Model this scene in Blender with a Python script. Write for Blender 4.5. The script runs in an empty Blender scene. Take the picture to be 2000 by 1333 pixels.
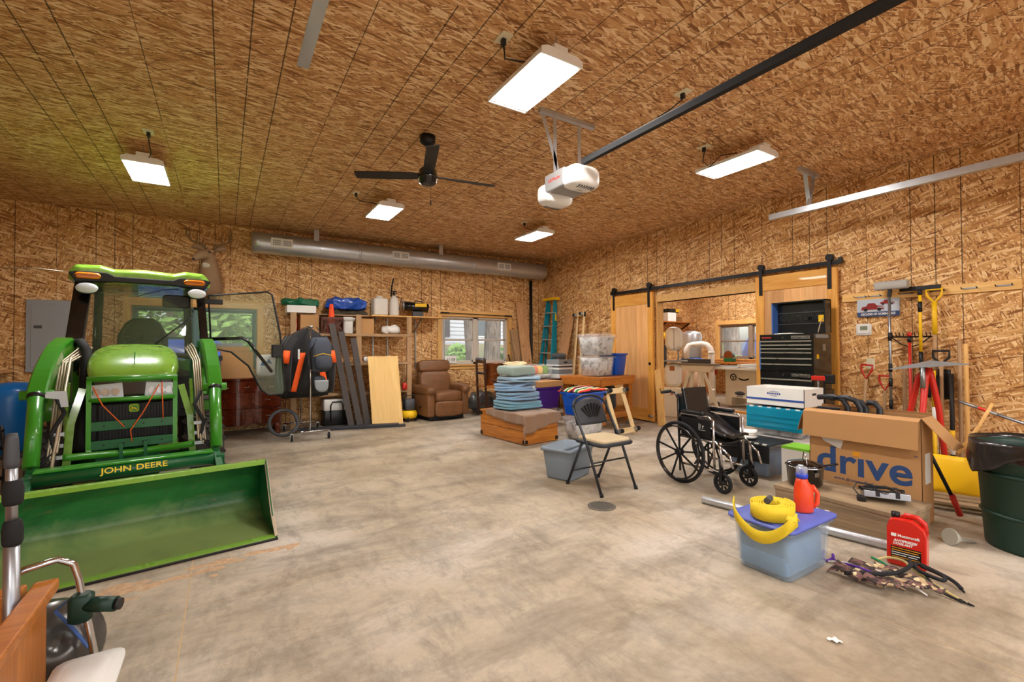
import bpy, bmesh, math, random
from mathutils import Vector, Matrix, Euler
random.seed(7)
SC = bpy.context.scene
COL = SC.collection
R_ = math.radians
PI = math.pi

# ------------------------------------------------------------ camera
cam = bpy.data.cameras.new('camera')
cam.lens = 893.0 / 2000 * 36
cam.sensor_width = 36
cam.clip_start = 0.02
cam_ob = bpy.data.objects.new('camera', cam)
COL.objects.link(cam_ob)
cam_ob.location = (0, 0, 1.30)
_y, _p, _r = R_(32.15), R_(0.9), R_(-0.3)
cam_ob.matrix_world = (Matrix.Translation((0, 0, 1.30)) @ Matrix.Rotation(-_y, 4, 'Z')
                       @ Matrix.Rotation(PI / 2 + _p, 4, 'X') @ Matrix.Rotation(_r, 4, 'Z'))
SC.camera = cam_ob

# ------------------------------------------------------------ world and exposure
world = bpy.data.worlds.new('world')
SC.world = world
world.use_nodes = True
_n = world.node_tree.nodes
_bg = _n['Background']
_sky = _n.new('ShaderNodeTexSky')
_sky.sky_type = 'NISHITA'
_sky.sun_disc = False
_sky.sun_elevation = R_(48)
_sky.sun_rotation = R_(200)
_sky.air_density = 1.0
_sky.dust_density = 3.0
world.node_tree.links.new(_sky.outputs[0], _bg.inputs[0])
_bg.inputs[1].default_value = 0.30
sun = bpy.data.lights.new('sun', 'SUN')
sun.energy = 1.8
sun.angle = R_(12)
sun.color = (1, .95, .86)
sun_ob = bpy.data.objects.new('sun', sun)
COL.objects.link(sun_ob)
sun_ob.rotation_euler = (R_(44), 0, R_(12))
SC.view_settings.view_transform = 'Standard'
SC.view_settings.look = 'None'
SC.view_settings.gamma = 1
SC.view_settings.use_curve_mapping = False
SC.view_settings.exposure = 0.48
LAMP_W = 62.0

# ------------------------------------------------------------ materials
def lin(c):
    if isinstance(c, str):
        c = [int(c[i:i + 2], 16) for i in (0, 2, 4)]
    o = []
    for v in c[:3]:
        v = v / 255.0
        o.append(v / 12.92 if v <= .04045 else ((v + .055) / 1.055) ** 2.4)
    return (o[0], o[1], o[2], 1)

MATS = {}
class NT:
    def __init__(s, m):
        s.t = m.node_tree
        s.n = s.t.nodes
        s.b = s.n['Principled BSDF']
    def add(s, typ, **kw):
        nd = s.n.new('ShaderNode' + typ)
        for k, v in kw.items():
            if k in ('i', 'o'):
                continue
            setattr(nd, k, v)
        for k, v in kw.get('i', {}).items():
            nd.inputs[k].default_value = v
        return nd
    def link(s, a, b):
        s.t.links.new(a, b)
    def math(s, op, a, b=0.0, clamp=False):
        nd = s.n.new('ShaderNodeMath')
        nd.operation = op
        nd.use_clamp = clamp
        for k, v in ((0, a), (1, b)):
            if isinstance(v, (int, float)):
                nd.inputs[k].default_value = v
            else:
                s.link(v, nd.inputs[k])
        return nd.outputs[0]
    def mix(s, f, a, b, mode='MIX'):
        nd = s.n.new('ShaderNodeMix')
        nd.data_type = 'RGBA'
        nd.blend_type = mode
        for sk, v in ((nd.inputs[0], f), (nd.inputs[6], a), (nd.inputs[7], b)):
            if isinstance(v, (int, float, tuple)):
                sk.default_value = v
            else:
                s.link(v, sk)
        return nd.outputs[2]
    def ramp(s, f, stops, interp='LINEAR'):
        nd = s.n.new('ShaderNodeValToRGB')
        cr = nd.color_ramp
        cr.interpolation = interp
        while len(cr.elements) > 1:
            cr.elements.remove(cr.elements[-1])
        cr.elements[0].position = stops[0][0]
        cr.elements[0].color = lin(stops[0][1])
        for p, c in stops[1:]:
            e = cr.elements.new(p)
            e.color = lin(c)
        s.link(f, nd.inputs[0])
        return nd.outputs[0]
    def coords(s, scale=(1, 1, 1), rot=(0, 0, 0), rnd=0.0):
        tc = s.n.new('ShaderNodeTexCoord')
        out = tc.outputs['Object']
        if rnd:
            oi = s.n.new('ShaderNodeObjectInfo')
            a = s.n.new('ShaderNodeVectorMath')
            a.operation = 'MULTIPLY_ADD'
            cmb = s.n.new('ShaderNodeCombineXYZ')
            for k in range(3):
                s.link(oi.outputs['Random'], cmb.inputs[k])
            s.link(cmb.outputs[0], a.inputs[0])
            a.inputs[1].default_value = (rnd, rnd * 1.7, rnd * .6)
            s.link(out, a.inputs[2])
            out = a.outputs[0]
        mp = s.n.new('ShaderNodeMapping')
        s.link(out, mp.inputs[0])
        mp.inputs['Rotation'].default_value = rot
        mp.inputs['Scale'].default_value = scale
        return mp.outputs[0]
    def noise(s, vec, scale=5, detail=4, rough=.55, dist=0):
        nd = s.n.new('ShaderNodeTexNoise')
        nd.inputs['Scale'].default_value = scale
        nd.inputs['Detail'].default_value = detail
        nd.inputs['Roughness'].default_value = rough
        nd.inputs['Distortion'].default_value = dist
        s.link(vec, nd.inputs['Vector'])
        return nd.outputs['Fac']
    def bump(s, h, strength=.2, dist=.01):
        nd = s.n.new('ShaderNodeBump')
        nd.inputs['Strength'].default_value = strength
        nd.inputs['Distance'].default_value = dist
        s.link(h, nd.inputs['Height'])
        s.link(nd.outputs[0], s.b.inputs['Normal'])

def newmat(name):
    m = bpy.data.materials.new(name)
    m.use_nodes = True
    MATS[name] = m
    return m, NT(m)

def mat(name, c, rough=.5, metal=0.0, var=0.06, vs=6.0, coat=0.0, alpha=1.0, trans=0.0, emit=0.0, spec=.5, ior=1.45, bump=0.0, bs=60.0, ec=None, sheen=0.0):
    """plain painted / plastic / metal / cloth surface with a little procedural unevenness"""
    if name in MATS:
        return MATS[name]
    m, t = newmat(name)
    col = lin(c)
    if var:
        n = t.noise(t.coords(rnd=9.0), vs, 3)
        f = t.math('MULTIPLY_ADD', n, var * 2)
        t.n[-1].inputs[2].default_value = 1 - var
        f = t.n[-1].outputs[0]
        out = t.mix(1.0, col, f, 'MULTIPLY')
        t.link(out, t.b.inputs['Base Color'])
        rr = t.math('MULTIPLY_ADD', n, .2)
        t.n[-1].inputs[2].default_value = max(0.02, rough - .1)
        t.link(t.n[-1].outputs[0], t.b.inputs['Roughness'])
    else:
        t.b.inputs['Base Color'].default_value = col
        t.b.inputs['Roughness'].default_value = rough
    t.b.inputs['Metallic'].default_value = metal
    t.b.inputs['Specular IOR Level'].default_value = spec
    t.b.inputs['IOR'].default_value = ior
    t.b.inputs['Coat Weight'].default_value = coat
    t.b.inputs['Coat Roughness'].default_value = .08
    t.b.inputs['Alpha'].default_value = alpha
    t.b.inputs['Transmission Weight'].default_value = trans
    if sheen:
        t.b.inputs['Sheen Weight'].default_value = sheen
    if emit:
        t.b.inputs['Emission Color'].default_value = lin(ec or c)
        t.b.inputs['Emission Strength'].default_value = emit
    if bump:
        t.bump(t.noise(t.coords(), bs, 3), bump, .004)
    return m

def wood(name, c0, c1, axis=0, scale=1.0, rough=.5, knots=False, coat=0.0, vary=0.10):
    """sawn or finished wood: grain stretched along one local axis"""
    if name in MATS:
        return MATS[name]
    m, t = newmat(name)
    sc = [14 * scale] * 3
    sc[axis] = 1.1 * scale
    v = t.coords(scale=tuple(sc), rnd=13.0)
    n1 = t.noise(v, 1.6, 5, .6, 1.2)
    sc2 = [60 * scale] * 3
    sc2[axis] = 2.2 * scale
    n2 = t.noise(t.coords(scale=tuple(sc2), rnd=5.0), 1.5, 3)
    f = t.math('ADD', t.math('MULTIPLY', n1, .7), t.math('MULTIPLY', n2, .3))
    col = t.ramp(f, [(.30, c0), (.68, c1)])
    oi = t.n.new('ShaderNodeObjectInfo')
    f2 = t.math('MULTIPLY_ADD', oi.outputs['Random'], vary * 2)
    t.n[-1].inputs[2].default_value = 1 - vary
    col = t.mix(1.0, col, t.n[-1].outputs[0], 'MULTIPLY')
    if knots:
        vo = t.n.new('ShaderNodeTexVoronoi')
        s3 = [5.5] * 3
        s3[axis] = 2.6
        t.link(t.coords(scale=tuple(s3), rnd=17.0), vo.inputs['Vector'])
        vo.inputs['Scale'].default_value = 1.0
        kf = t.math('LESS_THAN', vo.outputs['Distance'], .09)
        sep = t.n.new('ShaderNodeSeparateColor')
        t.link(vo.outputs['Color'], sep.inputs[0])
        kf = t.math('MULTIPLY', kf, t.math('GREATER_THAN', sep.outputs[0], .55))
        col = t.mix(t.math('MULTIPLY', kf, .8), col, lin((92, 48, 18)))
    t.link(col, t.b.inputs['Base Color'])
    t.b.inputs['Roughness'].default_value = rough
    t.b.inputs['Coat Weight'].default_value = coat
    t.bump(f, .12, .003)
    return m

def osb(name, dark, mid, light, lines=True, angs=(.1, -.45, .75, 1.75, -1.15, .28)):
    m, t = newmat(name)
    tc = t.n.new('ShaderNodeTexCoord')
    val = None
    hue = None
    for k, (ang, sl, ss) in enumerate(zip(angs, (13, 14.5, 15, 16, 14, 9), (82, 88, 80, 76, 94, 56))):
        v = t.coords(scale=(1, 1, 1), rot=(0, 0, ang), rnd=23.0 + 7 * k)
        mp = t.n.new('ShaderNodeMapping')
        t.link(v, mp.inputs[0])
        mp.inputs['Scale'].default_value = (sl, ss, 1)
        vo = t.n.new('ShaderNodeTexVoronoi')
        vo.voronoi_dimensions = '2D'
        vo.inputs['Scale'].default_value = 1.0
        t.link(mp.outputs[0], vo.inputs['Vector'])
        sp = t.n.new('ShaderNodeSeparateColor')
        t.link(vo.outputs['Color'], sp.inputs[0])
        # a flake darkens to its rim: reads as overlapping strands
        rim = t.math('MULTIPLY', vo.outputs['Distance'], .05)
        r = t.math('SUBTRACT', sp.outputs[0], rim)
        if val is None:
            val = r
        else:
            mk = t.math('GREATER_THAN', sp.outputs[1], .66)
            mx = t.n.new('ShaderNodeMix')
            t.link(mk, mx.inputs[0])
            t.link(val, mx.inputs[2])
            t.link(r, mx.inputs[3])
            val = mx.outputs[0]
    gr = t.noise(t.coords(scale=(20, 130, 20), rnd=3.0), 1.0, 4, .7)
    val = t.math('ADD', t.math('MULTIPLY', val, .86), t.math('MULTIPLY', t.math('SUBTRACT', gr, .5), .38))
    col = t.ramp(val, [(.0, dark), (.10, [int(a * .62 + b * .38) for a, b in zip(dark, mid)]), (.20, [int(a * .3 + b * .7) for a, b in zip(dark, mid)]), (.42, mid), (.58, [int(a * .6 + b * .4) for a, b in zip(mid, light)]), (.76, light), (.95, [min(255, int(a * 1.06)) for a in light])])
    col = t.mix(.08, col, lin(mid))
    if lines:
        sx = t.n.new('ShaderNodeSeparateXYZ')
        t.link(tc.outputs['Object'], sx.inputs[0])
        ax = t.math('ABSOLUTE', sx.outputs[0])
        msk = None
        for p, w in ((0.0, .003), (.4064, .0042), (.6096, .0042), (.8128, .0042)):
            d = t.math('LESS_THAN', t.math('ABSOLUTE', t.math('SUBTRACT', ax, p)), w)
            msk = d if msk is None else t.math('MAXIMUM', msk, d)
        brk = t.math('GREATER_THAN', t.noise(t.coords(rnd=4.0), 9, 2), .34)
        col = t.mix(t.math('MULTIPLY', t.math('MULTIPLY', msk, brk), .82), col, lin((38, 26, 16)))
        yy = t.math('ABSOLUTE', t.math('SUBTRACT', t.math('FRACT', t.math('ADD', t.math('DIVIDE', sx.outputs[1], .2032), 100.5)), .5))
        hm = t.math('LESS_THAN', yy, .0085)
        brk2 = t.math('GREATER_THAN', t.noise(t.coords(rnd=14.0), 5, 2), .50)
        col = t.mix(t.math('MULTIPLY', t.math('MULTIPLY', hm, brk2), .6), col, lin((70, 38, 18)))
        rm = t.math('LESS_THAN', t.math('ABSOLUTE', t.math('SUBTRACT', sx.outputs[1], .003)), .0022)
        col = t.mix(t.math('MULTIPLY', rm, .55), col, lin((150, 40, 14)))
    t.link(col, t.b.inputs['Base Color'])
    t.b.inputs['Roughness'].default_value = .62
    t.b.inputs['Specular IOR Level'].default_value = .3
    t.bump(val, .18, .004)
    return m

osb('osb_wall', (130, 80, 38), (210, 156, 94), (243, 209, 156))
osb('osb_ceiling', (130, 82, 44), (210, 158, 104), (244, 214, 168), angs=(.06, -.22, .30, .5, -.5, .12))
osb('osb_plain', (160, 104, 48), (222, 172, 106), (242, 208, 150), lines=False)

# concrete: trowelled grey with brown wear and dark stains
_m, t = newmat('concrete')
v = t.coords()
n1 = t.noise(v, .38, 7, .62, .2)
n2 = t.noise(t.coords(scale=(1, 2.2, 1), rot=(0, 0, .5)), 1.0, 9, .72, .3)
n3 = t.noise(v, 26, 5, .7)
n4 = t.noise(t.coords(scale=(2.5, 1, 1), rot=(0, 0, -.4)), 2.4, 9, .76, .3)
c = t.ramp(n1, [(.34, (158, 138, 110)), (.50, (190, 174, 150)), (.66, (212, 202, 188))])
st = t.math('MULTIPLY', t.ramp(n2, [(.44, (0, 0, 0)), (.64, (255, 255, 255))]), .62)
c = t.mix(st, c, lin((104, 90, 72)))
st2 = t.math('MULTIPLY', t.ramp(n4, [(.48, (0, 0, 0)), (.70, (255, 255, 255))]), .55)
c = t.mix(st2, c, lin((88, 78, 66)))
wr = t.math('MULTIPLY', t.ramp(t.noise(v, 1.1, 5, .6), [(.55, (0, 0, 0)), (.75, (255, 255, 255))]), .35)
c = t.mix(wr, c, lin((208, 203, 194)))
c = t.mix(t.math('MULTIPLY', t.math('SUBTRACT', n3, .3), .5), c, lin((96, 84, 70)))
t.link(c, t.b.inputs['Base Color'])
t.link(t.math('ADD', t.math('MULTIPLY', n1, .25), .42), t.b.inputs['Roughness'])
t.bump(n3, .10, .004)

M = MATS
mat('joint_dust', (196, 168, 128), .9)
wood('pine', (206, 148, 74), (240, 196, 124), 0, 1.0, .5, knots=True)
wood('pine_v', (206, 148, 74), (240, 196, 124), 2, 1.0, .5, knots=True)
wood('honey', (212, 138, 48), (244, 186, 92), 0, 1.0, .42, knots=True, coat=.2)
wood('honey_v', (212, 138, 48), (244, 186, 92), 2, 1.0, .42, knots=True, coat=.2)
wood('ply_v', (212, 148, 86), (240, 190, 128), 2, .6, .45, coat=.1, vary=.22)
wood('oak', (150, 82, 22), (205, 128, 50), 0, 1.2, .4, coat=.15)
wood('oak_v', (150, 82, 22), (205, 128, 50), 2, 1.2, .4, coat=.15)
wood('stud', (150, 116, 80), (190, 152, 110), 2, 1.0, .7)
wood('stud_h', (150, 116, 80), (190, 152, 110), 0, 1.0, .7)
wood('board', (170, 120, 76), (212, 164, 116), 2, .8, .65, knots=True)
wood('panel', (222, 176, 100), (242, 204, 134), 2, .8, .5)
wood('maple', (226, 192, 132), (246, 220, 170), 2, 1.0, .55)
wood('maple_h', (226, 192, 132), (246, 220, 170), 0, 1.0, .55)
wood('weathered', (112, 92, 68), (168, 142, 108), 0, .8, .75)
wood('chestwood', (140, 76, 16), (206, 130, 44), 0, 1.0, .4, coat=.2)
wood('mahogany', (58, 16, 6), (118, 46, 20), 0, 1.0, .22, coat=.6)
wood('darkwood', (40, 20, 12), (84, 46, 28), 2, 1.0, .35, coat=.3)
mat('black', (20, 20, 21), .45)
mat('black_gloss', (14, 14, 15), .18, coat=.5)
mat('rubber', (26, 26, 27), .8)
mat('black_metal', (28, 28, 30), .4, .3)
mat('iron', (44, 40, 38), .5, .6)
mat('chrome', (205, 205, 208), .16, 1.0, var=.03)
mat('steel', (165, 168, 172), .35, .9)
mat('galv', (196, 200, 204), .33, .7, var=.12, vs=14)
mat('white', (232, 230, 224), .45)
mat('offwhite', (222, 212, 190), .5)
mat('paper', (236, 234, 228), .7)
mat('grey', (140, 146, 150), .5)
mat('dark_grey', (70, 72, 76), .5)
mat('cardboard', (186, 140, 90), .8, var=.05)
mat('cardboard_in', (166, 122, 76), .85)
mat('white_lamp', (240, 240, 238), .4)
mat('lamp_glow', (255, 250, 240), .5, var=0, emit=14.0)
mat('red', (196, 38, 24), .4, coat=.3)
mat('orange', (240, 92, 20), .6)
mat('yellow', (240, 190, 20), .45)
mat('blue', (0, 84, 176), .4)

# ------------------------------------------------------------ mesh building
class MB:
    def __init__(s):
        s.v = []
        s.f = []
        s.sm = []
    def add(s, vs, fs, smooth=False):
        o = len(s.v)
        s.v += [tuple(p) for p in vs]
        s.f += [tuple(i + o for i in f) for f in fs]
        s.sm += [smooth] * len(fs)
        return s
    def box(s, a, b):
        (x0, y0, z0), (x1, y1, z1) = a, b
        if x0 > x1: x0, x1 = x1, x0
        if y0 > y1: y0, y1 = y1, y0
        if z0 > z1: z0, z1 = z1, z0
        return s.add([(x0, y0, z0), (x1, y0, z0), (x1, y1, z0), (x0, y1, z0), (x0, y0, z1), (x1, y0, z1), (x1, y1, z1), (x0, y1, z1)],
                     [(0, 3, 2, 1), (4, 5, 6, 7), (0, 1, 5, 4), (1, 2, 6, 5), (2, 3, 7, 6), (3, 0, 4, 7)])
    def cb(s, c, d):
        return s.box([c[i] - d[i] / 2 for i in range(3)], [c[i] + d[i] / 2 for i in range(3)])
    def beam(s, p0, p1, w, h, up=(0, 0, 1), w1=None, h1=None):
        p0, p1 = Vector(p0), Vector(p1)
        d = (p1 - p0).normalized()
        u = Vector(up)
        if abs(d.dot(u)) > .98:
            u = Vector((0, 1, 0)) if abs(d.y) < .9 else Vector((1, 0, 0))
        sd = d.cross(u).normalized()
        u = sd.cross(d).normalized()
        w1 = w if w1 is None else w1
        h1 = h if h1 is None else h1
        vs = []
        for p, ww, hh in ((p0, w, h), (p1, w1, h1)):
            for a, b in ((-1, -1), (1, -1), (1, 1), (-1, 1)):
                vs.append(p + sd * (a * ww / 2) + u * (b * hh / 2))
        return s.add(vs, [(0, 1, 2, 3), (7, 6, 5, 4), (0, 4, 5, 1), (1, 5, 6, 2), (2, 6, 7, 3), (3, 7, 4, 0)])
    def cyl(s, p0, p1, r0, r1=None, n=14, cap=True):
        p0, p1 = Vector(p0), Vector(p1)
        r1 = r0 if r1 is None else r1
        d = (p1 - p0).normalized()
        u = Vector((0, 0, 1)) if abs(d.z) < .9 else Vector((1, 0, 0))
        a = d.cross(u).normalized()
        b = d.cross(a).normalized()
        vs = []
        for p, r in ((p0, r0), (p1, r1)):
            for k in range(n):
                t_ = 2 * PI * k / n
                vs.append(p + a * (math.cos(t_) * r) + b * (math.sin(t_) * r))
        s.add(vs, [(k, k + n, (k + 1) % n + n, (k + 1) % n) for k in range(n)], True)
        if cap:
            o = len(s.v) - 2 * n
            s.f += [tuple(o + k for k in range(n)), tuple(o + n + k for k in reversed(range(n)))]
            s.sm += [False, False]
        return s
    def tube(s, pts, r, n=8, closed=False, flat=None, cap=True):
        """sweep a circle (or flat strip: flat=(w,h)) along a polyline"""
        P = [Vector(p) for p in pts]
        m = len(P)
        rs = r if isinstance(r, (list, tuple)) else [r] * m
        rings = []
        prev = None
        for k in range(m):
            if closed:
                d = (P[(k + 1) % m] - P[k - 1]).normalized()
            else:
                d = (P[min(k + 1, m - 1)] - P[max(k - 1, 0)]).normalized()
            if prev is None:
                u = Vector((0, 0, 1)) if abs(d.z) < .9 else Vector((1, 0, 0))
                a = d.cross(u).normalized()
            else:
                a = (prev - d * prev.dot(d))
                if a.length < 1e-6:
                    a = d.orthogonal()
                a.normalize()
            prev = a
            b = d.cross(a).normalized()
            if flat:
                w, h = flat
                rings.append([P[k] + a * (sx * w / 2) + b * (sy * h / 2) for sx, sy in ((-1, -1), (1, -1), (1, 1), (-1, 1))])
            else:
                rings.append([P[k] + a * (math.cos(2 * PI * j / n) * rs[k]) + b * (math.sin(2 * PI * j / n) * rs[k]) for j in range(n)])
        return s.loft(rings, closed, cap, smooth=not flat)
    def loft(s, rings, closed=False, cap=True, smooth=True):
        n = len(rings[0])
        m = len(rings)
        o = len(s.v)
        for r in rings:
            s.v += [tuple(p) for p in r]
        for i in range(m if closed else m - 1):
            for j in range(n):
                a = o + i * n + j
                b = o + i * n + (j + 1) % n
                c_ = o + ((i + 1) % m) * n + (j + 1) % n
                d = o + ((i + 1) % m) * n + j
                s.f.append((a, b, c_, d))
                s.sm.append(smooth)
        if cap and not closed:
            s.f += [tuple(o + j for j in reversed(range(n))), tuple(o + (m - 1) * n + j for j in range(n))]
            s.sm += [False, False]
        return s
    def lathe(s, prof, c=(0, 0, 0), n=24, axis=2, sx=1, sy=1):
        rings = []
        for r, z in prof:
            ring = []
            for k in range(n):
                t_ = 2 * PI * k / n
                x, y = math.cos(t_) * max(r, 1e-4) * sx, math.sin(t_) * max(r, 1e-4) * sy
                p = {2: (x, y, z), 0: (z, x, y), 1: (y, z, x)}[axis]
                ring.append((p[0] + c[0], p[1] + c[1], p[2] + c[2]))
            rings.append(ring)
        return s.loft(rings)
    def prism(s, poly, a, b, axis=1, smooth=False):
        """extrude a 2D outline between a and b along axis; outline = the two other coordinates in order"""
        def P(q, w):
            return {0: (w, q[0], q[1]), 1: (q[0], w, q[1]), 2: (q[0], q[1], w)}[axis]
        n = len(poly)
        vs = [P(q, a) for q in poly] + [P(q, b) for q in poly]
        fs = [tuple(range(n)), tuple(reversed(range(n, 2 * n)))] + [(k, k + n, (k + 1) % n + n, (k + 1) % n) for k in range(n)]
        return s.add(vs, fs, smooth)
    def sheet(s, fn, nu, nv, th=0.0, smooth=True):
        """surface fn(u,v)->point, optional thickness along the normal"""
        P = [[Vector(fn(i / nu, j / nv)) for j in range(nv + 1)] for i in range(nu + 1)]
        o = len(s.v)
        w = nv + 1
        for row in P:
            s.v += [tuple(p) for p in row]
        for i in range(nu):
            for j in range(nv):
                s.f.append((o + i * w + j, o + (i + 1) * w + j, o + (i + 1) * w + j + 1, o + i * w + j + 1))
                s.sm.append(smooth)
        if th:
            o2 = len(s.v)
            for i in range(nu + 1):
                for j in range(nv + 1):
                    du = P[min(i + 1, nu)][j] - P[max(i - 1, 0)][j]
                    dv = P[i][min(j + 1, nv)] - P[i][max(j - 1, 0)]
                    nn = du.cross(dv)
                    nn = nn.normalized() if nn.length > 1e-9 else Vector((0, 0, 1))
                    s.v.append(tuple(P[i][j] - nn * th))
            for i in range(nu):
                for j in range(nv):
                    s.f.append((o2 + i * w + j, o2 + i * w + j + 1, o2 + (i + 1) * w + j + 1, o2 + (i + 1) * w + j))
                    s.sm.append(smooth)
            bd = [(i, 0) for i in range(nu)] + [(nu, j) for j in range(nv)] + [(i, nv) for i in range(nu, 0, -1)] + [(0, j) for j in range(nv, 0, -1)]
            for k in range(len(bd)):
                a, b = bd[k], bd[(k + 1) % len(bd)]
                s.f.append((o + a[0] * w + a[1], o2 + a[0] * w + a[1], o2 + b[0] * w + b[1], o + b[0] * w + b[1]))
                s.sm.append(False)
        return s
    def rbox(s, c, d, r=.02, seg=3, axis=2, taper=1.0):
        """box with rounded vertical edges (about axis), lower end scaled by taper"""
        def ring(hx, hy, rr):
            out = []
            for qx, qy, a0 in ((1, 1, 0), (-1, 1, 90), (-1, -1, 180), (1, -1, 270)):
                for k in range(seg + 1):
                    a = R_(a0 + 90 * k / seg)
                    out.append((qx * (hx - rr) + math.cos(a) * rr, qy * (hy - rr) + math.sin(a) * rr))
            return out
        dd = {2: (d[0], d[1], d[2]), 0: (d[1], d[2], d[0]), 1: (d[2], d[0], d[1])}[axis]
        e = min(r * .6, dd[2] * .3)
        rings = []
        for z, sc_, ins in ((-dd[2] / 2, taper, e), (-dd[2] / 2 + e, taper, 0), (dd[2] / 2 - e, 1, 0), (dd[2] / 2, 1, e)):
            rg = ring(dd[0] / 2 * sc_ - ins, dd[1] / 2 * sc_ - ins, max(r - ins * .5, .001))
            rings.append([{2: (x + c[0], y + c[1], z + c[2]), 0: (z + c[0], x + c[1], y + c[2]), 1: (y + c[0], z + c[1], x + c[2])}[axis] for x, y in rg])
        return s.loft(rings)
    def blob(s, c, d, e1=.5, e2=.5, amp=.0, fq=6.0, nu=24, nv=14, seed=0, flat=None):
        """superellipsoid with optional crumple; flat clips the underside"""
        from mathutils import noise as _nz
        def sp(v, e):
            return math.copysign(abs(v) ** e, v)
        rings = []
        for j in range(nv + 1):
            ph = -PI / 2 + PI * j / nv
            ring = []
            for i in range(nu):
                th_ = 2 * PI * i / nu
                x = sp(math.cos(ph), e1) * sp(math.cos(th_), e2) * d[0] / 2
                y = sp(math.cos(ph), e1) * sp(math.sin(th_), e2) * d[1] / 2
                z = sp(math.sin(ph), e1) * d[2] / 2
                if amp:
                    q = Vector((x * fq + seed * 3.1, y * fq + seed, z * fq - seed))
                    n = _nz.noise_vector(q) * amp
                    x += n.x
                    y += n.y
                    z += n.z
                if flat is not None:
                    z = max(z, -d[2] / 2 + flat)
                ring.append((c[0] + x, c[1] + y, c[2] + z))
            rings.append(ring)
        return s.loft(rings)
    def xf(s, mtx, start=0):
        for k in range(start, len(s.v)):
            s.v[k] = tuple(mtx @ Vector(s.v[k]))
        return s
    def mesh(s, name, m):
        me = bpy.data.meshes.new(name)
        me.from_pydata(s.v, [], s.f)
        me.polygons.foreach_set('use_smooth', s.sm)
        me.materials.append(M[m] if isinstance(m, str) else m)
        bm = bmesh.new()
        bm.from_mesh(me)
        bmesh.ops.recalc_face_normals(bm, faces=bm.faces)
        bm.to_mesh(me)
        bm.free()
        me.update()
        return me
    def build(s, name, m, parent=None, bevel=0.0, seg=2, label=None, sub=0):
        o = link(name, s.mesh(name, m), parent)
        if bevel:
            b = o.modifiers.new('bevel', 'BEVEL')
            b.width = bevel
            b.segments = seg
            b.limit_method = 'ANGLE'
            b.angle_limit = R_(40)
        if sub:
            b = o.modifiers.new('sub', 'SUBSURF')
            b.levels = sub
            b.render_levels = sub
        if label:
            o['label'] = label
        return o

def link(name, data, parent=None):
    o = bpy.data.objects.new(name, data)
    COL.objects.link(o)
    if parent is not None:
        o.parent = parent
    return o

def tag(o, label, cat, group=None):
    o['label'] = label
    o['category'] = cat
    if group:
        o['group'] = group
    return o

def thing(name, label, cat, loc=(0, 0, 0), rz=0.0, group=None):
    o = link(name, None)
    o.location = loc
    o.rotation_euler = (0, 0, rz)
    o.empty_display_size = .1
    return tag(o, label, cat, group)

def zspan(o):
    """lowest and highest local z of a thing's own and child meshes (children untransformed)"""
    zs = [v.co.z for q in [o] + list(o.children) if q.type == 'MESH' for v in q.data.vertices]
    return min(zs), max(zs)

def struct(o):
    o['kind'] = 'structure'
    return o

def copy_tree(o, parent=None):
    c = o.copy()
    COL.objects.link(c)
    c.parent = parent
    for ch in list(o.children):
        copy_tree(ch, c)
    return c

def text(name, body, size, m, parent, loc, rot=(0, 0, 0), extrude=.0008, align='CENTER', bold=0.0, sx=1.0, shear=0.0, space=1.0):
    cu = bpy.data.curves.new(name + '_c', 'FONT')
    cu.body = body
    cu.size = size
    cu.extrude = extrude
    cu.offset = bold
    cu.align_x = align
    cu.align_y = 'CENTER'
    cu.shear = shear
    cu.space_character = space
    tmp = bpy.data.objects.new(name + '_t', cu)
    COL.objects.link(tmp)
    dg = bpy.context.evaluated_depsgraph_get()
    me = bpy.data.meshes.new_from_object(tmp.evaluated_get(dg))
    bpy.data.objects.remove(tmp)
    me.materials.clear()
    me.materials.append(M[m])
    o = link(name, me, parent)
    o.location = loc
    o.rotation_euler = rot
    o.scale = (sx, 1, 1)
    return o

def dashes(name, par, x0, x1, z, h, y, m, n, seed=1):
    """a row of print too small to read: short bars of uneven width (one printed mark)"""
    rn = random.Random(seed)
    mb = MB()
    w = (x1 - x0) / n
    for k in range(n):
        mb.box((x0 + k * w, y - .0008, z - h / 2 * rn.uniform(.7, 1)), (x0 + k * w + w * rn.uniform(.5, .8), y, z + h / 2 * rn.uniform(.7, 1)))
    o = mb.build(name, m, par)
    o['kind'] = 'stuff'
    return o
# ============================================================ the room
XL, XW, YN, YB, HC = -4.4, 6.32, -3.2, 8.65, 3.31
WX1, WY0 = 11.7, 2.0           # workshop behind the barn doors: far wall, near wall
PT = .012                      # sheet thickness
def cut_rects(r, holes):
    """rectangle minus holes -> list of rectangles"""
    u0, u1, v0, v1 = r
    us = sorted({u0, u1, *[min(max(h[k], u0), u1) for h in holes for k in (0, 1)]})
    vs = sorted({v0, v1, *[min(max(h[k], v0), v1) for h in holes for k in (2, 3)]})
    out = []
    for a, b in zip(us, us[1:]):
        for c, d in zip(vs, vs[1:]):
            if b - a < 1e-4 or d - c < 1e-4:
                continue
            mu, mv = (a + b) / 2, (c + d) / 2
            if not any(h[0] < mu < h[1] and h[2] < mv < h[3] for h in holes):
                out.append((a, b, c, d))
    return out

def wall(name, u0, u1, h, frame, holes=(), th=.10, m='osb_plain'):
    """frame: function (u, v, w)->world, w = depth behind the sheet face"""
    mb = MB()
    for a, b, c, d in cut_rects((u0, u1, 0, h + .06), holes):
        pts = [frame(u, v, w) for w in (PT, th) for u, v in ((a, c), (b, c), (b, d), (a, d))]
        mb.add(pts, [(0, 1, 2, 3), (7, 6, 5, 4), (0, 4, 5, 1), (1, 5, 6, 2), (2, 6, 7, 3), (3, 7, 4, 0)])
    return struct(mb.build(name, m))

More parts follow.
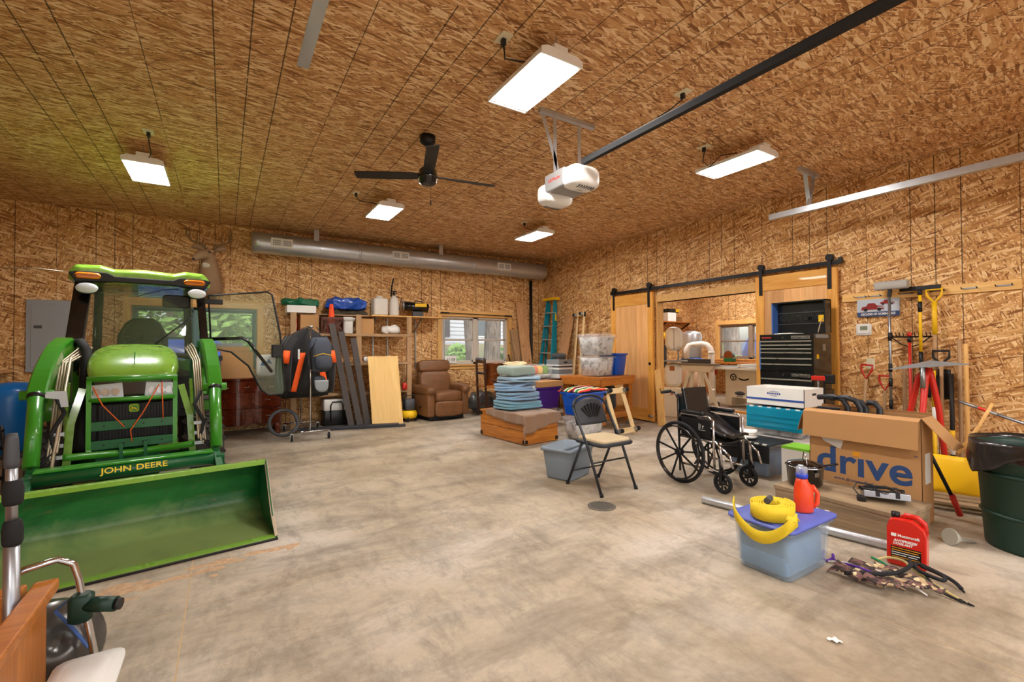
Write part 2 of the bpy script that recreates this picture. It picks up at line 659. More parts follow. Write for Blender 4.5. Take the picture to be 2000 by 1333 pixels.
def panels(parent, u0, u1, v0, v1, rotm, frame, holes, m, start, rows, stag=1.219, L=2.438, W=1.219):
    """OSB sheets as separate pieces; rotm turns local (x along sheet, y across, z out) into the wall"""
    full = {}
    for r, (ra, rb) in enumerate(rows):
        x = start - (stag if r % 2 else 0)
        while x < u1:
            a, b = max(x, u0), min(x + L, u1)
            if b - a > .03:
                g = .002
                rect = (a + g, b - g, ra + g, rb - g)
                cu, cv = x + L / 2, ra + W / 2
                rc = cut_rects(rect, [q for q in holes if q[0] < b and q[1] > a and q[2] < rb and q[3] > ra])
                key = tuple(round(k, 3) for q in rc for k in (q[0] - cu, q[1] - cu, q[2] - cv, q[3] - cv))
                if rc:
                    if key not in full:
                        mb = MB()
                        for q in rc:
                            mb.box((q[0] - cu, q[2] - cv, -PT), (q[1] - cu, q[3] - cv, 0))
                        full[key] = mb.mesh('osb_panel', m)
                    o = link('osb_panel', full[key], parent)
                    o.matrix_local = Matrix.Translation(frame(cu, cv, 0)) @ rotm
            x += L

ROWS = ((0, 1.219), (1.219, 2.438), (2.438, HC))
# windows / openings as (u0,u1,z0,z1)
W1 = (-1.17, .46, .98, 1.97)
W2 = (3.74, 5.33, .97, 1.97)
OPEN = (3.50, 5.36, 0, 2.08)            # opening to workshop, along Y in the right wall
W3 = (5.95, 7.75, .98, 1.92)            # workshop window, along Y
fb = lambda u, v, w: Vector((u, YB + w, v))
rb = Matrix(((1, 0, 0, 0), (0, 0, -1, 0), (0, 1, 0, 0), (0, 0, 0, 1)))
fr = lambda u, v, w: Vector((XW + w, u, v))
rr = Matrix(((0, 0, 1, PT), (1, 0, 0, 0), (0, 1, 0, 0), (0, 0, 0, 1)))
wb = wall('wall_back', XL - .1, XW + .13, HC, fb, [W1, W2])
panels(wb, XL, XW, 0, HC, rb, fb, [W1, W2], 'osb_wall', -5.62, ROWS)
wr_ = wall('wall_right', YN - .1, YB + .012, HC, fr, [OPEN], th=.13)
# right wall sheets (u along +Y; local x points to -Y)
panels(wr_, YN, YB, 0, HC, rr, fr, [OPEN], 'osb_wall', -5.02, ROWS)
mb = MB()
mb.box((XL - .1, YN, 0), (XL, YB, HC))
wl = struct(mb.build('wall_left', 'osb_plain'))
# near wall (behind the camera) with two raised overhead doors
GD = [(-3.9, -.9, 0, 2.75), (.36, 5.28, 0, 2.75)]
fn_ = lambda u, v, w: Vector((u, YN - w, v))
wall('wall_near', XL, XW, HC, fn_, GD)
# ceiling
cl = struct(MB().box((XL - .1, YN - .1, HC + PT), (WX1 + .1, YB + .1, HC + .1)).build('ceiling', 'osb_plain'))
fc = lambda u, v, w: Vector((u, v, HC))
rc_ = Matrix(((1, 0, 0, 0), (0, -1, 0, 0), (0, 0, -1, 0), (0, 0, 0, 1)))
crow = []
yy = YB
while yy > YN:
    crow.append((max(yy - 1.219, YN), yy))
    yy -= 1.219
full = {}
for r, (ra, rb2) in enumerate(crow):
    x = -5.35 - (1.219 if r % 2 else 0)
    while x < XW:
        a, b = max(x, XL), min(x + 2.438, XW)
        if b - a > .03:
            cu, cv = x + 1.219, rb2 - .6095
            key = (round(a - cu, 3), round(b - cu, 3), round(ra - cv, 3))
            if key not in full:
                full[key] = MB().box((a + .002 - cu, -(rb2 - .002 - cv), -PT), (b - .002 - cu, -(ra + .002 - cv), 0)).mesh('osb_panel', 'osb_ceiling')
            o = link('osb_panel', full[key], cl)
            o.matrix_local = Matrix.Translation((cu, cv, HC)) @ rc_
        x += 2.438
# floor: saw-cut slabs over a dusty base
flr = struct(MB().box((XL, YN, -.12), (WX1, YB, -.0012)).build('floor', 'joint_dust'))
gx = [XL, -2.98, -.16, 2.66, 5.48, XW + .13]
gy = [YN, -2.81, .01, 2.83, 5.65, 8.47, YB]
for a, b in zip(gx, gx[1:]):
    for c_, d in zip(gy, gy[1:]):
        o = MB().box((a + .003 - (a + b) / 2, c_ + .003 - (c_ + d) / 2, -.10), (b - .003 - (a + b) / 2, d - .003 - (c_ + d) / 2, 0)).build('slab', 'concrete', flr)
        for vtx in o.data.vertices:      # keep world-scale texture: mesh carries its place
            vtx.co.x += (a + b) / 2
            vtx.co.y += (c_ + d) / 2
# workshop shell
fw1 = lambda u, v, w: Vector((WX1 + w, u, v))
wf = wall('wall_workshop_far', WY0 - .1, YB + .1, HC, fw1, [W3])
panels(wf, WY0, YB, 0, HC, rr, fw1, [W3], 'osb_wall', -1.7, ROWS)
fw2 = lambda u, v, w: Vector((u, YB + w, v))
wl2 = wall('wall_workshop_side', XW + .13, WX1 + .012, HC, fw2)
panels(wl2, XW + .13, WX1, 0, HC, rb, fw2, [], 'osb_wall', 5.4, ROWS)
struct(MB().box((XW + .13, WY0 - .1, 0), (WX1, WY0, HC)).build('wall_workshop_near', 'osb_plain'))
wsf = struct(MB().box((XW + .133, WY0, -.0025), (WX1, YB, 0.0)).build('floor_workshop', 'concrete'))
# wooden kerb on the workshop floor in front of the machines
# ------------------------------------------------------------ windows
def window(n, u0, u1, z0, z1, frame, trim_l, trim_r, trim_top, sill, fm, out):
    """twin double-hung window; frame(u,z,w)"""
    def bx(mb, a, b, c, d, w0, w1):
        p = [frame(u, z, w) for w in (w0, w1) for u, z in ((a, c), (b, c), (b, d), (a, d))]
        mb.add(p, [(0, 1, 2, 3), (7, 6, 5, 4), (0, 4, 5, 1), (1, 5, 6, 2), (2, 6, 7, 3), (3, 7, 4, 0)])
    mb = MB()
    um = (u0 + u1) / 2
    f = .045
    for a, b, c, d in ((u0, u1, z1 - f, z1), (u0, u1, z0, z0 + f), (u0, u0 + f, z0, z1), (u1 - f, u1, z0, z1), (um - .055, um + .055, z0, z1)):
        bx(mb, a, b, c, d, .03, .11)
    w = struct(mb.build('window_%d' % n, fm))
    zm = (z0 + z1) / 2 + .01
    for a, b in ((u0 + f, um - .055), (um + .055, u1 - f)):
        for c, d, dep in ((zm - .02, z1 - f, .085), (z0 + f, zm + .02, .06)):
            mb = MB()
            s = .032
            for e in ((a, b, d - s, d), (a, b, c, c + s), (a, a + s, c, d), (b - s, b, c, d)):
                bx(mb, *e, dep - .012, dep + .012)
            so = mb.build('sash', fm, w)
            mb = MB()
            bx(mb, a + s, b - s, c + s, d - s, dep - .002, dep + .002)
            mb.build('pane', 'glass', so)
    # pine casing
    def cas(a, b, c, d, w0=-.022, w1=0.0, m='pine'):
        mb = MB()
        bx(mb, a, b, c, d, w0, w1)
        mb.build('casing', m, w)
    t_ = .085
    if trim_top: cas(u0 - t_, u1 + t_, z1, z1 + t_ + .03)
    if trim_l: cas(u0 - t_, u0, z0 - .03, z1, m='pine_v')
    if trim_r: cas(u1, u1 + t_, z0 - .03, z1, m='pine_v')
    if sill:
        cas(u0 - t_, u1 + t_, z0 - .10, z0 - .03)
        cas(u0 - t_ - .01, u1 + t_ + .01, z0 - .03, z0, -.05, .03)
    for a, b, c, d in ((u0, u1, z1 - .012, z1), (u0, u0 + .012, z0, z1 - .012), (u1 - .012, u1, z0, z1 - .012)):
        mb = MB()
        bx(mb, a, b, c, d, 0.0, .03)
        mb.build('jamb', 'pine', w)
    return w
_m, t = newmat('glass')
t.b.inputs['Base Color'].default_value = (1, 1, 1, 1)
t.b.inputs['Roughness'].default_value = 0.0
t.b.inputs['Alpha'].default_value = .10
t.b.inputs['Specular IOR Level'].default_value = .5
mat('vinyl_green', (96, 126, 124), .5)
mat('vinyl', (206, 196, 184), .5)
mat('vinyl_tan', (150, 130, 108), .5)
window(1, *W1[:2], *W1[2:], fb, 1, 1, 1, 1, 'vinyl_green', 1)
window(2, *W2[:2], *W2[2:], fb, 1, 1, 1, 1, 'vinyl', 1)
window(3, *W3[:2], *W3[2:], fw1, 1, 1, 1, 1, 'vinyl_tan', 1)
# curtain rod of window 2
rod = thing('curtain_rod', 'dark metal curtain rod fixed along the top casing of the garden window', 'curtain rod', (4.5, YB - .06, 2.03))
MB().cyl((-.80, 0, 0), (-.62, 0, 0), .016).build('finial', 'black_metal', rod)
MB().cyl((.72, 0, -.02), (.90, 0, -.02), .016).build('finial', 'black_metal', rod)
MB().cyl((-.62, 0, 0), (.72, 0, -.02), .008).build('rod', 'iron', rod)

# ------------------------------------------------------------ doors to the workshop
# jamb and head of the opening
jm = struct(MB().box((XW - .018, 5.325, 0), (XW + .14, 5.36, 2.08)).build('trim_1', 'pine_v'))
struct(MB().box((XW - .018, 3.50, 0), (XW + .14, 3.535, 2.08)).build('trim_2', 'pine_v'))
struct(MB().box((XW - .03, 3.40, 2.08), (XW + .14, 5.48, 2.20)).build('trim_3', 'pine'))
struct(MB().box((XW - .02, 5.40, 0), (XW, 5.47, 2.08)).build('trim_4', 'pine_v'))

def barn_door(n, y0, y1, zt, xo, boards, label):
    """sliding door: stiles, rails and vertical plywood boards; y0<y1"""
    d = link('door_%d' % n, None)
    d.location = (XW - .075 - xo, (y0 + y1) / 2, 0)
    struct(d)
    d['label'] = label
    h = (y1 - y0) / 2
    sw = .115
    for a in (-1, 1):
        MB().box((-.02, a * h, .03), (.02, a * (h - sw), zt)).build('stile', 'honey_v', d, bevel=.003)
    MB().box((-.02, -h + sw, zt - .20), (.02, h - sw, zt)).build('rail', 'honey_y', d, bevel=.003)
    MB().box((-.02, -h + sw, .03), (.02, h - sw, .24)).build('rail', 'honey_y', d, bevel=.003)
    w = (2 * h - 2 * sw) / boards
    for k in range(boards):
        MB().box((-.008, -h + sw + k * w + .001, .24), (.012, -h + sw + (k + 1) * w - .001, zt - .20)).build('board', 'ply_v', d)
    return d
wood('honey_y', (212, 138, 48), (244, 186, 92), 1, 1.0, .42, knots=True, coat=.2)
dL = barn_door(1, 5.36, 6.36, 2.26, 0.0, 3, 'plank sliding door left of the workshop opening')
MB().cyl((-.03, -.43, 1.02), (.0, -.43, 1.02), .024).build('finger_pull', 'black_metal', dL)
MB().cyl((-.035, -.50, .12), (-.035, -.40, .12), .018).build('floor_guide', 'steel', dL)
dR = barn_door(2, 2.56, 3.56, 2.26, 0.0, 3, 'plank sliding door behind the black tool chest')
trk = thing('door_track', 'flat black steel rail carrying the two sliding doors', 'door track', (XW - .075, 0, 0))
MB().box((-.005, 2.52, 2.295), (.005, 6.36, 2.345)).build('rail', 'black_metal', trk)
for y in (2.62, 3.5, 4.5, 5.42, 6.28):
    MB().cyl((.0, y, 2.32), (.06, y, 2.32), .013).build('standoff', 'black_metal', trk)
for y in (2.53, 6.35):
    MB().box((-.02, y - .02, 2.30), (.02, y + .02, 2.37)).build('end_stop', 'black_metal', trk)
for dd, ys in ((dL, (5.44, 6.28)), (dR, (2.64, 3.48))):
    for y in ys:
        yy = y - dd.location.y
        hg = MB().box((-.030, yy - .022, 2.0), (-.022, yy + .022, 2.40)).cyl((-.034, yy, 2.385), (.02, yy, 2.385), .042, n=18).build('hanger', 'black_metal', dd)
        bl = MB()
        for z in (2.05, 2.13, 2.21):
            bl.cyl((-.036, yy, z), (-.028, yy, z), .009, n=6)
        bl.build('bolt', 'iron', hg)
# ============================================================ ceiling fixtures
_m, t = newmat('led')
t.b.inputs['Base Color'].default_value = (1, 1, 1, 1)
t.b.inputs['Emission Color'].default_value = (1.0, .975, .945, 1)
t.b.inputs['Emission Strength'].default_value = LAMP_W

mat('ivory', (226, 216, 186), .5)
def led_fixture():
    r = thing('led_fixture', '', 'ceiling light')
    w, l = .165, .325
    pan = MB().prism([(-w, .0), (-w, .03), (-w + .05, .05), (w - .05, .05), (w, .03), (w, .0)], -l, l, 1).build('housing', 'white_lamp', r, bevel=.003)
    MB().box((-w + .012, -l + .03, -.004), (w - .012, l - .03, .002)).build('diffuser', 'led', r)
    for s in (-1, 1):
        MB().prism([(-w, -.005), (-w, .036), (-w + .05, .056), (w - .05, .056), (w, .036), (w, -.005)], s * l, s * (l + .016), 1).build('end_cap', 'white_lamp', r, bevel=.004)
    MB().box((-.055, -l + .0, .05), (.055, -l + .15, .10)).build('driver_box', 'white_lamp', r, bevel=.006)
    top = HC - 3.12
    for s in (-1, 1):
        MB().tube([(-.06, s * .25, .05), (0, s * .27, .11), (0, s * .27, top)], .003, 5).tube([(.06, s * .25, .05), (0, s * .27, .11)], .003, 5).build('hanger_wire', 'steel', r)
    return r
LAMPS = [(1.80, 2.58, 'nearest and largest glowing LED panel, left of the garage door opener'),
         (-.68, 5.95, 'glowing LED panel hanging above the green tractor'),
         (1.80, 6.06, 'glowing LED panel between the ceiling fan and the round duct'),
         (4.27, 6.10, 'farthest small LED panel near the corner of the room'),
         (4.32, 2.66, 'glowing LED panel beside the overhead door track on the right'),
         (-.68, -.90, 'LED panel hanging behind the viewpoint, left'),
         (1.80, -.90, 'LED panel hanging behind the viewpoint, middle'),
         (4.28, -.90, 'LED panel hanging behind the viewpoint, right')]
L0 = led_fixture()
OUT = []
for k, (x, y, lb) in enumerate(LAMPS):
    o = L0 if k == 0 else copy_tree(L0)
    o.location = (x, y, 3.12)
    tag(o, lb, 'ceiling light', 'LED shop lights')
for x, y, lb in ((8.2, 6.8, 'nearer LED panel hanging inside the workshop'), (10.4, 6.8, 'farther LED panel hanging inside the workshop'), (9.3, 4.2, 'LED panel hanging inside the workshop near its door side')):
    wl3 = copy_tree(L0)
    wl3.location = (x, y, 3.12)
    tag(wl3, lb, 'ceiling light', 'LED shop lights')
# ceiling sockets with cords
def socket(x, y, cord, lb):
    r = thing('ceiling_socket', lb, 'power socket', (x, y, HC), 0, 'ceiling sockets')
    MB().box((-.04, -.06, -.008), (.04, .06, 0)).build('plate', 'ivory', r, bevel=.003)
    MB().box((-.014, -.012, -.05), (.014, .02, -.008)).build('plug', 'black', r, bevel=.004)
    MB().tube([(0, 0, -.05)] + cord, .005, 6).build('cord', 'black', r)
    return r
socket(1.52, 2.50, [(.02, .02, -.12), (.10, 0, -.12), (.22, -.1, -.15)], 'ivory ceiling socket feeding the nearest LED panel')
socket(1.42, 6.0, [(.04, 0, -.1), (.2, 0, -.1), (.3, -.1, -.14)], 'ivory ceiling socket above the LED panel by the duct')
socket(-.60, 5.3, [(.0, .05, -.1), (0, .2, -.13), (-.04, .35, -.14)], 'ivory ceiling socket above the LED panel over the tractor')
socket(4.05, 6.05, [(.0, 0, -.08), (.1, 0, -.1), (.16, -.1, -.14)], 'ivory ceiling socket at the far corner LED panel')
socket(4.06, 2.82, [(.0, .02, -.14), (.08, 0, -.19), (.12, -.1, -.10), (.2, -.22, -.1)], 'ivory ceiling socket beside the right LED panel')
MB_ = None
socket(3.05, 2.30, [(-.06, .08, -.12), (-.2, .3, -.24), (-.38, .5, -.36), (-.5, .72, -.47)], 'ivory ceiling socket feeding the garage door opener')

# ceiling fan: black, three blades
fan = thing('ceiling_fan', 'black three-blade ceiling fan with a short pull chain', 'ceiling fan', (1.62, 4.06, 2.92))
MB().lathe([(.0, .39), (.075, .39), (.07, .33), (.03, .30), (.0, .30)]).build('canopy', 'black', fan)
MB().cyl((0, 0, .06), (0, 0, .32), .016).build('downrod', 'black', fan)
MB().lathe([(0, .09), (.06, .088), (.085, .06), (.088, .015), (.092, .01), (.092, -.015), (.084, -.02), (.08, -.055), (.05, -.075), (0, -.078)], n=28).build('motor', 'black_gloss', fan)
MB().tube([(.03, 0, -.07), (.03, 0, -.22)], .0018, 5).lathe([(0, -.26), (.007, -.255), (.005, -.22), (0, -.218)], (.03, 0, 0), 8).build('pull_chain', 'black', fan)
for ang in (252, 152, 352):
    a = R_(ang)
    ring = []
    for r_, w_, tw in ((.07, .075, .25), (.16, .10, .25), (.35, .11, .22), (.67, .105, .2)):
        sec = []
        for q, hh in ((-1, .004), (1, .004), (1, -.004), (-1, -.004)):
            y_ = q * w_ / 2
            z_ = y_ * math.tan(tw) + hh + .012
            sec.append((math.cos(a) * r_ - math.sin(a) * y_, math.sin(a) * r_ + math.cos(a) * y_, z_))
        ring.append(sec)
    MB().loft(ring, smooth=False).build('blade', 'black', fan)

# garage door opener with rail
op = thing('garage_door_opener', 'grey and white garage door opener hung on perforated steel straps', 'garage door opener', (2.52, 3.08, 2.72))
mat('opener_grey', (150, 148, 146), .45, .2)
mat('opener_white', (238, 238, 236), .35)
MB().box((-.15, -.13, -.07), (.15, .15, .09)).build('motor_housing', 'opener_grey', op, bevel=.02, seg=3)
for s, zc, hh in ((-1, .0, .19), (1, -.05, .19)):
    y0_ = .15 if s > 0 else -.13
    c_ = MB().blob((0, y0_ + s * .035, zc), (.31, .20, hh), .55, .5, 0, 6, 28, 16).build('light_cover', 'opener_white', op)
    for k in range(7):
        x = -.075 + k * .025
        MB().box((x, y0_ + s * .06, zc - hh * .50), (x + .009, y0_ + s * .11, zc - hh * .34)).build('vent_slot', 'dark_grey', c_)
text('brand_text', 'LiftMaster', .042, 'red', op, (-.151, .0, .02), (PI / 2, 0, -PI / 2), sx=1.0)
g = MB()
MB().box((-.30, -.02, HC - 2.72 - .035), (.30, .02, HC - 2.72)).build('ceiling_angle', 'galv', op)
for x0, x1, y in ((-.14, -.14, .0), (.13, .13, .0), (-.28, -.10, 0)):
    MB().beam((x1, y, .08), (x0, y, HC - 2.72 - .02), .035, .004, (0, 1, 0)).build('strap', 'galv', op)
rl = thing('opener_rail', 'long black chain rail running from the opener toward the overhead door', 'rail', (2.44, 0, 0))
MB().box((-.02, YN + .1, 2.775), (.02, 2.79, 2.815)).build('rail', 'rubber', rl)
MB().box((-.012, YN + .1, 2.815), (-.004, 2.78, 2.826)).build('chain', 'iron', rl)
MB().box((.004, YN + .1, 2.815), (.012, 2.78, 2.826)).build('chain', 'iron', rl)
# overhead door tracks
def door_track(x, y1, lb, s):
    r = thing('door_track', lb, 'door track', (x, 0, 2.87), 0, 'overhead door tracks')
    pr_ = [(-.03, -.03), (.03, -.03), (.03, -.024), (-.024, -.024), (-.024, .03), (.0, .03), (.0, .036), (-.03, .036)]
    MB().prism([(s * a, b) for a, b in pr_], YN + .2, y1, 1).build('track', 'galv', r)
    return r
tr = door_track(5.62, 3.02, 'galvanised overhead door track beside the right wall', 1)
h = HC - 2.87
MB().box((-.20, 2.56, h - .05), (.22, 2.60, h)).build('ceiling_angle', 'galv', tr)
st = MB().beam((0, 2.58, .03), (.12, 2.58, h - .02), .004, .045, (0, 1, 0)).build('strap', 'galv', tr)
st2 = MB().beam((.05, 2.60, .03), (-.04, 2.60, h - .02), .004, .045, (0, 1, 0)).build('strap', 'galv', tr)
for k in range(10):
    z = .06 + k * .04
    ho = MB()
    ho.cyl((.09 * k / 10 + .01, 2.556, z), (.09 * k / 10 + .01, 2.5545, z), .006, n=6)
    ho.build('strap_hole', 'dark_grey', tr)
tl_ = door_track(.355, 2.70, 'galvanised overhead door track at the top left of the picture', -1)
MB().box((-.05, 2.05, .03), (.0, 2.15, h)).build('hanger', 'galv', tl_)

# spiral duct with registers along the back wall
du = thing('round_duct', 'long galvanised round air duct under the ceiling of the back wall', 'air duct', (0, YB - .26, 3.02))
R0 = .17
mb = MB()
pts = []
ring = []
for k in range(0, 45):
    x = .36 + (6.10 - .36) * k / 44
    ring.append([(x, math.cos(2 * PI * j / 32) * R0, math.sin(2 * PI * j / 32) * R0) for j in range(32)])
ring.append([(6.12, math.cos(2 * PI * j / 32) * R0 * .95, math.sin(2 * PI * j / 32) * R0 * .95) for j in range(32)])
mb.loft(ring)
mb.build('duct', 'galv', du)
for k in range(22):
    x = .9 + k * .235
    MB().lathe([(R0, x - .003), (R0 + .003, x), (R0, x + .003)], n=32, axis=0).build('seam_bead', 'galv', du)
for x in (2.02, 4.30):
    MB().lathe([(R0 + .001, x - .02), (R0 + .006, x - .018), (R0 + .006, x + .018), (R0 + .001, x + .02)], n=32, axis=0).build('collar', 'galv', du)
for k, x in enumerate((.78, 2.75, 4.98)):
    a = R_(-12)
    g_ = MB().box((x - .16, -R0 - .012, -.075), (x + .16, -R0 + .005, .075)).build('register', 'white', du, bevel=.003)
    lv = MB()
    for c_ in (-.075, .075):
        for i in range(9):
            for j in range(3):
                xx = x + c_ - .056 + i * .0135
                lv.box((xx, -R0 - .0145, -.045 + j * .032), (xx + .006, -R0 - .012, -.02 + j * .032))
    lv.build('louver_slots', 'dark_grey', g_)
for x in (1.3, 3.55):
    MB().box((x - .04, -.172, .10), (x + .04, -.166, .29)).box((x - .04, -.172, .285), (x + .04, -.05, .29)).build('hanger_strap', 'galv', du)
# black vent pipe in the corner
MB().cyl((0, 0, 0), (0, 0, 2.83), .045, n=16)
pp = tag(MB().cyl((0, 0, 0), (0, 0, 2.83), .035, n=16).build('vent_pipe', 'black'), 'black vertical pipe in the far corner below the duct', 'pipe')
pp.location = (5.92, YB - .05, 0)
# electrical panel
ep = thing('electrical_panel', 'grey steel electrical panel on the back wall left of the tractor cab', 'electrical panel', (-2.03, YB - .02, 1.50))
mat('panel_grey', (150, 156, 160), .4, .3)
MB().box((-.22, -.02, -.49), (.22, .02, .49)).build('cabinet', 'panel_grey', ep, bevel=.006)
MB().box((-.17, -.028, -.42), (.17, -.02, .43)).build('door', 'panel_grey', ep, bevel=.004)
MB().box((-.14, -.032, .10), (-.06, -.028, .14)).build('latch', 'dark_grey', ep)

# outlet, thermostat, poster, tool rail on the right wall
def rw(y, z, dx=0.0):
    return (XW - dx, y, z)
ot = thing('wall_outlet', 'ivory wall outlet beneath the thermostat', 'power socket', rw(2.27, 1.10), PI / 2)
MB().box((-.04, 0, -.06), (.04, .008, .06)).build('plate', 'ivory', ot, bevel=.003)
for z in (-.025, .025):
    MB().cyl((0, .007, z), (0, .011, z), .016, n=16).build('receptacle', 'ivory', ot)
th = thing('thermostat', 'white square thermostat with a grey display', 'thermostat', rw(2.33, 1.50), PI / 2)
MB().rbox((0, .012, 0), (.125, .024, .115), .02, axis=1).build('case', 'white', th)
mat('lcd', (128, 134, 112), .3)
MB().box((-.042, .024, -.012), (.03, .026, .034)).build('display', 'lcd', th)
MB().rbox((.0, .006, -.004), (.15, .012, .135), .02, axis=1).build('back_plate', 'white', th)
# ============================================================ tractor
mat('jd_green', (58, 142, 32), .32, coat=.5, var=.05)
mat('jd_lime', (128, 176, 60), .28, coat=.5, var=.04)
mat('jd_dark', (20, 92, 48), .38, coat=.3, var=.08)
mat('amber', (232, 130, 16), .25, coat=.6)
mat('lens', (214, 222, 232), .08, coat=.8, var=.05, vs=40)
mat('reflector', (190, 194, 200), .15, .8, var=.2, vs=60)
mat('brass_rod', (178, 162, 138), .42, .55)
mat('bungee_orange', (224, 100, 40), .7)
mat('jd_yellow', (250, 214, 20), .4)
mat('tyre', (52, 48, 44), .85, var=.15)
mat('seat_black', (24, 24, 25), .6)
_m, t = newmat('cab_glass')
t.b.inputs['Base Color'].default_value = lin((120, 140, 110))
t.b.inputs['Roughness'].default_value = .02
t.b.inputs['Alpha'].default_value = .22
_m, t = newmat('bucket_paint')
v = t.coords()
n = t.noise(v, 2.2, 6, .65, .6)
c = t.ramp(n, [(.35, (22, 92, 44)), (.62, (44, 124, 58))])
sx = t.n.new('ShaderNodeSeparateXYZ')
tc = t.n.new('ShaderNodeTexCoord')
t.link(tc.outputs['Object'], sx.inputs[0])
wear = t.math('MULTIPLY', t.ramp(t.math('ADD', t.math('MULTIPLY', sx.outputs[2], -2.2), t.math('MULTIPLY', n, .9)), [(.0, (0, 0, 0)), (.36, (255, 255, 255))]), .8)
c = t.mix(wear, c, lin((146, 162, 98)))
n2 = t.noise(t.coords(scale=(6, 20, 20)), 2, 5, .7)
c = t.mix(t.math('MULTIPLY', t.ramp(n2, [(.56, (0, 0, 0)), (.72, (255, 255, 255))]), .4), c, lin((140, 116, 76)))
t.link(c, t.b.inputs['Base Color'])
t.b.inputs['Roughness'].default_value = .38

TR = thing('tractor', 'green compact tractor with glass cab and front loader bucket on the floor', 'tractor', (-.505, 3.458, 0), R_(6.5))
# local frame: x to picture right, y backwards, origin under the middle of the bucket lip
# --- bucket
BW = .81
prof = [(-.02, .012), (.20, .022), (.42, .035), (.52, .075), (.565, .14), (.57, .22), (.53, .33), (.45, .42), (.38, .455)]
def bucket(u, v):
    k = v * (len(prof) - 1)
    i = min(int(k), len(prof) - 2)
    f = k - i
    y = prof[i][0] * (1 - f) + prof[i + 1][0] * f
    z = prof[i][1] * (1 - f) + prof[i + 1][1] * f
    return (-BW + 2 * BW * u, y, z)
bk = MB().sheet(bucket, 12, 32, .008).build('bucket', 'bucket_paint', TR)
MB().box((-BW, .34, .44), (BW, .385, .475)).build('top_lip', 'jd_lime', bk, bevel=.004)
MB().box((-BW - .012, -.035, .0), (BW + .012, .10, .012)).build('cutting_edge', 'iron', bk, bevel=.002)
MB().box((-BW, -.012, .012), (BW, .03, .024)).build('edge_bar', 'jd_lime', bk)
for s in (-1, 1):
    pl = [(y, z) for y, z in prof] + [(.34, .475), (.10, .12), (-.02, .02)]
    MB().prism([(y, z) for y, z in pl], s * BW, s * (BW + .008), 0).build('side_plate', 'jd_dark', bk)
    MB().tube([(s * (BW + .004), .36, .47), (s * (BW + .004), .12, .13), (s * (BW + .004), -.015, .02)], 0, flat=(.02, .012)).build('side_edge', 'brass_rod', bk)
# --- loader torque tube with lettering, bucket brackets
MB().cyl((-.47, .86, .435), (.53, .86, .435), .05, n=20).build('torque_tube', 'jd_dark', TR)
text('brand_text', 'JOHN', .056, 'jd_yellow', TR, (.033, .812, .45), (R_(78), 0, 0), bold=.0008, sx=1.15, align='RIGHT')
text('brand_text', 'DEERE', .056, 'jd_yellow', TR, (.056, .812, .45), (R_(78), 0, 0), bold=.0008, sx=1.15, align='LEFT')
MB().box((-.47, .83, .483), (.53, .94, .50)).build('tube_cap_plate', 'jd_green', TR, bevel=.003)
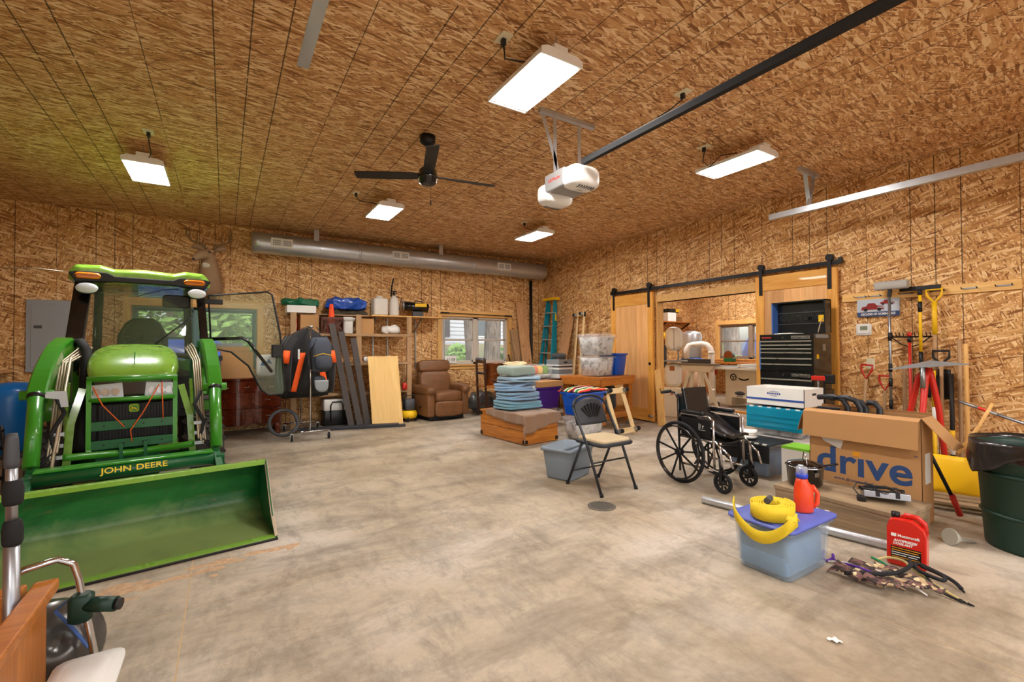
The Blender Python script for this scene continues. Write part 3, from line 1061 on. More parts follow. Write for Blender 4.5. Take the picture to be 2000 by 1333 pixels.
# --- loader arms (left and right of hood)
for s, xo, xt in ((-1, -.51, -.43), (1, .58, .572)):
    arm = MB()
    pts = [(xt, 2.05, 1.33), (xt, 1.88, 1.335), (xt * .6 + xo * .4, 1.66, 1.26), (xt * .2 + xo * .8, 1.42, 1.10), (xo, 1.27, .95)]
    rg = []
    Q = []
    hs = (.055, .075, .085, .08, .06)
    for k in range(4):
        p0, p1, p2, p3 = [Vector(pts[max(0, min(4, k + d_))]) for d_ in (-1, 0, 1, 2)]
        for q_ in range(4):
            f = q_ / 4
            Q.append((.5 * ((2 * p1) + (p2 - p0) * f + (2 * p0 - 5 * p1 + 4 * p2 - p3) * f * f + (3 * p1 - p0 - 3 * p2 + p3) * f ** 3), hs[k] * (1 - f) + hs[k + 1] * f))
    Q.append((Vector(pts[4]), hs[4]))
    for k, (c_, h) in enumerate(Q):
        d = (Q[min(k + 1, len(Q) - 1)][0] - Q[max(k - 1, 0)][0]).normalized()
        up = Vector((1, 0, 0)).cross(d).normalized()
        w = .054
        rg.append([c_ + Vector((a_ * w, 0, 0)) + up * (b_ * h) for a_, b_ in ((-1, -.8), (-.8, -1), (.8, -1), (1, -.8), (1, .8), (.8, 1), (-.8, 1), (-1, .8))])
    arm.loft(rg, smooth=False)
    a = arm.build('loader_arm', 'jd_green', TR)
    MB().cyl((xo - .09, 1.29, .975), (xo + .09, 1.29, .975), .034, n=16).build('pivot_pin', 'jd_green', a)
    MB().cyl((xt - .07, 2.02, 1.345), (xt + .07, 2.02, 1.345), .05, n=16).build('pivot_pin', 'jd_dark', a)
    # bucket cylinder and rod in front of the arm
    cy = MB().cyl((xo, 1.25, .99), (xo * .975, .98, .50), .043, n=20).build('hydraulic_cylinder', 'jd_green', TR)
    MB().cyl((xo, 1.25, .985), (xo, 1.235, .955), .047, n=20).build('gland', 'black_metal', cy)
    MB().cyl((xo * .975, .98, .50), (xo * .965, .94, .42), .02, n=14).build('rod', 'chrome', cy)
    lo = MB()
    lo.loft([[(xo + a_, y - .05, z - .04), (xo + a_, y + .05, z - .04), (xo + a_, y + .05, z + .05), (xo + a_, y - .05, z + .05)] for a_, y, z in ((-.03, .90, .41), (.03, .90, .41))], smooth=False)
    lo.loft([[(xo * .97 - .025, y, z - .045), (xo * .97 + .025, y, z - .045), (xo * .97 + .025, y, z + .045), (xo * .97 - .025, y, z + .045)] for y, z in ((1.30, .93), (1.15, .65), (.95, .44), (.60, .30))], smooth=False)
    lo.build('lower_arm', 'jd_dark', TR, bevel=.006)
    MB().box((xo - .045, .585, .14), (xo + .045, .66, .42)).build('bucket_bracket', 'jd_dark', TR, bevel=.006)
    MB().cyl((xo - .07, .62, .30), (xo + .07, .62, .30), .028, n=14).build('bracket_pin', 'jd_green', TR)
    xi = xo * .74
    # mast between frame and arm
    MB().prism([(1.72, .35), (1.92, .35), (2.05, .95), (2.12, 1.34), (1.96, 1.34), (1.84, .98)], xi - .035 + s * .05, xi + .035 + s * .05, 0).build('mast', 'jd_dark', TR, bevel=.008)
    MB().prism([(1.40, .32), (1.48, .32), (1.56, .78), (1.70, 1.0), (1.62, 1.04), (1.48, .82)], xi - .012, xi + .012, 0).build('mast_brace', 'jd_lime', TR, bevel=.004)
    # hydraulic hoses and steel lines
    for k in range(4):
        q = xo - s * (.085 + .016 * k)
        MB().tube([(q - xo + xt - s * .03, 2.0, 1.36 - .012 * k), (q - xo + xt - s * .02, 1.84, 1.33 - .015 * k), (q, 1.60, 1.2), (q, 1.36, .96), (q, 1.18, .72), (q, 1.02, .52 + .02 * k)], .0075, 6).build('hydraulic_line', 'brass_rod', TR)
    MB().tube([(xo - s * .10, 1.30, .94), (xo - s * .15, 1.22, .84), (xo - s * .09, 1.12, .70), (xo - s * .12, 1.06, .58), (xo - s * .05, 1.0, .50)], .014, 8).build('hose', 'rubber', TR)
    for k in range(3):
        MB().box((xo - s * .09, 1.13 - k * .05, .68 - k * .075), (xo - s * .16, 1.16 - k * .05, .705 - k * .075)).build('line_clamp', 'steel', TR)
# level indicator rod on the left arm
MB().cyl((-.36, 1.55, 1.24), (-.40, .90, .40), .010, n=8).build('indicator_rod', 'brass_rod', TR)
MB().prism([(-.50, 1.0), (-.35, 1.0), (-.34, .88), (-.38, .88), (-.39, .94), (-.50, .96)], 1.235, 1.243, 1).build('rod_guide', 'steel', TR)
for x0 in (-.40,):
    MB().tube([(-.40, 2.0, 1.36), (-.33, 1.9, 1.37), (-.285, 1.78, 1.3), (-.29, 1.70, 1.0), (-.29, 1.5, .65), (-.28, 1.45, .5)], .036, 10).build('hose_bundle', 'rubber', TR)
# --- hood
def hring(y, w, zt, zs, zb, crown):
    r = []
    for k in range(13):
        a = PI * k / 12
        c_, s_ = math.cos(a), math.sin(a)
        x = w * (abs(c_) ** .55) * (1 if c_ > 0 else -1)
        z = zs + (zt - zs) * (s_ ** .6)
        r.append((x, y, z))
    r = [(w * 1.0, y, zb)] + r + [(-w * 1.0, y, zb)]
    return r
H_ = [hring(1.34, .20, .985, .955, .93, 0), hring(1.36, .27, 1.02, .965, .92, 0), hring(1.44, .315, 1.10, 1.0, .92, 0), hring(1.62, .335, 1.17, 1.04, .90, 0),
      hring(1.95, .335, 1.225, 1.08, .88, 0), hring(2.35, .32, 1.25, 1.10, .86, 0), hring(2.62, .30, 1.255, 1.10, .86, 0)]
hd = MB().loft(H_).build('hood', 'jd_lime', TR, sub=1)
MB().box((-.004, 1.40, 1.075), (.004, 1.60, 1.168)).build('hood_crease', 'jd_green', hd)
MB().lathe([(0, 0), (.045, 0), (.045, .006), (0, .006)], (.16, 1.98, 1.212), 20, sx=1.0, sy=.4).build('model_plate', 'black', hd)
# hood nose: black grille, headlights
MB().loft([[(x, y, z) for x, z in ((-.30, .42), (.30, .42), (.305, .93), (-.305, .93))] for y in (1.40, 2.35)], smooth=False).build('engine_cover', 'black', TR, bevel=.03, seg=3)
gr_ = MB().box((-.245, 1.365, .44), (.245, 1.40, .73)).build('grille', 'black', TR, bevel=.01)
for k in range(22):
    x = -.235 + k * .0215
    MB().box((x, 1.358, .45), (x + .008, 1.366, .72)).build('grille_slat', 'rubber', gr_)
MB().box((-.30, 1.36, .73), (.30, 1.41, .93)).build('nose_panel', 'black_gloss', TR, bevel=.02, seg=3)
for s in (-1, 1):
    hl = MB().prism([(s * .07, .79), (s * .09, .755), (s * .285, .765), (s * .295, .885), (s * .08, .90)], 1.345, 1.37, 1).build('headlight', 'lens', TR, bevel=.006)
    for k in range(3):
        MB().lathe([(.03, 0), (.026, .003), (0, .006)], (s * (.125 + k * .06), 1.341, .828), 14, axis=1).build('reflector', 'reflector', hl)
bd = MB().rbox((0, 1.350, .690), (.075, .012, .07), .018, axis=1).build('badge', 'jd_green', TR)
MB().rbox((0, 1.343, .690), (.062, .006, .057), .014, axis=1).build('badge_rim', 'jd_yellow', bd)
MB().rbox((0, 1.340, .690), (.055, .006, .050), .012, axis=1).build('badge_field', 'jd_green', bd)
dr = MB()
dr.tube([(-.020, 1.335, .678), (-.010, 1.335, .690), (.004, 1.335, .690), (.018, 1.335, .682)], [.004, .007, .007, .004], 6)
dr.tube([(-.012, 1.335, .690), (-.017, 1.335, .705)], .003, 5)
dr.tube([(.016, 1.335, .684), (.020, 1.335, .670)], .0025, 5)
dr.tube([(-.018, 1.335, .680), (-.024, 1.335, .670)], .0025, 5)
dr.build('badge_deer', 'jd_yellow', bd)
# --- grille guard
gg = []
for s in (-1, 1):
    MB().tube([(s * .285, 1.27, .93), (s * .285, 1.25, .90), (s * .285, 1.24, .40), (s * .26, 1.22, .34)], 0, flat=(.032, .032)).build('guard_post', 'jd_green', TR)
    MB().tube([(s * .42, 1.30, .28), (s * .40, 1.34, .60), (s * .335, 1.40, .86)], 0, flat=(.022, .05)).build('guard_strut', 'jd_lime', TR)
MB().cyl((-.30, 1.265, .935), (.30, 1.265, .935), .022).build('guard_bar', 'jd_green', TR)
MB().cyl((-.285, 1.245, .775), (.285, 1.245, .775), .018).build('guard_bar', 'jd_green', TR)
for z, hh in ((.575, .035), (.43, .035)):
    b_ = MB().beam((-.285, 1.235, z), (.285, 1.235, z), .012, hh * 2, (0, 0, 1)).build('guard_bar', 'jd_dark', TR, bevel=.003)
    for k in range(4):
        MB().cyl((-.19 + k * .127, 1.229, z), (-.19 + k * .127, 1.224, z), .007, n=8).build('guard_hole', 'black', b_)
MB().sheet(lambda u, v: (-.42 + .84 * u, 1.18 + .06 * math.cos((u - .5) * 5) - .05, .30 + .05 * v + .035 * abs(u - .5) * 2), 20, 1, .012).build('bumper', 'jd_green', TR)
for s in (-.5, .5):
    MB().box((s * .16 - .012, 1.17, .28), (s * .16 + .012, 1.22, .42)).build('bumper_bracket', 'jd_dark', TR)
MB().box((-.46, 1.10, .235), (.46, 1.30, .275)).build('front_weight_bracket', 'jd_dark', TR, bevel=.005)
# bungee cords across the grille
MB().tube([(-.26, 1.22, .88), (-.20, 1.212, .74), (-.06, 1.212, .56)], .005, 6).build('bungee', 'bungee_orange', TR)
MB().tube([(.17, 1.22, .88), (.06, 1.212, .66), (-.02, 1.212, .53), (-.01, 1.21, .44)], .005, 6).build('bungee', 'bungee_orange', TR)
MB().tube([(.19, 1.22, .90), (.20, 1.212, .60)], .005, 6).build('bungee', 'bungee_orange', TR)
# --- chassis, axle, front tyres
MB().box((-.20, 1.30, .22), (.20, 3.0, .50)).build('chassis', 'jd_dark', TR, bevel=.01)
MB().cyl((-.50, 1.62, .33), (.50, 1.62, .33), .07).build('front_axle', 'jd_dark', TR)
def wheel(x, y, r, w, nm):
    wm = MB()
    pf = [(r * .50, -w * .42), (r * .62, -w * .5), (r * .86, -w * .5), (r * .95, -w * .42), (r * .97, 0), (r * .95, w * .42), (r * .86, w * .5), (r * .62, w * .5), (r * .50, w * .42)]
    wm.lathe(pf, n=36, axis=0)
    ty = wm.build(nm, 'tyre', TR)
    ty.location = (x, y, r)
    for k in range(18):
        for s in (-1, 1):
            a0 = 2 * PI * (k + (.5 if s > 0 else 0)) / 18
            a1 = a0 + .22
            lg = MB()
            pa = (0 * s, math.cos(a1) * r * .975, math.sin(a1) * r * .975)
            pb = (s * w * .5, math.cos(a0) * r * .96, math.sin(a0) * r * .96)
            lg.beam(pa, pb, w * .16, r * .07, (0, math.cos(a0), math.sin(a0)))
            lg.build('lug', 'tyre', ty)
    MB().lathe([(r * .5, -w * .3), (r * .5, w * .3), (r * .42, w * .28), (r * .15, w * .1), (0, w * .1), (0, -w * .1), (r * .15, -w * .1), (r * .42, -w * .28)], n=24, axis=0).build('rim', 'jd_yellow', ty)
wheel(.555, 1.65, .35, .22, 'front_tyre')
wheel(-.48, 1.65, .35, .22, 'front_tyre')
wheel(.58, 3.30, .52, .30, 'rear_tyre')
wheel(-.50, 3.30, .52, .30, 'rear_tyre')
# --- cab
CX0, CX1 = -.38, .57
yF, yR = 2.55, 3.75
zb, zt = 1.0, 1.98
def pillar(nm, p0, p1, w, d, m='black_gloss'):
    return MB().beam(p0, p1, w, d, (0, 1, 0)).build(nm, m, TR, bevel=.01)
pillar('cab_pillar', (CX0 - .07, yF - .08, zb + .10), (CX0 + .01, yF + .10, zt), .13, .12)
pillar('cab_pillar', (CX1 + .05, yF - .08, zb + .10), (CX1 + .0, yF + .10, zt), .075, .10)
pillar('cab_pillar', (CX0 + .02, yR, .7), (CX0 + .06, yR - .1, zt), .08, .08)
pillar('cab_pillar', (CX1 - .02, yR, .7), (CX1 - .06, yR - .1, zt), .08, .08)
pillar('cab_sill', (CX0, yF, .78), (CX0, yR, .78), .06, .3)
pillar('cab_sill', (CX1, yF, .78), (CX1, yR, .78), .06, .3)
# cab floor, firewall
MB().box((CX0, yF - .05, .60), (CX1, yR, .66)).build('cab_floor', 'black', TR)
MB().prism([(CX0, .62), (CX1, .62), (CX1 + .02, .98), (.34, 1.05), (-.34, 1.05), (CX0 - .02, .98)], yF - .06, yF - .02, 1).build('firewall', 'black', TR)
MB().sheet(lambda u, v: (CX0 + .07 + (CX1 - CX0 - .13) * u, yF - .06 + .17 * v - .05 * math.sin(u * PI), 1.02 + .95 * v), 12, 8, .006).build('windshield', 'cab_glass', TR)
MB().sheet(lambda u, v: (CX0 + .07 + (CX1 - CX0 - .13) * u, yR - .02 - .08 * v, 1.0 + .95 * v), 4, 4, .006).build('rear_window', 'cab_glass', TR)
MB().sheet(lambda u, v: (CX0 - .04 + .06 * v, yF + .02 + (yR - yF - .06) * u, .90 + 1.05 * v), 6, 6, .006).build('side_window', 'cab_glass', TR)
# roof with raised lamp pods
def roof_ring(y, ins, drop):
    top = [(CX0 - .09 + ins, 1.97), (CX0 - .085 + ins, 2.05 - drop), (CX0 - .04 + ins, 2.12 - drop), (CX0 + .14, 2.13 - drop), (CX0 + .24, 2.10 - drop), (.1, 2.115 - drop), (CX1 - .24, 2.10 - drop), (CX1 - .14, 2.13 - drop), (CX1 + .02 - ins, 2.12 - drop), (CX1 + .075 - ins, 2.05 - drop), (CX1 + .08 - ins, 1.97)]
    return [(x, y, z) for x, z in top] + [(CX1 - .1, y, 1.96), (CX0 + .1, y, 1.96)]
MB().loft([roof_ring(2.42, .03, .03), roof_ring(2.47, .0, .0), roof_ring(2.8, .0, -.02), roof_ring(3.5, .02, -.01), roof_ring(3.85, .05, .04)], smooth=False).build('roof', 'jd_lime', TR, bevel=.02, seg=3)
MB().prism([(CX0 - .085, 2.035), (CX0 - .03, 2.05), (CX0 + .19, 2.05), (CX0 + .25, 2.02), (CX1 - .25, 2.02), (CX1 - .19, 2.05), (CX1 + .03, 2.05), (CX1 + .085, 2.035), (CX1 + .03, 1.945), (CX1 - .25, 1.965), (CX0 + .25, 1.965), (CX0 - .03, 1.945)], 2.385, 2.50, 1).build('roof_visor', 'black', TR, bevel=.01)
for x in (CX0 + .055, CX1 - .065):
    MB().rbox((x, 2.375, 2.008), (.185, .04, .058), .03, axis=1).build('turn_signal', 'amber', TR)
for x, z in ((CX0 + .05, 1.888), (CX1 - .045, 1.892)):
    wl_ = MB().lathe([(0, -.05), (.06, -.045), (.085, .0), (.085, .02), (.06, .06), (0, .08)], (x, 2.40, z), 24, axis=1, sx=.62).build('work_light', 'black', TR)
    MB().lathe([(0, -.018), (.05, -.014), (.08, -.002), (.08, .004), (0, .004)], (x, 2.352, z), 24, axis=1, sx=.62).build('lens', 'lens', wl_)
MB().tube([(CX0 - .12, 2.46, 2.04), (CX0 - .30, 2.44, 2.05), (CX0 - .50, 2.45, 2.03)], .005, 6).build('antenna', 'brass_rod', TR)
# mirror, wiper, steering wheel, seat, dash
MB().rbox((.36, 2.62, 1.82), (.24, .04, .14), .03, axis=1).build('interior_mirror', 'black', TR)
MB().tube([(.06, 2.40, 1.13), (.30, 2.41, 1.35), (.50, 2.44, 1.52)], .008, 6).tube([(.0, 2.43, 1.70), (.22, 2.43, 1.78), (.36, 2.44, 1.80)], .004, 5).build('wiper', 'black', TR)
MB().lathe([(.0, -.02), (.02, -.02), (.02, .03), (0, .03)], (.06, 2.385, 1.13), 12, axis=1).build('wiper_pivot', 'black', TR)
MB().sheet(lambda u, v: (-.26 + .52 * u, 2.60 + .25 * v, 1.10 + .17 * math.sin(u * PI) ** .7 + .03 * v), 14, 4, .01).build('dash', 'seat_black', TR)
sw = MB()
P_ = [(math.cos(a) * .19, 2.93 + math.sin(a) * .06, 1.36 + math.sin(a) * .16) for a in [2 * PI * k / 24 for k in range(24)]]
sw.tube(P_, .014, 6, closed=True)
sw.cyl((0, 2.82, 1.22), (0, 2.94, 1.36), .03).beam((-.18, 2.93, 1.36), (.18, 2.93, 1.36), .03, .012)
sw.build('steering_wheel', 'seat_black', TR)
MB().loft([[(x * w, y, z) for x in (-1, 1)] + [(x * w * .98, y + .10, z + .02) for x in (1, -1)] for y, z, w in ((3.28, .98, .24), (3.36, 1.2, .26), (3.42, 1.42, .25), (3.46, 1.56, .18), (3.47, 1.62, .10))], smooth=True).build('seat_back', 'seat_black', TR, bevel=.02)
MB().box((-.24, 2.95, .88), (.24, 3.40, 1.02)).build('seat_cushion', 'seat_black', TR, bevel=.04, seg=3)
MB().tube([(-.42, 2.75, 1.05), (-.44, 2.78, 1.35), (-.42, 2.80, 1.62)], .012, 6).lathe([(0, 0), (.02, .01), (.02, .05), (0, .06)], (-.42, 2.80, 1.60), 10).build('control_lever', 'black', TR)
for s in (-1, 1):
    MB().tube([(s * .28 + .0, 2.7, 1.18), (s * .36, 3.0, 1.24), (s * .52, 3.3, 1.22), (s * .56, 3.6, 1.1)], .03, 8).build('fender_edge', 'black', TR)
    MB().sheet(lambda u, v, s=s: (s * (.40 + .30 * v) , 3.30 + .58 * math.cos(PI * (1 - u)), .62 + .56 * math.sin(PI * u)), 12, 3, .01).build('fender', 'jd_green', TR)
# open glass door with handle bars
dx0 = CX1 + .10
door = [(dx0, 1.93), (1.29, 2.02), (1.34, 1.98), (1.43, 1.5), (1.49, .80), (1.46, .735), (1.30, .735), (1.22, .80), (1.08, 1.10), (.90, 1.27), (dx0 + .03, 1.32)]
MB().prism(door, yF + .30, yF + .306, 1).build('door_glass', 'cab_glass', TR)
MB().tube([(x, yF + .303, z) for x, z in door], .012, 6, closed=True).build('door_seal', 'black', TR)
MB().tube([(dx0 - .02, yF + .26, 1.42), (dx0 + .34, yF + .25, 1.44), (dx0 + .40, yF + .25, 1.40), (dx0 + .66, yF + .26, 1.02)], .018, 8).build('door_handle_bar', 'black_gloss', TR)
MB().box((dx0 + .66, yF + .24, 1.20), (dx0 + .78, yF + .30, 1.36)).build('door_latch', 'black', TR, bevel=.01)
for z in (1.86, 1.20):
    MB().box((dx0 - .06, yF + .27, z - .03), (dx0 + .14, yF + .295, z + .03)).build('door_hinge', 'black', TR, bevel=.006)

# nose and hood sit a little higher and right of the loader's middle line
def shift(o, ax, bx, dz):
    for vtx in o.data.vertices:
        vtx.co.x = vtx.co.x * ax + bx
        vtx.co.z += dz
_done = set()
for o in list(TR.children):
    nm = o.name.split('.')[0]
    if nm in ('hood', 'engine_cover', 'grille', 'nose_panel', 'headlight', 'badge', 'guard_post', 'guard_bar', 'guard_strut', 'bungee', 'bumper', 'bumper_bracket', 'front_weight_bracket', 'dash', 'steering_wheel', 'seat_back', 'firewall', 'wiper', 'wiper_pivot'):
        dz = {'hood': .115, 'bumper': .17, 'bumper_bracket': .16, 'front_weight_bracket': .15, 'dash': .13, 'steering_wheel': .09, 'seat_back': .05, 'firewall': .06, 'wiper': .14, 'wiper_pivot': .14}.get(nm, .14)
        for q in [o] + list(o.children):
            if q.data.name not in _done:
                _done.add(q.data.name)
                shift(q, .93, .035 if nm not in ('dash', 'steering_wheel', 'seat_back') else .08, dz)
# ============================================================ along the back wall
from mathutils import noise as NZ
mat('clear_plastic', (232, 236, 238), .2, alpha=.16)
mat('clear_blue', (186, 206, 224), .25, alpha=.30)
mat('blue_tub', (0, 80, 190), .35, coat=.2)
mat('grey_tub', (128, 140, 150), .45)
mat('teal_lid', (0, 138, 170), .35, coat=.2)
mat('black_lid', (30, 31, 33), .5)
mat('purple', (66, 30, 130), .4)
mat('lav_lid', (96, 110, 196), .4)
# crumpled newspaper
_m, t = newmat('newsprint')
vo = t.n.new('ShaderNodeTexVoronoi')
vo.inputs['Scale'].default_value = 9
t.link(t.coords(rnd=8.0), vo.inputs['Vector'])
c = t.ramp(t.noise(t.coords(rnd=8.0), 7, 5, .7, 1.0), [(.36, (110, 106, 104)), (.46, (206, 202, 198)), (.58, (242, 240, 236)), (.7, (160, 152, 148))])
c = t.mix(.10, c, vo.outputs['Color'], 'SOFT_LIGHT')
t.link(c, t.b.inputs['Base Color'])
t.b.inputs['Roughness'].default_value = .8

def tote(name, label, w, d, h, loc, rz, m, taper=.84, lid=None, content=None, ch=.85, group=None, cat='storage tote', lidh=.035, handles=True):
    r = thing(name, label, cat, loc, rz, group)
    wt = .006
    mb = MB()
    def ring(hx, hy, z, rr=.04, seg=3):
        o = []
        for qx, qy, a0 in ((1, 1, 0), (-1, 1, 90), (-1, -1, 180), (1, -1, 270)):
            for k in range(seg + 1):
                a = R_(a0 + 90 * k / seg)
                o.append((qx * (hx - rr) + math.cos(a) * rr, qy * (hy - rr) + math.sin(a) * rr, z))
        return o
    W, D = w / 2, d / 2
    ins = .02
    mb.loft([ring((W - ins) * taper * .3, (D - ins) * taper * .3, .004, .01), ring((W - ins) * taper, (D - ins) * taper, .004), ring((W - ins) * taper + .004, (D - ins) * taper + .004, .02), ring(W - ins, D - ins, h - .05), ring(W - ins, D - ins, h - .03),
             ring(W, D, h - .03), ring(W, D, h), ring(W - ins - wt, D - ins - wt, h), ring((W - ins) * taper - wt, (D - ins) * taper - wt, .012), ring(.02, .02, .012, .005)])
    mb.build('tub', m, r)
    if handles:
        for s in (-1, 1):
            MB().box((s * (W - .004), -.06, h - .05), (s * (W + .016), .06, h - .025)).build('handle', m, r, bevel=.005)
    if lid:
        lm = MB()
        lm.loft([ring(W + .008, D + .008, h - .008), ring(W + .008, D + .008, h + lidh * .5), ring(W - .02, D - .02, h + lidh * .55), ring(W - .03, D - .03, h + lidh), ring(.02, .02, h + lidh, .005)])
        lm.build('lid', lid, r)
    if content:
        cm = MB()
        hh = h * ch
        cm.loft([ring((W - ins) * taper - .015, (D - ins) * taper - .015, .018, .03), ring((W - ins) * (taper + (1 - taper) * ch) - .015, (D - ins) * (taper + (1 - taper) * ch) - .015, hh, .03)])
        cm.build('contents', content, r)
    return r

def carton(name, label, w, d, h, loc, rz, m='cardboard', cat='box', tape=True, group=None):
    r = thing(name, label, cat, loc, rz, group)
    MB().box((-w / 2, -d / 2, 0), (w / 2, d / 2, h)).build('carton', m, r, bevel=.003)
    MB().box((-w / 2 - .0006, -.001, h - .002), (w / 2 + .0006, .001, h + .0008)).build('flap_seam', 'cardboard_in' if m == 'cardboard' else 'dark_grey', r)
    if tape:
        MB().box((-w / 2 - .001, -.028, h - .05), (w / 2 + .001, .028, h + .0012)).build('tape', 'cardboard_in' if m == 'cardboard' else 'paper', r)
    return r

# ---- deer shoulder mount
mat('deer', (158, 126, 96), .85, var=.15, vs=25)
mat('deer_white', (206, 196, 178), .9)
mat('antler', (128, 100, 66), .5)
dm = thing('deer_mount', 'mounted whitetail buck head with antlers on the back wall', 'deer head', (-.20, YB, 2.28))
MB().tube([(0, .0, -.06), (0, -.10, .0), (.0, -.20, .12), (.0, -.26, .26), (-.005, -.30, .38), (-.03, -.36, .47), (-.09, -.43, .45), (-.14, -.48, .40), (-.18, -.52, .36), (-.195, -.535, .345)],
          [.19, .185, .155, .125, .105, .098, .078, .055, .045, .02], 16).build('body', 'deer', dm, sub=1)
MB().blob((-.035, -.34, .30), (.13, .10, .10), .8, .8, .01, 9).build('throat_patch', 'deer_white', dm)
MB().blob((-.192, -.535, .35), (.04, .04, .036), .9, .9).build('nose', 'black_gloss', dm)
for s, e in ((-1, (-.10, -.40, .50)), (1, (.0, -.445, .485))):
    MB().blob(e, (.030, .030, .026), 1, 1, nu=12, nv=8).build('eye', 'black_gloss', dm)
for s in (-1, 1):
    MB().tube([(s * .06, -.32, .53), (s * .13, -.31, .57), (s * .19, -.32, .58), (s * .23, -.33, .56)], [.02, .042, .038, .006], 10).build('ear', 'deer', dm)
    an = MB().tube([(s * .04, -.33, .55), (s * .10, -.30, .63), (s * .22, -.30, .66), (s * .29, -.36, .74), (s * .28, -.44, .84)], [.018, .016, .014, .011, .004], 8).build('antler', 'antler', dm)
    for p0, p1 in (((s * .16, -.30, .645), (s * .15, -.33, .80)), ((s * .25, -.32, .69), (s * .25, -.33, .88)), ((s * .06, -.32, .59), (s * .04, -.38, .66))):
        MB().cyl(p0, p1, .011, .003, 8).build('tine', 'antler', an)

# ---- dresser with serpentine front
ds = thing('dresser', 'glossy mahogany dresser with a curved drawer front', 'dresser', (.15, 8.22, 0))
def serp(x, w=1.2):
    u = x / w
    return .055 * math.cos(u * 4 * PI) + .02
def serp_slab(z0, z1, ext, nm, m='mahogany', x0=-.60, x1=.60, par=ds, bev=.004):
    n = 28
    fr_ = [(x0 + (x1 - x0) * k / n, -.24 - ext - serp(x0 + (x1 - x0) * k / n)) for k in range(n + 1)]
    return MB().prism(fr_ + [(x1, .24), (x0, .24)], z0, z1, 2).build(nm, m, par, bevel=bev)
serp_slab(.84, .87, .025, 'top')
serp_slab(.16, .84, -.012, 'carcass')
for a, b in ((-.585, -.01), (.01, .585)):
    dw = serp_slab(.66, .825, .004, 'drawer', x0=a, x1=b)
    for px in (a + .12, b - .12):
        MB().tube([(px - .03, -.25 - serp(px), .745), (px - .025, -.275 - serp(px), .73), (px + .025, -.275 - serp(px), .73), (px + .03, -.25 - serp(px), .745)], .004, 6).build('pull', 'brass_rod', dw)
for z0, z1 in ((.42, .645), (.18, .405)):
    dw = serp_slab(z0, z1, .004, 'drawer', x0=-.585, x1=.585)
    for px in (-.42, .42):
        MB().tube([(px - .03, -.25 - serp(px), z1 - .10), (px - .025, -.275 - serp(px), z1 - .115), (px + .025, -.275 - serp(px), z1 - .115), (px + .03, -.25 - serp(px), z1 - .10)], .004, 6).build('pull', 'brass_rod', dw)
for x in (-.55, .55):
    for y in (-.25, .19):
        MB().lathe([(.03, .0), (.045, .03), (.028, .07), (.045, .12), (.05, .16)], (x, y, 0), 14).build('leg', 'mahogany', ds)
carton('cardboard_box', 'brown cardboard carton standing on the dresser behind the tractor door', .42, .30, .40, (.16, 8.20, .87), .03)
fb_ = carton('flat_box', 'shallow tan carton lying on top of the carton on the dresser', .50, .30, .07, (.08, 8.22, 1.273), -.05)
fb2 = carton('flat_box', 'thin white and grey carton topmost on the dresser', .42, .26, .05, (.02, 8.23, 1.346), .08, m='grey', tape=False)
carton('white_box', 'narrow white box on the dresser left of the brown carton', .12, .26, .30, (-.16, 8.20, .87), 0, m='paper', tape=False)
bg = thing('salt_bag', 'white and blue plastic bag on the right end of the dresser', 'bag', (.56, 8.2, .888))
MB().blob((0, 0, .16), (.30, .16, .34), .35, .4, .012, 9).build('bag', 'paper', bg)
mat('print_blue', (70, 120, 170), .5)
MB().prism([(-.09, .16), (-.05, .26), (-.01, .20), (.03, .27), (.09, .16)], -.082, -.0785, 1).build('print', 'print_blue', bg)
dashes('small_print', bg, -.08, .08, .12, .03, -.0795, 'print_blue', 6)

# ---- stud shelving
SH = thing('stud_shelving', 'rough wooden stud shelving filled with garage supplies along the back wall', 'shelving', (0, 0, 0))
SY0, SY1 = 8.16, 8.62
for x in (.945, 1.98, 2.89):
    MB().box((x - .045, SY0, 0), (x + .045, SY0 + .04, 1.90)).build('post', 'stud', SH, bevel=.003)
for z, a, b in ((1.565, .90, 2.93), (1.06, .90, 2.93), (.55, .90, 2.93)):
    MB().box((a, SY0 - .004, z - .045), (b, SY0 + .036, z)).build('shelf_rail', 'stud_h', SH, bevel=.003)
    MB().box((a, SY0 + .04, z - .018), (b, SY1, z)).build('shelf_board', 'stud_h', SH)
MB().box((.90, SY0 + .18, 1.885), (2.2, SY1, 1.905)).build('shelf_board', 'stud_h', SH)
MB().box((2.2, SY0 - .01, 1.885), (3.62, SY1, 1.905)).build('shelf_board', 'pine', SH, label='fresh yellow pine end of the top shelf')
for x in (2.35, 2.62, 3.18):
    st_ = MB().box((x - .012, YB - .03, .9), (x + .012, YB - .014, 1.88)).build('shelf_standard', 'steel', SH)
for x in (2.30, 3.15):
    MB().beam((x, YB - .03, 1.62), (x, SY0 + .05, 1.875), .03, .02, (1, 0, 0)).build('bracket', 'steel', SH)
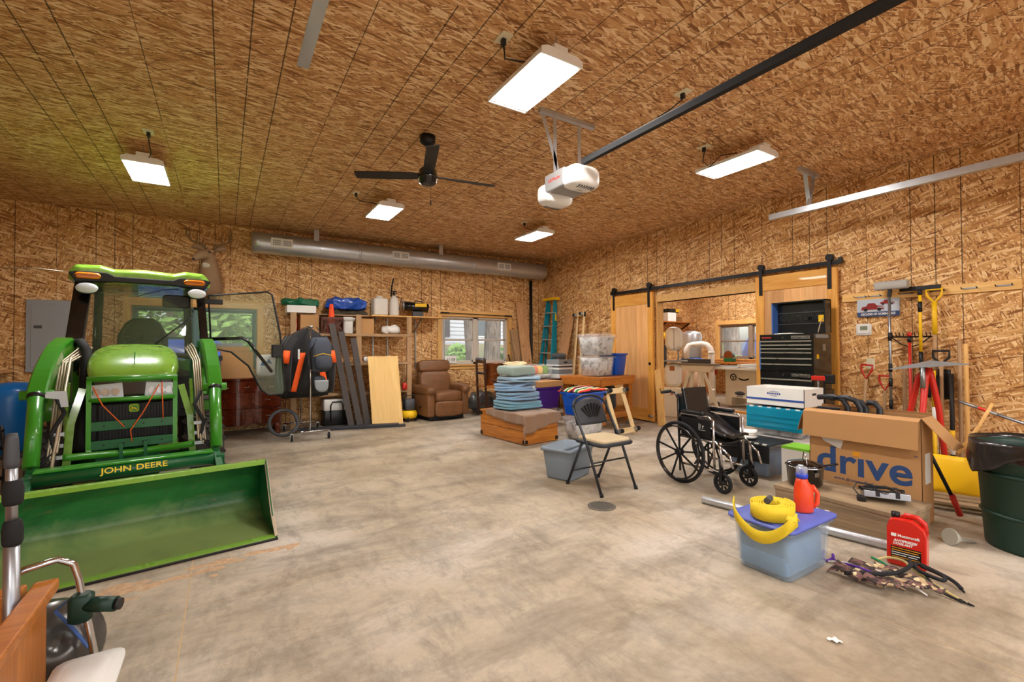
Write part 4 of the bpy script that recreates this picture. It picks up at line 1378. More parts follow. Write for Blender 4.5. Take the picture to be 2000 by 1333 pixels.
# things on the shelves
def tarp(name, label, c, d, m, seed):
    o = MB().blob((0, 0, d[2] / 2), d, .5, .6, .06, 11.0, 72, 36, seed, flat=.02).build(name, m)
    lo, hi = zspan(o)
    o.location = (c[0], c[1], c[2] - lo)
    o['top'] = c[2] + hi - lo
    return tag(o, label, 'tarp')
mat('tarp_green', (16, 100, 66), .42, bump=.3, bs=30)
mat('tarp_blue', (14, 72, 168), .32, coat=.3, bump=.4, bs=26)
mat('tarp_olive', (70, 64, 50), .8)
MB()
t_ol = tarp('folded_tarp', 'crumpled dark olive tarp lying flat on the top shelf', (1.84, 8.46, 1.907), (.74, .26, .08), 'tarp_olive', 5)
tarp('folded_tarp', 'crumpled bright blue tarp heaped on the top shelf', (1.82, 8.46, t_ol['top'] + .002), (.66, .28, .22), 'tarp_blue', 2)
tarp('folded_tarp', 'folded green tarp at the left of the blue tarp', (1.08, 8.42, 2.031), (.56, .32, .13), 'tarp_green', 9)
carton('printed_box', 'flat white printed box under the green tarp', .44, .34, .12, (1.08, 8.42, 1.907), 0, m='paper', tape=False)
carton('cardboard_box', 'brown cardboard carton on the shelf above the hanging jackets', .29, .30, .31, (1.205, 8.42, 1.567), 0)
fx = thing('red_canister', 'red metal canister at the left end of the shelf', 'canister', (.99, 8.44, 1.567))
MB().lathe([(0, 0), (.055, 0), (.055, .22), (.048, .26), (.03, .28), (.0, .28)], n=20).build('body', 'red', fx)
MB().lathe([(.0, .28), (.03, .28), (.03, .30), (0, .302)], n=12).build('cap', 'black', fx)
MB().box((-.03, -.057, .10), (.03, -.046, .17)).build('label_strip', 'paper', fx)
# milk crate with cone
mc = thing('milk_crate', 'brown plastic milk crate holding the traffic cone', 'crate', (1.545, 8.30, 1.567))
mat('crate_brown', (94, 52, 38), .6)
for s in (-1, 1):
    MB().box((-.17, s * .15 - .006, 0), (.17, s * .15 + .006, .025)).box((-.17, s * .15 - .006, .24), (.17, s * .15 + .006, .275)).build('rim', 'crate_brown', mc)
    MB().box((s * .17 - .006, -.15, 0), (s * .17 + .006, .15, .275)).build('side', 'crate_brown', mc)
for k in range(9):
    x = -.15 + k * .0375
    MB().beam((x - .10 if x - .10 > -.165 else -.165, -.15, .24 if x - .10 > -.165 else .24 - (-.165 - x + .10)), (x, -.15, .03) if False else (min(x + .10, .165), -.15, .03), .008, .008).build('lattice', 'crate_brown', mc)
    MB().beam((min(x + .10, .165), -.152, .24), (max(x - .10, -.165), -.152, .03), .008, .008).build('lattice', 'crate_brown', mc)
MB().box((-.17, -.15, 0), (.17, .15, .012)).build('base', 'crate_brown', mc)
co = thing('traffic_cone', 'bright orange traffic cone standing in the crate', 'traffic cone', (1.545, 8.262, 1.581))
mat('cone', (244, 82, 28), .5)
MB().lathe([(.0, .01), (.088, .01), (.084, .03), (.076, .05), (.030, .48), (.024, .49), (0, .49)], n=24).build('cone', 'cone', co)
MB().box((-.08, -.08, 0), (.08, .08, .018)).build('base', 'cone', co, bevel=.01)
wb_ = tote('white_bin', 'white lidded plastic bin on the shelf beside the orange cone', .21, .30, .26, (1.835, 8.40, 1.567), 0, 'white', .95, lid='white', handles=False, cat='bin')
carton('cardboard_box', 'small brown carton with printed arrows on the upper shelf right of the post', .22, .26, .27, (2.15, 8.36, 1.567), 0)
bgw = tag(MB().blob((0, 0, .07), (.34, .22, .17), .7, .7, .05, 12, 24, 12, 4, flat=.01).build('white_bag', 'paper'), 'crumpled white plastic bag on the upper shelf', 'bag')
bgw.location = (2.60, 8.36, 1.567 - zspan(bgw)[0])
jg = thing('plastic_jug', 'translucent white square jug on the top shelf', 'jug', (2.40, 8.38, 1.905))
mat('jug_plastic', (214, 208, 198), .5)
MB().rbox((0, 0, .16), (.26, .26, .32), .04, seg=4).build('body', 'jug_plastic', jg, bevel=.01)
MB().lathe([(.05, .31), (.05, .355), (0, .356)], n=16).build('cap', 'white', jg)
sp = thing('pump_sprayer', 'white pump sprayer with a black wand on the top shelf', 'sprayer', (2.66, 8.34, 1.905))
MB().lathe([(0, 0), (.085, 0), (.088, .04), (.088, .26), (.07, .32), (.045, .34), (.045, .38), (0, .38)], n=20).build('tank', 'jug_plastic', sp)
MB().cyl((0, 0, .36), (0, 0, .46), .018).tube([(-.05, 0, .46), (.05, 0, .46), (.05, 0, .42), (-.05, 0, .42)], .010, 6, closed=True).build('pump_handle', 'black', sp)
MB().tube([(-.06, -.02, .36), (-.05, -.03, .55), (-.02, -.03, .70)], .014, 8).build('wand', 'black', sp)
MB().tube([(.03, -.03, .36), (.13, -.03, .34), (.10, -.02, .16), (.06, -.02, .03)], .008, 6).build('hose', 'black', sp)
ht = thing('torpedo_heater', 'black torpedo heater with yellow panel at the right end of the top shelf', 'heater', (3.08, 8.36, 1.905), R_(-12))
MB().cyl((-.24, 0, .21), (.24, 0, .17), .088, n=24).build('barrel', 'black_gloss', ht)
MB().lathe([(.092, -.02), (.096, 0), (.092, .02)], (-.23, 0, .21), 24, axis=0).build('nozzle_ring', 'steel', ht)
MB().box((-.02, -.092, .19), (.20, -.086, .25)).build('panel', 'yellow', ht)
MB().box((-.06, -.07, 0), (.14, .07, .10)).build('base', 'dark_grey', ht, bevel=.01)
MB().tube([(-.02, 0, .27), (0, 0, .31), (.12, 0, .30), (.14, 0, .26)], .01, 6).build('handle', 'black', ht)
ck = thing('alarm_clock', 'small round white clock on the middle shelf beside the plywood sheet', 'clock', (2.11, 8.22, 1.062), .2)
MB().lathe([(0, -.02), (.05, -.02), (.055, 0), (.05, .02), (0, .02)], (0, 0, .056), 20, axis=1).build('case', 'steel', ck)
MB().lathe([(0, -.024), (.044, -.022), (.044, -.019), (0, -.019)], (0, 0, .056), 20, axis=1).build('face', 'paper', ck)
MB().box((-.002, -.027, .056), (.002, -.024, .085)).box((-.002, -.027, .054), (.022, -.024, .058)).build('hands', 'black', ck)
tb = thing('rolling_cooler', 'white and black cooler with a folding handle on the lowest bay floor', 'cooler', (1.62, 8.34, .0))
MB().rbox((0, 0, .13), (.42, .30, .26), .03).build('base', 'black', tb)
MB().rbox((0, 0, .35), (.42, .30, .20), .03).build('lid', 'white', tb)
MB().tube([(-.10, -.155, .08), (-.10, -.16, .34), (-.07, -.165, .40), (.07, -.165, .40), (.10, -.16, .34), (.10, -.155, .08)], .012, 6).build('handle', 'black', tb)
cp = thing('pancake_compressor', 'yellow pancake air compressor behind the plywood sheet', 'air compressor', (2.81, 7.96, 0))
MB().lathe([(0, .05), (.12, .06), (.145, .10), (.145, .14), (.12, .19), (0, .20)], n=24).build('tank', 'yellow', cp)
MB().rbox((0, 0, .30), (.18, .16, .20), .03).build('motor', 'dark_grey', cp)
MB().tube([(-.10, 0, .24), (-.10, 0, .46), (.10, 0, .46), (.10, 0, .24)], .012, 8).build('handle', 'black', cp)
for a in range(3):
    MB().cyl((math.cos(a * 2.1) * .12, math.sin(a * 2.1) * .12, 0), (math.cos(a * 2.1) * .12, math.sin(a * 2.1) * .12, .08), .02).build('foot', 'rubber', cp)
rc = tag(MB().blob((0, 0, .06), (.10, .08, .14), .8, .8, 0).build('red_bottle', 'red'), 'small red bottle on the lower shelf beside the plywood edge', 'bottle')
rc.location = (2.78, 8.12, .55)
# leaning sheet, deck boards
ps = tag(MB().box((-.27, -.006, 0), (.27, .006, 1.20)).build('plywood_sheet', 'panel', bevel=.001), 'pale plywood panel leaning against the shelving', 'plywood sheet')
ps.location = (2.38, 7.80, 0.0)
ps.rotation_euler = (R_(-13), 0, R_(2))
mat('deck', (74, 66, 62), .6, var=.12)
mat('deck_dark', (58, 60, 66), .6, var=.1)
for k, (xb, yb_, xt, yt, l, lb) in enumerate(((1.80, 7.93, 1.52, 8.11, 1.75, 'leftmost dark composite deck board leaning on the shelving'),
                                         (1.94, 7.93, 1.67, 8.11, 1.62, 'middle dark composite deck board leaning on the shelving'),
                                         (2.07, 7.93, 1.87, 8.11, 1.50, 'shortest dark composite deck board leaning on the shelving'))):
    v = Vector((xt - xb, yt - yb_, math.sqrt(max(l * l - (xt - xb) ** 2 - (yt - yb_) ** 2, .1))))
    o = MB().beam((0, 0, 0), v, .10, .026, (0, 1, 0)).build('deck_board', 'deck', bevel=.003)
    o.location = (xb, yb_, .012)
    tag(o, lb, 'deck board', 'leaning deck boards')
for k, (x0, y0, x1, y1, z, lb) in enumerate(((1.0, 7.90, 2.58, 7.50, .001, 'lower grey deck board lying on the floor before the shelving'), (.90, 7.91, 2.48, 7.52, .0275, 'upper grey deck board lying on the other floor board'))):
    o = MB().beam((0, 0, .013), (x1 - x0, y1 - y0, .013), .14, .025).build('deck_board', 'deck_dark', bevel=.003)
    o.location = (x0, y0, z)
    tag(o, lb, 'deck board', 'deck boards on the floor')

# ---- rolling garment rack with jackets and backpack
GR = thing('garment_rack', 'chrome rolling garment rack behind the tractor door', 'garment rack', (1.04, 7.08, 0))
for y in (0, .95):
    bb = MB().cyl((-.26, y, .125), (.27, y, .125), .013).build('base_bar', 'chrome', GR)
    for x in (-.24, .25):
        cs = MB().lathe([(0, -.012), (.045, -.012), (.05, 0), (.045, .012), (0, .012)], (x, y, .05), 16, axis=0).build('caster', 'rubber', GR)
        MB().box((x - .02, y - .012, .05), (x - .014, y + .012, .115)).box((x + .014, y - .012, .05), (x + .02, y + .012, .115)).box((x - .02, y - .014, .105), (x + .02, y + .014, .118)).build('fork', 'chrome', cs)
    MB().cyl((0, y, .12), (0, y, 1.62), .011).build('upright', 'chrome', GR)
MB().cyl((0, 0, .125), (0, .95, .125), .009).build('side_bar', 'chrome', GR)
MB().cyl((0, -.05, 1.62), (0, 1.0, 1.62), .013).build('hanging_rail', 'chrome', GR)
MB().lathe([(0, -.02), (.03, -.015), (.03, .015), (0, .02)], (0, -.06, 1.62), 14, axis=1).build('end_knob', 'chrome', GR)
mat('jacket_black', (26, 26, 27), .75, sheen=.2, bump=.15, bs=20)
mat('jacket_orange', (246, 92, 20), .6, bump=.1, bs=20)
mat('jacket_grey', (62, 68, 80), .7, bump=.15, bs=20)
mat('reflective', (206, 210, 208), .3, .4)
def jacket(y, lb, seed, wd, panel, zl=.70):
    j = thing('jacket', lb, 'jacket', (1.04, 7.08 + y, 0), 0, 'jackets on the rack')
    body = MB()
    rings = []
    for z, w, dpt in ((zl, wd * .50, .16), (zl + .15, wd * .50, .17), (1.10, wd * .47, .17), (1.30, wd * .45, .16), (1.45, wd * .40, .14), (1.54, wd * .26, .11), (1.60, wd * .10, .06)):
        rg = []
        for i in range(20):
            a = 2 * PI * i / 20
            n = NZ.noise(Vector((math.cos(a) * 1.5 + seed, math.sin(a) * 1.5, z * 3))) * .03
            rg.append((math.cos(a) * (w + n), math.sin(a) * (dpt * .5 + n * .6), z))
        rings.append(rg)
    body.loft(rings)
    body.build('body', 'jacket_black', j)
    for s in (-1, 1):
        MB().tube([(s * wd * .34, 0, 1.48), (s * wd * .50, -.02, 1.30), (s * wd * .54, -.03, 1.02), (s * wd * .53, -.04, zl + .04)], [.06, .075, .07, .055], 10).build('sleeve', 'jacket_black', j)
        if panel:
            MB().sheet(lambda u, v, s=s: (s * (wd * (.10 + .22 * (1 - v) + .12 * u)), -.115 - .012 * math.sin(u * 3), zl + .04 + v * .55 + (u * .10 if s > 0 else 0)), 5, 10, .006).build('orange_panel', 'jacket_orange', j)
            MB().tube([(s * wd * .53, -.105, 1.28), (s * wd * .57, -.115, 1.10)], [.045, .05], 10).build('orange_cuff', 'jacket_orange', j)
            MB().box((s * wd * .26 - .012, -.128, 1.16), (s * wd * .26 + .012, -.121, 1.30)).build('reflective_strip', 'reflective', j)
    MB().tube([(0, 0, 1.585), (.016, 0, 1.600), (.021, 0, 1.622), (.012, 0, 1.640), (-.006, 0, 1.641), (-.019, 0, 1.628)], .003, 5).build('hanger_hook', 'chrome', j)
    return j
jacket(.17, 'black and orange work jacket at the front of the rack', 1, .56, True, .66)
jacket(.36, 'black jacket second from the front of the rack', 4, .60, False, .60)
jacket(.55, 'black jacket third from the front of the rack', 7, .58, False, .66)
jacket(.74, 'black jacket at the back of the rack', 9, .60, False, .55)
bp = thing('backpack', 'dark blue and grey backpack hung on the front of the rack', 'backpack', (1.14, 6.91, 1.22))
MB().blob((0, 0, .0), (.30, .17, .50), .6, .7, .02, 6, 24, 16, 3).build('bag', 'jacket_grey', bp)
MB().blob((.03, -.07, -.10), (.24, .12, .22), .6, .7, .015, 8, 20, 12, 6).build('front_pocket', 'jacket_grey', bp)
MB().tube([(-.10, -.09, -.02), (.02, -.125, .02), (.14, -.10, -.01)], .006, 6).build('zip', 'yellow', bp)
MB().tube([(-.06, -.05, .22), (-.14, -.09, .05), (-.12, -.10, -.20)], 0, flat=(.035, .006)).build('strap', 'black', bp)
MB().tube([(.0, 0, .24), (.0, .02, .34), (-.04, .04, .39)], 0, flat=(.03, .006)).build('loop', 'black', bp)
cap_ = thing('baseball_cap', 'light grey baseball cap hanging below the backpack', 'cap', (1.14, 6.86, .77), R_(15))
MB().sheet(lambda u, v: (math.cos(PI * u) * .10, -.03 - .03 * math.sin(PI * u), .10 - .17 * v * math.sin(PI * u) ** .5), 14, 5, .005).build('visor', 'grey', cap_)
MB().blob((0, .03, .09), (.17, .10, .14), .9, .9).build('crown', 'jacket_grey', cap_)
MB().tube([(0, .03, .15), (.004, .035, .20), (0, .04, .245)], .004, 6).build('hang_loop', 'black', cap_)
# coiled hose and floor clutter under the rack
hs = tag(MB().tube([(math.cos(a) * (.18 + .01 * a / 6), math.sin(a) * .05, .22 + math.sin(a) * .18) for a in [k * .35 for k in range(36)]], .022, 8).build('vacuum_hose', 'dark_grey'), 'coiled dark grey hose standing behind the garment rack', 'hose')
hs.location = (.74, 7.50, .0)

# ---- recliner
mat('leather', (118, 78, 46), .42, var=.34, vs=9, bump=.25, bs=40)
RC = thing('recliner', 'brown leather recliner beside the garden window', 'recliner', (3.42, 8.0, 0), R_(3))
MB().box((-.34, -.30, .02), (.34, .34, .14)).build('base', 'black', RC, bevel=.01)
for s in (-1, 1):
    MB().rbox((s * .345, .0, .31), (.15, .76, .46), .04, seg=4).build('arm_side', 'leather', RC, bevel=.02)
    MB().blob((s * .35, -.02, .55), (.19, .80, .17), .5, .45, .006, 7).build('arm_pad', 'leather', RC)
MB().blob((0, -.12, .43), (.56, .62, .20), .4, .35, .006, 6).build('seat_cushion', 'leather', RC)
MB().blob((0, -.36, .22), (.56, .14, .28), .4, .3, .006, 6).build('footrest', 'leather', RC)
bk_ = MB().blob((0, 0, .0), (.64, .20, .44), .45, .4, .006, 6).build('back_cushion', 'leather', RC)
bk_.location = (0, .22, .66)
bk_.rotation_euler = (R_(-12), 0, 0)
hr_ = MB().blob((0, 0, 0), (.66, .22, .24), .45, .4, .006, 6).build('head_cushion', 'leather', RC)
hr_.location = (0, .28, .96)
hr_.rotation_euler = (R_(-12), 0, 0)
MB().box((-.31, .26, .16), (.31, .38, .95)).build('back_frame', 'leather', RC, bevel=.03)
MB().tube([(-.425, -.05, .22), (-.44, -.07, .25), (-.44, -.15, .25)], .01, 6).build('lever', 'black_metal', RC)
# ============================================================ middle of the room
# ---- dark chair carrying a copper boiler
mat('copper', (156, 92, 50), .3, .8, var=.2, vs=9)
dc = thing('wooden_chair', 'dark wooden chair beside the recliner under the copper boiler', 'chair', (4.38, 7.70, 0), R_(84))
for x in (-.21, .21):
    MB().box((x - .018, -.22, 0), (x + .018, -.184, .56)).build('leg', 'darkwood', dc, bevel=.003)
    MB().beam((x, .20, 0), (x, .24, 1.10), .036, .036, (0, 1, 0)).build('leg', 'darkwood', dc, bevel=.003)
    MB().box((x - .01, -.20, .20), (x + .01, .20, .225)).build('stretcher', 'darkwood', dc)
MB().box((-.21, -.21, .26), (.21, -.19, .285)).build('stretcher', 'darkwood', dc)
MB().box((-.24, -.24, .56), (.24, .22, .595)).build('seat', 'oak', dc, bevel=.01)
MB().sheet(lambda u, v: (-.22 + .44 * u, .235 - .02 * math.sin(u * PI), 1.02 + .10 * v), 8, 2, .02).build('crest_rail', 'darkwood', dc)
MB().sheet(lambda u, v: (-.20 + .40 * u, .225 - .02 * math.sin(u * PI), .80 + .05 * v), 8, 2, .016).build('back_slat', 'darkwood', dc)
cb_ = thing('copper_boiler', 'oval copper boiler sitting on the dark wooden chair', 'copper boiler', (4.44, 7.68, .597), R_(84))
MB().lathe([(0, .0), (.21, .0), (.22, .02), (.245, .40), (.255, .41), (.245, .415), (.235, .40), (.21, .03), (0, .02)], n=28, sx=.82, sy=1.0).build('pot', 'copper', cb_)
MB().lathe([(.234, .22), (.243, .225), (.234, .23)], n=28, sx=.82, sy=1.0).build('band', 'copper', cb_)
for s in (-1, 1):
    MB().tube([(s * .222, -.06, .28), (s * .262, -.05, .28), (s * .262, .05, .28), (s * .222, .06, .28)], .012, 8).build('handle', 'darkwood', cb_)
# plastic-wrapped bundle on the floor behind
mat('wrap', (120, 124, 128), .12, .5, var=.5, vs=14)
bn = tag(MB().blob((0, 0, .2), (.62, .40, .42), .7, .8, .09, 8, 32, 16, 3, flat=.02).build('wrapped_bundle', 'wrap'), 'shiny plastic-wrapped bundle on the floor between recliner and window wall', 'bundle')
bn.location = (4.48, 8.26, 0)

# ---- boards and ladder near the corner
def lean(name, label, p0, p1, w, th, m, up=(0, 1, 0), group=None, cat='board'):
    v = Vector(p1) - Vector(p0)
    o = MB().beam((0, 0, 0), v, w, th, up).build(name, m, bevel=.002)
    o.location = p0
    return tag(o, label, cat, group)
lean('pine_plank', 'tall knotty pine plank leaning in the corner left of the ladder', (5.72, 8.28, 0.02), (5.63, 8.60, 2.32), .25, .035, 'board', (0, 1, 0))
lean('grey_plank', 'wide rough plank leaning beside the window casing', (5.52, 8.40, .02), (5.46, 8.61, 1.72), .22, .02, 'stud', (0, 1, 0))
lean('wood_strip', 'thin dark strip of wood leaning against the wide rough plank', (5.48, 8.24, .02), (5.34, 8.53, 1.70), .04, .03, 'stud', (0, 1, 0))
lean('wood_strip', 'short thin offcut leaning at the window corner', (5.38, 8.22, .02), (5.28, 8.55, 1.16), .035, .02, 'darkwood', (0, 1, 0))
lean('broad_plank', 'broad pale plank leaning on the right wall behind the ladder', (5.86, 7.70, .02), (6.28, 7.66, 1.98), .28, .03, 'board', (1, 0, 0))
mat('ladder_teal', (0, 130, 150), .45)
mat('ladder_step', (190, 196, 190), .4, .4)
ld = thing('step_ladder', 'teal fibreglass step ladder with yellow cap leaning in the corner', 'ladder', (5.99, 8.18, 0))
lt = Vector((.22, .02, 2.40))
for s in (-1, 1):
    MB().beam((-.06, s * .25, .02), (lt.x, lt.y + s * .13, lt.z), .075, .03, (0, 1, 0)).build('rail', 'ladder_teal', ld, bevel=.004)
    MB().beam((.10, s * .23, .02), (lt.x + .03, lt.y + s * .12, lt.z - .1), .05, .025, (0, 1, 0)).build('rear_rail', 'ladder_teal', ld, bevel=.004)
for k in range(1, 8):
    f = k / 8
    MB().box((-.06 + .28 * f - .05, -.25 + .12 * f, 2.38 * f - .012), (-.06 + .28 * f + .045, .25 - .12 * f, 2.38 * f + .012)).build('step', 'ladder_step', ld, bevel=.004)
MB().box((lt.x - .10, -.20, 2.36), (lt.x + .07, .22, 2.42)).build('cap', 'yellow', ld, bevel=.01)
MB().box((.175, -.205, 1.9), (.18, -.16, 2.05)).build('warning_sticker', 'yellow', ld)

def dolly(label, w, h, p, pitch, rz):
    d = thing('furniture_dolly', label, 'dolly', p, rz, 'furniture dollies')
    m_ = Matrix.Rotation(pitch, 4, 'X')
    def P(mb):
        return mb.xf(m_)
    for x in (-w / 2 + .035, w / 2 - .035):
        P(MB().box((x - .035, -.012, 0), (x + .035, .012, h))).build('side_rail', 'maple', d, bevel=.003)
    for z in (.06, h - .06):
        P(MB().box((-w / 2, -.036, z - .04), (w / 2, -.012, z + .04))).build('cross_rail', 'maple_h', d, bevel=.003)
        for x in (-w / 2 + .03, w / 2 - .03):
            c_ = P(MB().lathe([(0, -.02), (.030, -.02), (.034, 0), (.030, .02), (0, .02)], (x, -.085, z), 16, axis=0)).build('caster', 'rubber', d)
            P(MB().box((x - .028, -.085, z - .02), (x - .023, -.036, z + .02)).box((x + .023, -.085, z - .02), (x + .028, -.036, z + .02)).box((x - .035, -.040, z - .035), (x + .035, -.036, z + .035))).build('bracket', 'steel', c_)
        P(MB().box((-w / 2 - .012, -.02, z - .05), (-w / 2, .014, z + .05))).build('end_pad', 'rubber', d)
        P(MB().box((w / 2, -.02, z - .05), (w / 2 + .012, .014, z + .05))).build('end_pad', 'rubber', d)
    return d
dolly('wooden furniture dolly standing tall against the right wall behind the clear totes', .44, 2.04, (6.06, 7.28, .01), R_(-5), R_(90 + 180 - 20))
dolly('wooden furniture dolly leaning on the work table', .44, .72, (5.00, 4.80, .02), R_(-20), R_(6))

# ---- work table with totes
wt_ = thing('work_table', 'sturdy honey-coloured wooden work table holding clear totes', 'table', (5.40, 5.84, 0), R_(12))
MB().box((-.49, -.43, .79), (.49, .43, .83)).build('top', 'oak', wt_, bevel=.004)
for y in (-.40, .40):
    MB().box((-.47, y - .02, .69), (.47, y + .02, .79)).build('apron', 'oak', wt_, bevel=.003)
for x in (-.47, .47):
    MB().box((x - .02, -.38, .69), (x + .02, .38, .79)).build('apron', 'oak', wt_, bevel=.003)
for x in (-.40, .40):
    for y in (-.33, .33):
        MB().box((x - .055, y - .055, .06), (x + .055, y + .055, .79)).build('leg', 'oak_v', wt_, bevel=.004)
        MB().lathe([(0, -.012), (.026, -.012), (.03, 0), (.026, .012), (0, .012)], (x, y, .03), 12, axis=0).build('caster', 'grey', wt_)
    MB().box((x - .04, -.33, .14), (x + .04, .33, .23)).build('lower_rail', 'oak', wt_, bevel=.003)
MB().box((-.40, -.37, .14), (.40, -.29, .23)).build('lower_rail', 'oak', wt_, bevel=.003)
blk = tag(MB().blob((0, 0, .24), (.46, .36, .46), .7, .7, .05, 5, 24, 14, 8, flat=.02).build('black_bag', 'jacket_black'), 'bulging black bag under the work table', 'bag')
blk.location = (5.38, 5.70, .235)
bt = Matrix.Rotation(R_(12), 4, 'Z')
def on_table(x, y, z=.832):
    q = bt @ Vector((x, y, 0))
    return (5.40 + q.x, 5.84 + q.y, z)
tote('clear_tote', 'lower clear tote packed with newspaper on the work table', .52, .44, .33, on_table(-.20, -.12), R_(12), 'clear_plastic', .86, content='newsprint', ch=.93, group='newspaper totes')
tote('clear_tote', 'upper clear tote packed with newspaper stacked on the other', .54, .46, .33, on_table(-.20, -.12, 1.163), R_(12), 'clear_plastic', .86, lid='clear_plastic', content='newsprint', ch=.93, group='newspaper totes')
tote('blue_bin', 'tall blue plastic bin at the right end of the work table', .36, .42, .37, on_table(.27, -.12), R_(12), 'blue_tub', .82, content='newsprint', ch=.98, cat='bin')

# ---- low chest with blankets
mat('iron_dark', (48, 34, 26), .5, .5)
CH = thing('wooden_chest', 'low honey-brown wooden chest under the stack of blankets', 'chest', (3.62, 5.61, 0), R_(6))
cw, cd_, chh = .60, 1.04, .37
wood('chestwood_y', (140, 76, 16), (206, 130, 44), 1, 1.0, .4, coat=.2)
for s in (-1, 1):
    for k in range(2):
        MB().box((s * (cw / 2 - .02), -cd_ / 2, .01 + k * .18), (s * cw / 2, cd_ / 2, .185 + k * .18)).build('side_board', 'chestwood_y', CH, bevel=.003)
        MB().box((-cw / 2 + .02, s * (cd_ / 2 - .02), .01 + k * .18), (cw / 2 - .02, s * cd_ / 2, .185 + k * .18)).build('end_board', 'chestwood', CH, bevel=.003)
MB().box((-cw / 2 - .01, -cd_ / 2 - .01, .365), (cw / 2 + .01, cd_ / 2 + .01, .39)).build('lid', 'chestwood_y', CH, bevel=.004)
for sx_ in (-1, 1):
    for sy_ in (-1, 1):
        for z in (.02, .31):
            MB().box((sx_ * (cw / 2 - .05), sy_ * (cd_ / 2 - .05), z), (sx_ * (cw / 2 + .003), sy_ * (cd_ / 2 + .003), z + .05)).build('corner_iron', 'iron_dark', CH)
mat('brown_cloth', (142, 112, 88), .9, sheen=.3, bump=.2, bs=14)
def drape(u, v):
    # brown cover over the near part of the chest, hanging over its left side and near end
    a = -.46 + .80 * u
    b = -.84 + 1.15 * v
    z = .362 + .012 * NZ.noise(Vector((u * 5, v * 5, 0)))
    x, y = a, b
    hl = max(0.0, -cw / 2 - .016 - a)
    hf = max(0.0, -cd_ / 2 - .016 - b)
    hr = max(0.0, a - cw / 2 - .016)
    if hl:
        x = -cw / 2 - .036 - .010 * math.sin(v * 26)
        z -= hl * (.7 + .25 * math.sin(v * 4))
    if hr:
        x = cw / 2 + .034
        z -= hr
    if hf:
        y = -cd_ / 2 - .038 - .012 * math.sin(u * 24)
        z -= hf * (.95 - .55 * u) + .01 * NZ.noise(Vector((u * 9, 2, 1)))
    return (x, y, z)
cv_ = MB().sheet(drape, 40, 44, .006).build('brown_cover', 'brown_cloth')
cv_.location = (3.62, 5.61, .052)
cv_.rotation_euler = (0, 0, R_(6))
tag(cv_, 'brown cloth cover draped over the wooden chest', 'blanket')
for k, (c, d, z, h, nm, lb) in enumerate((((106, 156, 176), (.62, .50), .362, .10, 'blanket', 'lowest dusty teal blanket of the stack on the chest'),
                                      ((122, 160, 190), (.58, .46), .462, .10, 'blanket', 'second light blue blanket of the stack'),
                                      ((134, 170, 206), (.54, .46), .562, .11, 'blanket', 'third pale blue blanket with a small white tag'),
                                      ((146, 178, 200), (.56, .44), .672, .07, 'blanket', 'fourth thin pale blue blanket of the stack'),
                                      ((146, 166, 156), (.52, .36), .742, .12, 'blanket', 'rolled sage green blanket on top of the stack'))):
    mn = 'blanket_%d' % k
    mat(mn, c, .9, sheen=.4, bump=.25, bs=30)
    o = thing('blanket', lb, 'blanket', (3.64 + .02 * (k % 2), 5.64 + .03 * (k % 3), z + .038), R_(4 + 7 * (k % 3)), 'folded blankets on the chest')
    n_ = 1 if k == 4 else 3
    for j in range(n_):
        hh = h / n_
        MB().blob((0 + .006 * j, .008 * j, hh * (j + .5)), (d[0], d[1], hh * 1.12), .34, .34, .020, 3.2, 40, 12, k * 3 + j).build('fold', mn, o)
    lo_, hi_ = zspan(o)
    bz_ = max(v.co.z for v in cv_.data.vertices) + .053 if k == 0 else bz_
    o.location.z = bz_ - lo_
    bz_ = o.location.z + hi_ + .001
    if k == 2:
        MB().box((.10, -.245, .03), (.15, -.235, .07)).build('care_tag', 'paper', o)

# ---- totes right of the chest
tote('clear_tote', 'clear tote on the floor beneath the blue tote', .56, .40, .30, (4.40, 5.06, 0), R_(10), 'clear_plastic', .86, lid='clear_plastic', content='newsprint', ch=.8)
tote('blue_tote', 'blue tote topped with a striped blanket beside the chest', .58, .42, .33, (4.39, 5.06, .34), R_(10), 'blue_tub', .84)
# serape blanket
_m, t = newmat('serape')
sx = t.n.new('ShaderNodeSeparateXYZ')
tc = t.n.new('ShaderNodeTexCoord')
t.link(tc.outputs['Object'], sx.inputs[0])
wv = t.math('FRACT', t.math('ADD', t.math('MULTIPLY', sx.outputs[1], 5.2), t.math('MULTIPLY', t.noise(t.coords(), 6, 2), .5)))
c = t.ramp(wv, [(0, (20, 20, 22)), (.16, (226, 40, 52)), (.30, (246, 132, 40)), (.40, (250, 236, 190)), (.52, (20, 24, 30)), (.64, (70, 180, 80)), (.76, (236, 236, 230)), (.86, (200, 30, 60)), (.94, (20, 20, 22))], 'CONSTANT')
t.link(c, t.b.inputs['Base Color'])
t.b.inputs['Roughness'].default_value = .9
se = tag(MB().sheet(lambda u, v: (-.30 + .60 * u, -.22 + .44 * v, .06 * math.sin(u * PI) ** .6 * math.sin(v * PI) ** .6 + .012 * NZ.noise(Vector((u * 6, v * 6, 3)))), 24, 20, .012).build('serape_blanket', 'serape'), 'multicoloured striped blanket lying on the blue tote', 'blanket')
se.location = (4.39, 5.06, .672 - zspan(se)[0])
se.rotation_euler = (0, 0, R_(10))
